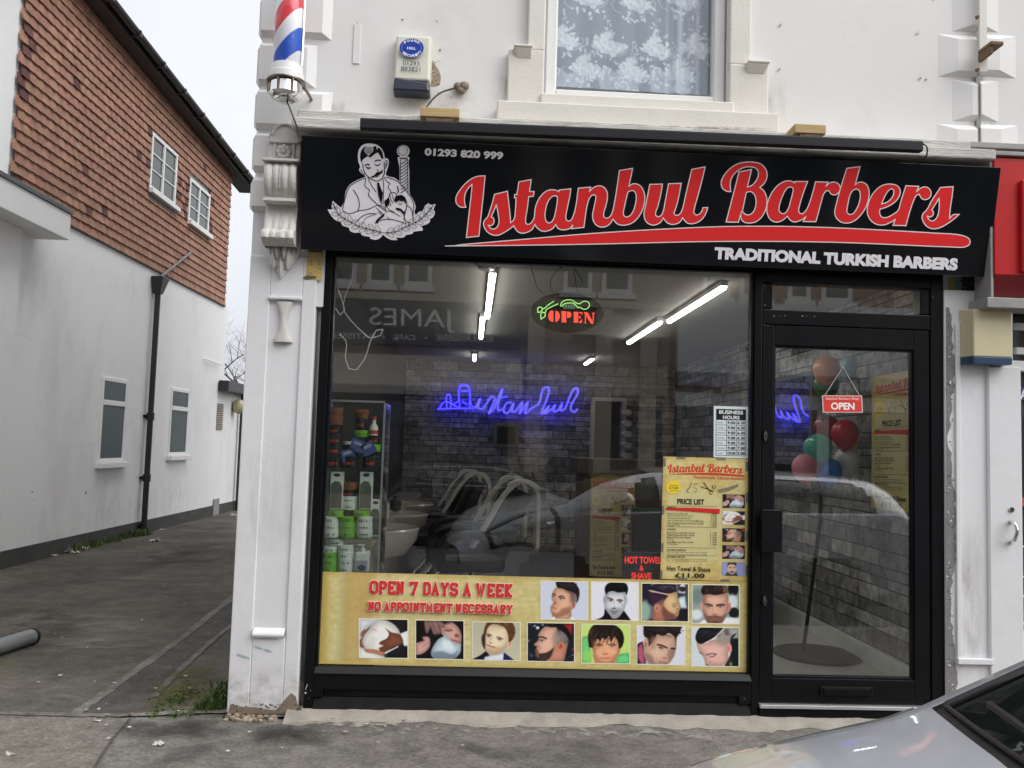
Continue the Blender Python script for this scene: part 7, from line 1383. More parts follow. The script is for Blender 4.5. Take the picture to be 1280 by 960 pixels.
def house_window(s0, s1, z0, z1, upper, o=.03):
    mb = MB(); f = .055
    for a in ((s0, s0+f, z0, z1), (s1-f, s1, z0, z1), (s0+f, s1-f, z1-f, z1), (s0+f, s1-f, z0, z0+f)): wbox(mb, a[0], a[1], a[2], a[3], -.04, o)
    if upper:
        m_ = (s0+s1)/2-.02; wbox(mb, m_-.025, m_+.025, z0+f, z1-f, -.04, o)
        for a, b in ((s0+f, m_-.025), (m_+.025, s1-f)):
            for k in (1, 2): zz = z0+f+(z1-z0-2*f)*k/3; wbox(mb, a, b, zz-.011, zz+.011, -.02, o-.008)
    else:
        zz = z1-(z1-z0)*.30; wbox(mb, s0+f, s1-f, zz-.035, zz+.035, -.04, o+.012)
    wo_ = mb.build('window', M['upvc'], house, bevel=.005)
    mb = MB(); wbox(mb, s0+f-.005, s1-f+.005, z0+f-.005, z1-f+.005, .0005, .004); mb.build('pane', M['dimglass'] if upper else M['frosted'], wo_)
    mb = MB(); wbox(mb, s0-.04, s1+.05, z0-.075, z0-.002, -.04, o+.07); mb.build('sill', M['upvc'], wo_, bevel=.006)
    if upper:
        mb = MB()
        wbox(mb, s0, s1, z0-.13, z0-.076, .0, .028); mb.build('lead_apron', M['lead'], wo_)
        mb = MB(); A = [[wp(s0+f+(s1-s0-2*f)*u, z, -.06+.012*math.sin(u*26)) for u in np.linspace(0, 1, 40)] for z in (z0+f, z1-f)]; mb.grid(A)
        if s0 > 8.8: mb.build('curtain', mat('white_curtain', (.6, .6, .58), .9), wo_)
house_window(*wins[0], True); house_window(*wins[1], True)
for q in (((128, 470), (153, 577)), ((214, 484), (232, 569))):
    a, b = W(*q[0]), W(*q[1]); house_window(a[1], b[1], b[2], a[2], False, .015)
# flat canopy of the projecting front, its pier
ce = W(47, 262, .38); mb = MB(); zf1, zf0 = ce[2], W(46, 300, .38)[2]
wbox(mb, .2, ce[1], zf0, zf1-.05, .002, .38); mb.build('canopy', M['whitewall'], house, bevel=.006)
mb = MB(); wbox(mb, .2, ce[1]+.01, zf1-.0495, zf1, .0, .40); wbox(mb, .2, S0, TZ0+.0005, TZ0+.05, -2, .0); mb.build('lead_edge', M['lead'], house, bevel=.006)
mb = MB(); wbox(mb, .4, W(14, 330, .1)[1], .0, zf0-.0005, .002, .10); mb.build('pier', M['whitewall'], house)
for q, t_ in (([(0, 640), (300, 590), (300, 640), (0, 705)], .10), ([(150, 380), (215, 360), (210, 640), (150, 660)], .06), ([(110, 580), (165, 580), (160, 660), (108, 670)], .08), ([(205, 572), (240, 572), (236, 640), (202, 645)], .08), ([(0, 300), (60, 300), (60, 420), (0, 420)], .15), ([(60, 300), (280, 390), (280, 420), (60, 350)], .07)):
    stain('wall_stain', W, q, SM_S, .003, house, 1.2, t_)
# hopper, rainwater pipe with sockets, overflow pipe
dpx = W(183, 500)[1]; hz1, hz0 = W(195, 348, .1)[2], W(193, 368, .1)[2]
dpp = thing('downpipe', wp(dpx, 0, .07), 'black downpipe with hopper head on the white alley wall', 'downpipe')
mb = MB(); c0 = wp(dpx, 0, .075); mb.tube([(c0[0], c0[1], .03), (c0[0], c0[1], hz0)], .042, 12); mb.build('pipe', M['gutter'], dpp, smooth=60)
mb = MB()
for z in (W(180, 520, .07)[2], W(177, 597, .07)[2], .12): mb.lathe([(.045, -.06), (.056, -.055), (.056, .05), (.045, .055)], (c0[0], c0[1], z), 14); wbox(mb, dpx-.10, dpx+.10, z-.02, z+.02, .002, .02)
mb.build('socket', M['gutter'], dpp, smooth=40)
mb = MB(); mb.hexa([wp(dpx-.06, hz0, .02), wp(dpx-.06, hz0, .13), wp(dpx+.06, hz0, .13), wp(dpx+.06, hz0, .02), wp(dpx-.14, hz1, .01), wp(dpx-.14, hz1, .19), wp(dpx+.14, hz1, .19), wp(dpx+.14, hz1, .01)]); mb.build('hopper', M['gutter'], dpp, bevel=.01)
mb = MB(); mb.tube([wp(dpx+.05, hz1+.02, .08), W(235, 315, .05)], .02, 8); mb.build('overflow_pipe', mat('grey_plastic_pipe', (.20, .20, .20), .45), dpp)
# vent, air brick, notice, small fittings
a, b = W(271.5, 503), W(277, 537); mb = MB()
for k in range(12): z = b[2]+(a[2]-b[2])*k/12; wbox(mb, a[1], b[1], z, z+(a[2]-b[2])/12*.62, .001, .02)
mb.build('louvre_vent', mat('brown_vent', (.24, .20, .16), .6), house)
a, b = W(266, 624, .012), W(272, 645, .012); mb = MB(); wbox(mb, a[1], b[1], b[2], a[2], .0125, .02); vb = mb.build('air_brick', M['greymetal'], house)
mb = MB(); a, b = W(-6, 516), W(8.5, 553); wbox(mb, a[1], b[1], b[2], a[2], .001, .008); nb_ = mb.build('notice_board', M['upvc'], house)
fl = Flat(W, base=.0095)
for k in range(5): fl.ribbon([(-4, 523+6*k), (7-(k % 2)*2, 524.5+6*k)], .9, (130, 132, 136))
fl.build('printed_lines', M['ink'], nb_)
fl = Flat(W, base=.002)
for (x, y, r_, c_) in ((40, 615, 1.6, (150, 140, 128)), (107, 616, 2, (140, 136, 130)), (42, 625, 1.2, (190, 188, 184)), (170, 597, 1, (120, 112, 104))): fl.disc(x, y, r_*.6, r_, c_, 9)
fl.curve([(2, 412), (40, 424), (70, 438)], .4, (196, 196, 194)); fl.curve([(60, 560), (110, 556), (150, 552)], .35, (200, 200, 198)); fl.build('wall_mark', M['ink'], house)
mb = MB(); mb.tube([W(254, 449, .05), W(273, 456, .05)], .012, 6); mb.tube([wp(W(254, 449)[1], W(254, 449)[2], 0), W(254, 449, .05)], .012, 6); mb.build('white_waste_pipe', M['upvc'], house)
# low rear addition with black roof edge, lamp and rainwater pipe
ext = thing('rear_extension', wp(SE+2, 0, -1), 'low white flat-roofed extension with black fascia behind the house', 'extension')
ez = W(280, 490)[2]; e1 = SE+3.4; mb = MB(); wbox(mb, SE+.251, e1, .19, ez, -4, .0); mb.build('wall', M['whitewall'], ext)
mb = MB(); wbox(mb, SE+.251, e1, -.13, .1895, -4, .012); mb.build('plinth', M['plinth'], ext)
mb = MB(); wbox(mb, SE-.1, e1+.05, ez-.0, ez+.20, .0125, .2); wbox(mb, SE+.251, e1, ez+.0005, ez+.16, -4, .012); mb.build('roof_edge', M['gutter'], ext, bevel=.01)
lp = W(291, 508, .12); mb = MB(); mb.ball(lp, .13, .13, .15, 14); mb.build('lamp', mat('yellowed_lamp_cover', (.46, .42, .26), .35), ext, smooth=180)
mb = MB(); q = W(299, 490, .09); mb.tube([(q[0], q[1], 0), (q[0], q[1], ez)], .05, 10); mb.build('downpipe', M['gutter'], ext, smooth=60)
# something pale at the far end of the yard
gar = thing('far_building', (-3, 33, 0), 'pale low building at the far end of the alley', 'building')
mb = MB(); mb.box(-9, 6, 32, 36, 0, 2.6); mb.build('wall', M['render'], gar); mb = MB(); mb.box(-9.3, 6.3, 31.8, 36, 2.601, 2.8); mb.build('roof', M['lead'], gar); mb = MB(); mb.box(-5.2, -4.0, 31.96, 31.999, .9, 2.2); mb.build('window', M['redlow'], gar)

# ================================================================== bare trees behind the yard
BK = mat('grey_brown_bark', (.065, .055, .044), .9, var=.3, scale=10, bump=.5)
TWG = mat('fine_winter_twigs', (.085, .072, .058), .9, var=.2)
def bare_tree(base, h, label, seed, spread=.9):
    rr = random.Random(seed); t = thing('bare_tree', base, label, 'tree', 'bare winter trees behind the alley')
    tk, tw_ = MB(), MB()
    def grow(p, d, L, r_, lev):
        n_ = 4; path = [p]
        for k in range(n_): d = d+np.array([rr.gauss(0, .10), rr.gauss(0, .10), rr.gauss(.03, .06)]); d /= np.linalg.norm(d); path.append(path[-1]+d*L/n_)
        rad = [r_*(1-.40*k/n_) for k in range(n_+1)]; (tk if lev < 3 else tw_).tube(path, rad, 6 if lev < 2 else 4 if lev < 4 else 3, cap=False)
        if lev >= 6: return
        for k in range(rr.choice([2, 3, 3]) if lev else 4):
            a = rr.uniform(0, 6.28); e = rr.uniform(.35, spread); ax = np.array([math.cos(a), math.sin(a), 0]); nd = d*math.cos(e)+ax*math.sin(e); i = rr.choice([2, 3, 4, 4]) if lev else rr.choice([3, 4, 4])
            grow(path[i], nd/np.linalg.norm(nd), L*rr.uniform(.62, .82), rad[i]*rr.uniform(.5, .72), lev+1)
    grow(np.array(base, float), np.array([0, 0, 1.0]), h*.34, h*.036, 0)
    tk.build('trunk', BK, t, smooth=60); tw_.build('twigs', TWG, t)
q = PY(40)(289, 480); bare_tree((q[0], 40, 0), 8.6, 'bare tree with forked trunk nearest the pilaster', 3)
q = PY(43)(262, 480); bare_tree((q[0], 43, 0), 8.8, 'bare tree half hidden behind the white house', 8)
q = PY(48)(312, 480); bare_tree((q[0], 48, 0), 9, 'paler bare tree farther behind the alley', 14)
# ================================================================== alley floor things
gp = thing('grey_pipe', G(20, 812), 'grey plastic pipe lying on the alley asphalt at left', 'pipe')
a, b = np.array(G(38, 806)), np.array(G(-60, 838)); a[2] = b[2] = .055; mb = MB(); mb.tube([a, b], .052, 18); mb.build('tube', mat('grey_plastic_pipe_body', (.19, .195, .20), .4), gp, smooth=60)
d = (a-b)/np.linalg.norm(a-b); mb = MB(); mb.tube([a+d*.0005, a+d*.025], .057, 18); mb.build('end_cap', M['blackmatt'], gp, smooth=60)
lm = [mat('litter_paper', (.55, .54, .50), .7, var=.1), mat('litter_plastic', (.40, .42, .44), .3, var=.2), mat('litter_brown', (.22, .16, .10), .8, var=.2)]
def litter(px_, py_, s_, mi, label):
    s_ *= .62; g = G(px_, py_); mb = MB(); n_ = 7; A = [[(g[0]+s_*(i/(n_-1)-.5)*1.5+random.uniform(-.1, .1)*s_, g[1]+s_*(j/(n_-1)-.5)+random.uniform(-.1, .1)*s_, .004+abs(random.gauss(0, .28))*s_) for j in range(n_)] for i in range(n_)]
    mb.grid(A); tag(mb.build('litter', lm[mi], origin=(g[0], g[1], 0)), label, 'litter', 'scraps of litter in the alley')
litter(66, 696, .10, 0, 'white scrap of litter leftmost along the house wall'); litter(80, 691, .18, 1, 'largest crumpled wrapper by the house wall'); litter(94, 692, .09, 0, 'white scrap right of the crumpled wrapper'); litter(106, 687, .10, 0, 'white scrap at the edge of the weeds'); litter(193, 677, .13, 0, 'white crumpled paper beside the downpipe'); litter(203, 663, .08, 0, 'small white scrap beyond the downpipe')
litter(292, 645, .12, 0, 'pale scrap at the far end of the wall'); litter(166, 896, .05, 2, 'tan scrap on the edging stone'); litter(13, 945, .045, 0, 'white fleck on the brown pavement'); litter(198, 932, .05, 0, 'pale scrap on the pavement near the damp stain'); litter(122, 903, .04, 0, 'small scrap at the trench end on the pavement')
GRM = mat('weed_green', (.065, .105, .022), .7, var=.35, scale=9)
def weeds(name, spots, n_, hmin, hmax, label):
    mb = MB()
    for k in range(n_):
        px_, py_, sp = random.choice(spots); g = G(px_, py_); x, y = g[0]+random.gauss(0, sp*.5), g[1]+random.gauss(0, sp); h = random.uniform(hmin, hmax); a = random.uniform(0, 6.28); l_ = random.uniform(.1, .7)*h; w_ = random.uniform(.003, .009)
        p0 = np.array((x, y, .002)); p1 = p0+np.array((math.cos(a)*l_*.4, math.sin(a)*l_*.4, h*.65)); p2 = p0+np.array((math.cos(a)*l_, math.sin(a)*l_, h)); s_ = np.array((-math.sin(a), math.cos(a), 0))*w_
        mb.add([p0-s_, p0+s_, p1-s_, p1+s_, p2], [(0, 1, 3, 2), (2, 3, 4)])
    o = mb.build(name, GRM, origin=G(spots[0][0], spots[0][1])); tag(o, label, None, None, 'stuff'); return o
weeds('weeds', [(95, 688, .12), (110, 684, .12), (142, 677, .10), (152, 673, .12), (163, 671, .10), (172, 670, .08), (183, 669, .05), (120, 682, .06)], 950, .03, .11, 'green weeds along the foot of the house wall')
weeds('weeds', [(283, 875, .07), (276, 880, .07), (268, 884, .06), (282, 862, .05), (258, 886, .04)], 420, .015, .075, 'green weeds at the alley corner of the white pilaster')
weeds('moss', [(225, 868, .10), (215, 878, .08), (235, 872, .09), (195, 893, .03), (240, 892, .03), (220, 893, .03)], 700, .004, .014, 'moss on the asphalt by the pilaster')
PB = MB(); 
for k in range(160):
    g = G(random.uniform(282, 345), random.uniform(888, 903)); r_ = random.uniform(.004, .017); PB.ball((g[0], g[1], r_*.5), r_*random.uniform(.8, 1.4), r_, r_*.7, 6, 0, np.array(random.choice([(.20, .13, .08), (.28, .22, .16), (.12, .09, .07), (.32, .28, .22)])))
tag(PB.build('rubble', ink('rubble_bits', .9), origin=G(310, 895)), 'brown rubble crumbs at the foot of the white pilaster', None, None, 'stuff')
lf = MB()
for k in range(80):
    g = G(random.uniform(20, 600), random.uniform(660, 955)); 
    if g[1] > .0 and g[0] > -1.3 or g[0] < -4.6: continue
    s_ = random.uniform(.006, .016); a = random.uniform(0, 6.28); z = .012; lf.add([(g[0]+s_*math.cos(a+t_), g[1]+s_*math.sin(a+t_), z+random.uniform(0, .005)) for t_ in (0, 1.6, 3.1, 4.7)], [(0, 1, 2, 3)], 0, np.array(random.choice([(.40, .38, .34), (.30, .26, .2), (.5, .49, .46)])))
tag(lf.build('grit', ink('grit_bits', .9)), 'pale grit and chips scattered on the asphalt', None, None, 'stuff')

# ================================================================== cars
PAINT = mat('silver_blue_car_paint', (.57, .60, .65), .3, metal=.35, var=.03, coat=1.0); PAINT.node_tree.nodes['Principled BSDF'].inputs['Coat Roughness'].default_value = .03
PAINT2 = mat('black_car_paint', (.012, .013, .016), .3, metal=.2, var=.05, coat=1.0)
CARGLASS = pane_mat('car_glass', (.50, .60, .56), .07); TRIM = mat('black_car_trim', (.013, .013, .014), .45, var=.2); LAMPG = mat('headlamp_lens', (.55, .58, .60), .08, metal=.5, var=.1, scale=20, coat=1.); TYRE = mat('tyre_rubber', (.02, .02, .02), .8); RIMM = mat('alloy_rim', (.45, .46, .47), .3, metal=.8)
ST = [  # u, floor, half width low, half width belt, belt z, half width top, roof edge z, centre z
 (0.00, .34, .52, .56, .56, .42, .60, .61), (0.05, .26, .68, .72, .66, .60, .74, .77), (0.14, .22, .77, .81, .76, .70, .86, .90), (0.28, .20, .82, .855, .86, .74, .965, 1.005), (0.46, .20, .84, .87, .93, .755, 1.035, 1.075), (0.60, .20, .85, .875, .965, .765, 1.085, 1.125), (0.66, .20, .85, .876, .975, .765, 1.115, 1.15),
 (0.95, .20, .85, .88, .995, .70, 1.30, 1.345), (1.25, .20, .85, .88, 1.01, .645, 1.47, 1.53), (1.50, .20, .85, .88, 1.02, .60, 1.55, 1.63), (2.0, .20, .855, .88, 1.03, .585, 1.575, 1.675), (2.7, .20, .855, .88, 1.04, .585, 1.57, 1.665), (3.3, .20, .85, .875, 1.05, .58, 1.545, 1.62), (3.75, .22, .84, .86, 1.06, .57, 1.49, 1.55), (4.05, .28, .80, .82, 1.05, .58, 1.20, 1.25), (4.2, .36, .72, .74, .92, .58, .98, 1.0), (4.26, .42, .55, .58, .62, .45, .66, .67)]
def car_body_fn():
    U = np.array([s[0] for s in ST]); D = np.array([s[1:] for s in ST])
    def at(u, j):
        """u along the car, j 0..8 from sill to roof centre"""
        d = [np.interp(u, U, D[:, k]) for k in range(7)]
        # smooth interpolation by averaging a small window
        h = .05; d = [(np.interp(u-h, U, D[:, k])+2*d[k]+np.interp(u+h, U, D[:, k]))/4 if .1 < u < 4.1 and not (.58 < u < .70) else d[k] for k in range(7)]
        zb, wl, wb, zbelt, wt, zr, zc = d
        K = [(wl*.90, zb), (wl, zb+.10), ((wl+wb)/2+.018, (zb+zbelt)/2), (wb+.006, zbelt-.07), (wb-.012, zbelt), (wt, zr), (wt*.72, zr+(zc-zr)*.55), (wt*.38, zr+(zc-zr)*.90), (0, zc)]
        P = [np.array(k) for k in K]; i = min(int(j), 7); f = j-i
        a, b = P[i], P[i+1]; p0 = P[i-1] if i > 0 and i not in (5,) else a; p3 = P[i+2] if i < 7 else np.array((-P[7][0], P[7][1]))
        if i == 4: return a+(b-a)*f+np.array((.022, .008))*math.sin(math.pi*f)*(1 if u > .66 else .6)
        m0, m1 = (b-p0)/2, (p3-a)/2
        if i == 3: m1 = (b-a)*.6
        if i == 5: m0 = (b-a)
        f2, f3 = f*f, f*f*f; q = (2*f3-3*f2+1)*a+(f3-2*f2+f)*m0+(-2*f3+3*f2)*b+(f3-f2)*m1
        return q
    def pos(u, j, s):
        y, z = at(u, j); k = np.interp(u, [0, .3, .66, 1.3, 2.0, 3.6, 4.26], [.30, .22, .155, .10, 0, 0, -.18]); return np.array((u+k*(y/.88)**2, s*y, z))
    return pos
CP0 = car_body_fn()
def car(label, paint, wx, wz):
    def CP(u, j, s):
        p_ = CP0(u, j, s); p_[0] = np.interp(p_[0], *wx); p_[2] = np.interp(p_[2], *wz); return p_
    t = thing('parked_car', (0, 0, 0), label, 'car'); T = lambda mb, n, m, par=t, **k: mb.build(n, m, par, local=True, **k)
    us = np.unique(np.round(np.concatenate([np.linspace(0, .28, 12), np.linspace(.28, .66, 14), np.linspace(.66, 1.5, 22), np.linspace(1.5, 3.75, 32), np.linspace(3.75, 4.26, 12)]), 4)); js = np.unique(np.round(np.concatenate([np.linspace(0, 4, 21), np.linspace(4, 5, 8), np.linspace(5, 8, 16)]), 4))
    WS = lambda u, j: .665 < u < 1.47 and j > 5.28
    RW = lambda u, j: 3.72 < u < 4.03 and j > 5.2
    def SW(u, j): return 4.06 < j < 4.90 and 0.86+.62*(j-4) < u < 3.72-.2*(j-4) and not 1.50 < u < 1.56 and not 2.42 < u < 2.52
    def cowl(u, j): return .635 < u <= .665 and j > 5.28
    reg = {'body': MB(), 'windscreen': MB(), 'rear_window': MB(), 'side_window': MB(), 'cowl_panel': MB()}
    for s in (-1, 1):
        P3 = [[CP(u, j, s) for j in js] for u in us]
        for a in range(len(us)-1):
            for b in range(len(js)-1):
                u, j = (us[a]+us[a+1])/2, (js[b]+js[b+1])/2
                wh = any(math.hypot((P3[a][b][0]+P3[a+1][b][0])/2-wc, ((P3[a][b][2]+P3[a][b+1][2])/2-.33)) < .365 for wc in (.86, 3.36)) and j < 4
                if wh: continue
                k = 'windscreen' if WS(u, j) else 'rear_window' if RW(u, j) else 'side_window' if SW(u, j) else 'cowl_panel' if cowl(u, j) else 'body'
                q = [P3[a][b], P3[a+1][b], P3[a+1][b+1], P3[a][b+1]]
                if k != 'body':
                    dn = np.array((0, 0, -.006)) if k in ('windscreen', 'cowl_panel') else np.array((0, -s*.006, 0)) if k == 'side_window' else np.array((-.006, 0, 0)); q = [p+dn for p in q]
                reg[k].add(q, [(0, 1, 2, 3) if s < 0 else (3, 2, 1, 0)])
    for k, m_ in (('body', paint), ('windscreen', CARGLASS), ('rear_window', CARGLASS), ('side_window', CARGLASS), ('cowl_panel', TRIM)):
        o = T(reg[k], k, m_)
        import bmesh; bm = bmesh.new(); bm.from_mesh(o.data); bmesh.ops.remove_doubles(bm, verts=bm.verts, dist=.0005); bm.to_mesh(o.data); bm.free(); o.data.shade_smooth(); o.data.set_sharp_from_angle(angle=R(50))
    # seals and shut lines
    mb = MB()
    for s in (-1, 1):
        mb.tube([CP(u, 5.30, s)+np.array((0, 0, -.002)) for u in np.linspace(.66, 1.5, 20)], .009, 6)
    mb.tube([CP(.655, j, -1)+np.array((0, 0, .003)) for j in np.linspace(5.3, 8, 16)]+[CP(.655, j, 1)+np.array((0, 0, .000)) for j in np.linspace(8, 5.3, 16)], .005, 6); T(mb, 'windscreen_seal', TRIM, smooth=60)
    mb = MB()
    for s in (-1, 1): mb.tube([CP(u, 4.62+.38*min(1, u/.5), s)+np.array((0, 0, .0008)) for u in np.linspace(.10, .60, 16)], .0035, 4)
    T(mb, 'bonnet_gap', TRIM)
    mb = MB()
    for s in (-1, 1):
        for u0 in (1.02, 2.47, 3.42): mb.tube([CP(u0, j, s)+np.array((0, s*.001, 0)) for j in np.linspace(1.2, 4, 10)], .004, 4)
    T(mb, 'door_gap', TRIM)
    if paint is PAINT2:
        for s in (-1, 1):
            for j0, j1, ua, ub in ((4.9, 4.9, 1.3, 3.5), (4.06, 4.06, .95, 3.6)): mb = MB(); mb.tube([CP(u, j0, s)+np.array((0, s*.006, 0)) for u in np.linspace(ua, ub, 30)], .013, 5); T(mb, 'window_trim', RIMM)
    for s in (-1, 1):
        mb = MB(); A = [[CP(u, j, s)+np.array((-.008, s*.008, .004)) for j in np.linspace(3.0-.1*k, 4.45+.03*k, 8)] for k, u in enumerate(np.linspace(.10, .44, 9))]; mb.grid(A); o = T(mb, 'headlight', LAMPG, smooth=180)
        mb = MB(); A = [[CP(u, j, s)+np.array((-.003, s*.003, .001)) for j in np.linspace(2.85-.1*k, 4.6+.03*k, 8)] for k, u in enumerate(np.linspace(.08, .47, 9))]; mb.grid(A); mb.build('lamp_surround', TRIM, o, local=True, smooth=180)
        mb = MB(); c_ = CP(1.12, 4.15, s)+np.array((0, s*.12, .06)); mb.ball(c_, .07, .11, .075, 14); mb.tube([CP(1.12, 4.05, s), c_], .03, 6); T(mb, 'wing_mirror', paint, smooth=60)
        for wc in (.86, 3.36):
            mb = MB(); mb.lathe([(.20, -.10), (.30, -.10), (.325, -.07), (.325, .07), (.30, .10), (.20, .10)], (wc, s*.75, .325), 32, axis='y'); wh = T(mb, 'wheel', TYRE, smooth=40)
            mb = MB(); y0 = s*.835; mb.lathe([(.20, -.012), (.222, -.012), (.222, .012), (.20, .012)], (wc, y0, .325), 32, axis='y'); mb.lathe([(0, -.01), (.05, -.01), (.05, .01), (0, .01)], (wc, y0, .325), 16, axis='y')
            for k in range(8): a = 2*math.pi*k/8; mb.tube([(wc+.03*math.cos(a), y0, .325+.03*math.sin(a)), (wc+.205*math.cos(a), y0, .325+.205*math.sin(a))], .016, 5)
            mb.build('rim', RIMM, wh, local=True, smooth=50)
            mb = MB(); mb.lathe([(0, -.06), (.36, -.06), (.36, -.055), (0, -.055)], (wc, s*.72, .34), 28, axis='y'); mb.lathe([(.355, -.06 if s > 0 else -.10), (.36, .12 if s > 0 else .06)], (wc, s*.72, .34), 28, axis='y'); T(mb, 'wheel_arch', TRIM)
        mb = MB(); mb.tube([CP(1.4, 3.4, s)+np.array((0, s*.012, 0)), CP(1.62, 3.4, s)+np.array((0, s*.012, 0))], .014, 6); T(mb, 'door_handle', paint, smooth=60)
    mb = MB(); mb.box(-.0, .02, -.38, .38, .36, .52); mb.box(.005, .03, -.48, .48, .56, .60); T(mb, 'grille', TRIM, bevel=.006)
    # wipers, dashboard, wheel, seats, floor
    for pts in (((.668, 7.9, 1), (.69, 6.9, 1), (.70, 5.9, 1)), ((.668, 5.9, -1), (.69, 6.8, -1), (.70, 7.9, -1))):
        mb = MB(); mb.tube(catmull([CP(*q)+np.array((-.004, 0, .010)) for q in pts], 6), .007, 5); T(mb, 'wiper', TRIM)
    mb = MB(); mb.box(.72, 1.28, -.68, .68, .62, 1.02); T(mb, 'dashboard', TRIM, bevel=.05)
    mb = MB(); mb.tube([(1.36+.06*math.sin(a), -.34+.18*math.cos(a), 1.02+.17*math.sin(a)) for a in np.linspace(0, 2*math.pi, 24)], .016, 6); T(mb, 'steering_wheel', TRIM)
    for y0 in (-.34, .34):
        mb = MB(); mb.box(1.6, 2.1, y0-.24, y0+.24, .40, .58); mb.hexa([(2.05, y0-.23, .58), (2.2, y0-.23, .58), (2.2, y0+.23, .58), (2.05, y0+.23, .58), (2.22, y0-.18, 1.18), (2.32, y0-.18, 1.18), (2.32, y0+.18, 1.18), (2.22, y0+.18, 1.18)]); mb.box(2.24, 2.33, y0-.13, y0+.13, 1.21, 1.38); T(mb, 'seat', mat('car_seat_cloth', (.03, .03, .034), .9), bevel=.03)
    mb = MB(); mb.box(.5, 4.0, -.74, .74, .22, .24); T(mb, 'floor_pan', TRIM)
    return t
c1 = car('silver parked car at the bottom right, nose towards the alley', PAINT, ([-.1, 0, .14, .66, 1.5, 4.4], [-.25, -.15, .02, .90, 1.74, 4.5]), ([0, .6, .95, 1.07, 1.30, 1.70], [0, .64, .985, 1.08, 1.26, 1.45])); CY = -2.93-.865; c1.location = (-.07, CY, -.12)
c2 = car('black parked car across the street, seen reflected in the shop window', PAINT2, ([-.1, 0, .66, 1.5, 3.72, 4.4], [-.15, -.05, 1.20, 1.95, 3.35, 3.95]), ([0, 1.0, 1.7], [0, .92, 1.36])); c2.location = (2.42, -9.55, -.138); c2.rotation_euler = (0, 0, math.pi)
# ================================================================== buildings across the street (they show in the glass)
OY = -13.0; OV = PY(13.12)
def opx(px_, py_): p = OV(px_, py_); return p[0], p[2]
BRK = mat('buff_brick', (.46, .37, .275), .85, var=.15, scale=5, dirt=(.34, .20, .15), dirt_amt=.6, dirt_scale=1.2); STO = mat('pale_stone', (.60, .54, .43), .8, var=.1); RBK = mat('red_brown_brick', (.36, .22, .16), .85, var=.2)
def opp_building(x0, x1, h, m_, label, wxs, name='street_building'):
    t = thing(name, ((x0+x1)/2, OY-3, 0), label, 'building'); mb = MB(); mb.box(x0, x1, OY-8, OY, -.1, h); mb.build('wall', m_, t)
    mb = MB(); mb.box(x0, x1, OY, OY+.12, 4.05+.35, 4.55); mb.box(x0, x1, OY, OY+.25, h-.3, h+.15); mb.build('cornice', STO, t)
    for (a, b) in wxs:
        for z0 in (4.72, 7.0 if h > 9 else None):
            if z0 is None: continue
            mb = MB()
            for q in ((a, a+.09, z0, z0+1.7), (b-.09, b, z0, z0+1.7), (a+.09, b-.09, z0, z0+.09), (a+.09, b-.09, z0+1.61, z0+1.7), (a+.09, b-.09, z0+.8, z0+.88)): mb.box(q[0], q[1], OY+.005, OY+.06, q[2], q[3])
            mb.box(a-.08, b+.08, OY+.005, OY+.12, z0-.12, z0-.001); w_ = mb.build('window', M['upvc'], t); mb = MB(); mb.box(a+.08, b-.08, OY+.01, OY+.02, z0+.05, z0+1.65); mb.build('pane', M['dimglass'], w_)
    return t
xj0, zj1 = opx(414, 375); xj1, zj0 = opx(650, 437)
obA = opp_building(-14, xj1+.15, 9.6, BRK, 'buff brick shop building across the street with a dark bakery fascia', [(opx(420, 350)[0]-.1, opx(446, 350)[0]), (opx(459, 350)[0], opx(492, 350)[0]), (opx(506, 350)[0], opx(540, 350)[0]), (-6.5, -5.7), (-8.2, -7.4)])
obB = opp_building(xj1+.16, opx(838, 400)[0], 9.6, BRK, 'buff brick building across the street with stone pilasters', [(opx(704, 350)[0], opx(740, 350)[0]), (opx(752, 350)[0], opx(790, 350)[0])])
obC = opp_building(opx(838, 400)[0]+.01, 14, 8.8, RBK, 'red brown brick building across the street over a white fascia', [(opx(878, 350)[0], opx(912, 350)[0]), (opx(924, 350)[0], opx(960, 350)[0]), (opx(984, 350)[0], opx(1012, 350)[0]), (opx(1026, 350)[0], opx(1064, 350)[0])])
mb = MB()
for a in (opx(660, 400)[0], opx(745, 400)[0], opx(800, 400)[0]): mb.box(a, a+.35, OY+.001, OY+.10, 0, 4.39)
mb.build('pilaster', STO, obB)
mb = MB(); q = opx(775, 362); mb.extrude([(q[0]-1.0, OY+.002, q[1]-1.0), (q[0]+1.0, OY+.002, q[1]-1.0), (q[0], OY+.002, q[1]-.55)], (0, .2, 0)); mb.box(opx(670, 400)[0]+.2, opx(835, 400)[0], OY+.002, OY+.05, 2.6, 3.2); mb.build('pediment', STO, obB)
mb = MB(); mb.box(opx(670, 400)[0]+.3, opx(740, 400)[0], OY+.003, OY+.02, .3, 2.5); mb.box(opx(760, 400)[0], opx(830, 400)[0], OY+.003, OY+.02, .3, 2.5); mb.build('shop_window', M['dimglass'], obB)
class OppP:
    n = np.array((0, 1.0, 0))
    def __init__(s, y): s.y = y
    def __call__(s, px_, py_, o=0.): a, b = opx(px_, py_); return np.array((a, s.y+o, b))
js = thing('bakery_fascia', (0, OY+.2, zj0), 'dark grey bakery sign across the street, mirrored in the glass', 'sign')
mb = MB(); mb.box(xj0-3, xj1, OY+.002, OY+.22, zj0, zj1); mb.build('panel', mat('slate_fascia', (.075, .085, .092), .4), js)
fl = Flat(OppP(OY+.225)); LT2 = (244, 244, 238)
def mtext(fl, s, x_left_px, x_right_px, y_top, y_bot, col, bold):   # reads from the far (right) side, so it appears reversed in the glass
    fl.text(s, (x_right_px, y_bot), (x_left_px, y_bot+(x_left_px-x_right_px)*.035), (x_right_px, y_top), col, bold)
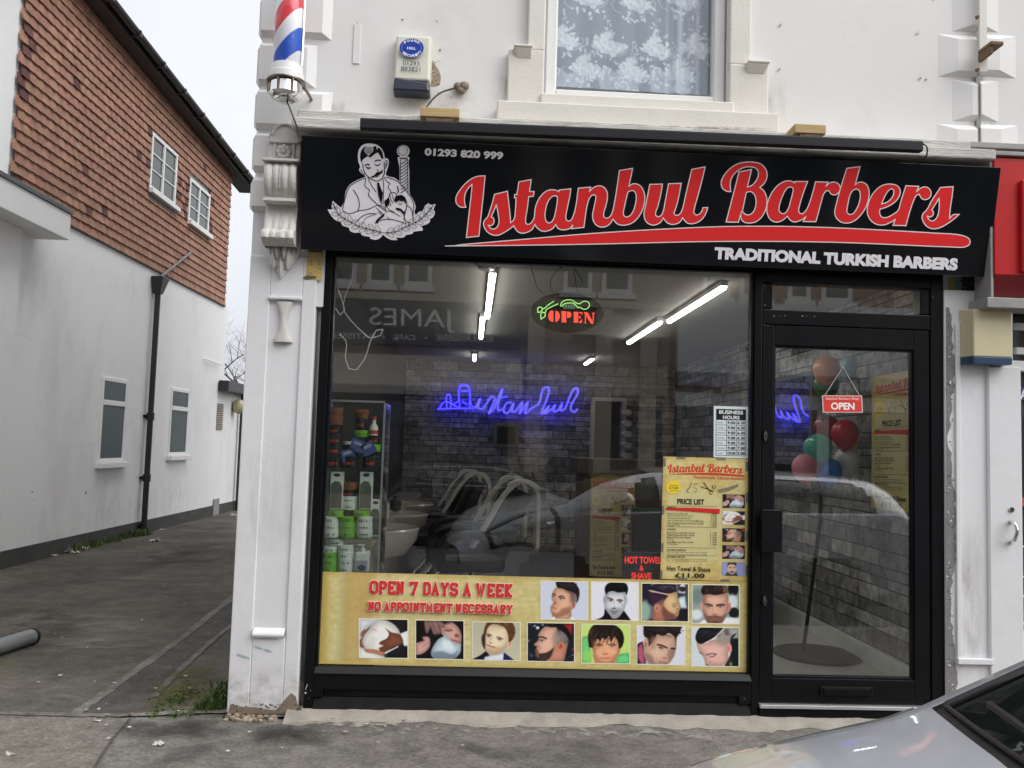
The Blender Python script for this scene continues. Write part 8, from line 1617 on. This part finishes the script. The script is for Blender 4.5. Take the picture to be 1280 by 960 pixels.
mtext(fl, 'JAMES', 463, 569, 390, 418.5, LT2, .0); mtext(fl, 'PATISSERIE', 404, 470, 419, 426, LT2, .0); mtext(fl, 'CAFE', 494, 520, 420.5, 427, LT2, .0); mtext(fl, 'BOULANGERIE', 546, 616, 421.5, 429.5, LT2, .0); fl.disc(481, 422.5, 1.3, 1.3, LT2); fl.disc(533, 424, 1.3, 1.3, LT2)
fl.build('lettering', M['ink'], js)
aw = thing('shop_awning', (0, OY+.5, 2.5), 'taupe awning under the bakery sign across the street', 'awning'); za = opx(600, 492)[1]; mb = MB(); mb.hexa([(xj0-3, OY+1.4, za), (xj1, OY+1.4, za), (xj1, OY+.23, zj0-.25), (xj0-3, OY+.23, zj0-.25), (xj0-3, OY+1.4, za+.03), (xj1, OY+1.4, za+.03), (xj1, OY+.23, zj0-.22), (xj0-3, OY+.23, zj0-.22)]); mb.build('canvas', mat('taupe_canvas', (.52, .48, .40), .9), aw); mb = MB(); mb.box(xj0-3, xj1, OY+1.38, OY+1.42, za-.14, za-.001); mb.build('valance', mat('pale_valance', (.45, .43, .38), .9), aw)
mb = MB(); mb.box(xj0-3, xj1-.2, OY+.003, OY+.03, .4, 3.0); mb.build('shop_window', M['dimglass'], obA)
xw0, zw1 = opx(845, 398); xw1, zw0 = opx(1092, 474)
wsg = thing('white_fascia', (6, OY+.2, zw0), 'wide white fascia with dark rounded letters across the street', 'sign'); mb = MB(); mb.box(xw0, xw1+3, OY+.002, OY+.25, zw0, zw1+.35); mb.build('panel', mat('white_fascia_panel', (.78, .80, .82), .4, var=.02), wsg)
mb = MB(); mb.box(xw0, xw1+3, OY+.002, OY+.3, zw0-.28, zw0-.001); mb.build('lower_band', mat('blue_grey_band', (.22, .25, .32), .4), wsg)
fl = Flat(OppP(OY+.255)); mtext(fl, 'age', 968, 1008, 436, 456, (64, 66, 70), .05); mtext(fl, 'P', 1012, 1030, 420, 440, (64, 66, 70), .05); mtext(fl, 'x', 926, 938, 436, 452, (40, 70, 110), .06); fl.build('lettering', M['ink'], wsg)
mb = MB(); mb.box(xw0, 13, OY+.003, OY+.03, .4, 2.4); mb.build('shop_window', M['dimglass'], obC); mb = MB(); mb.box(xw0, 13, OY+.001, OY+.06, 2.41, 2.7); mb.box(xw0+1, xw0+1.25, OY+.031, OY+.06, .4, 2.4); mb.box(xw0+3, xw0+3.25, OY+.031, OY+.06, .4, 2.4); mb.build('frame', M['upvc'], obC)
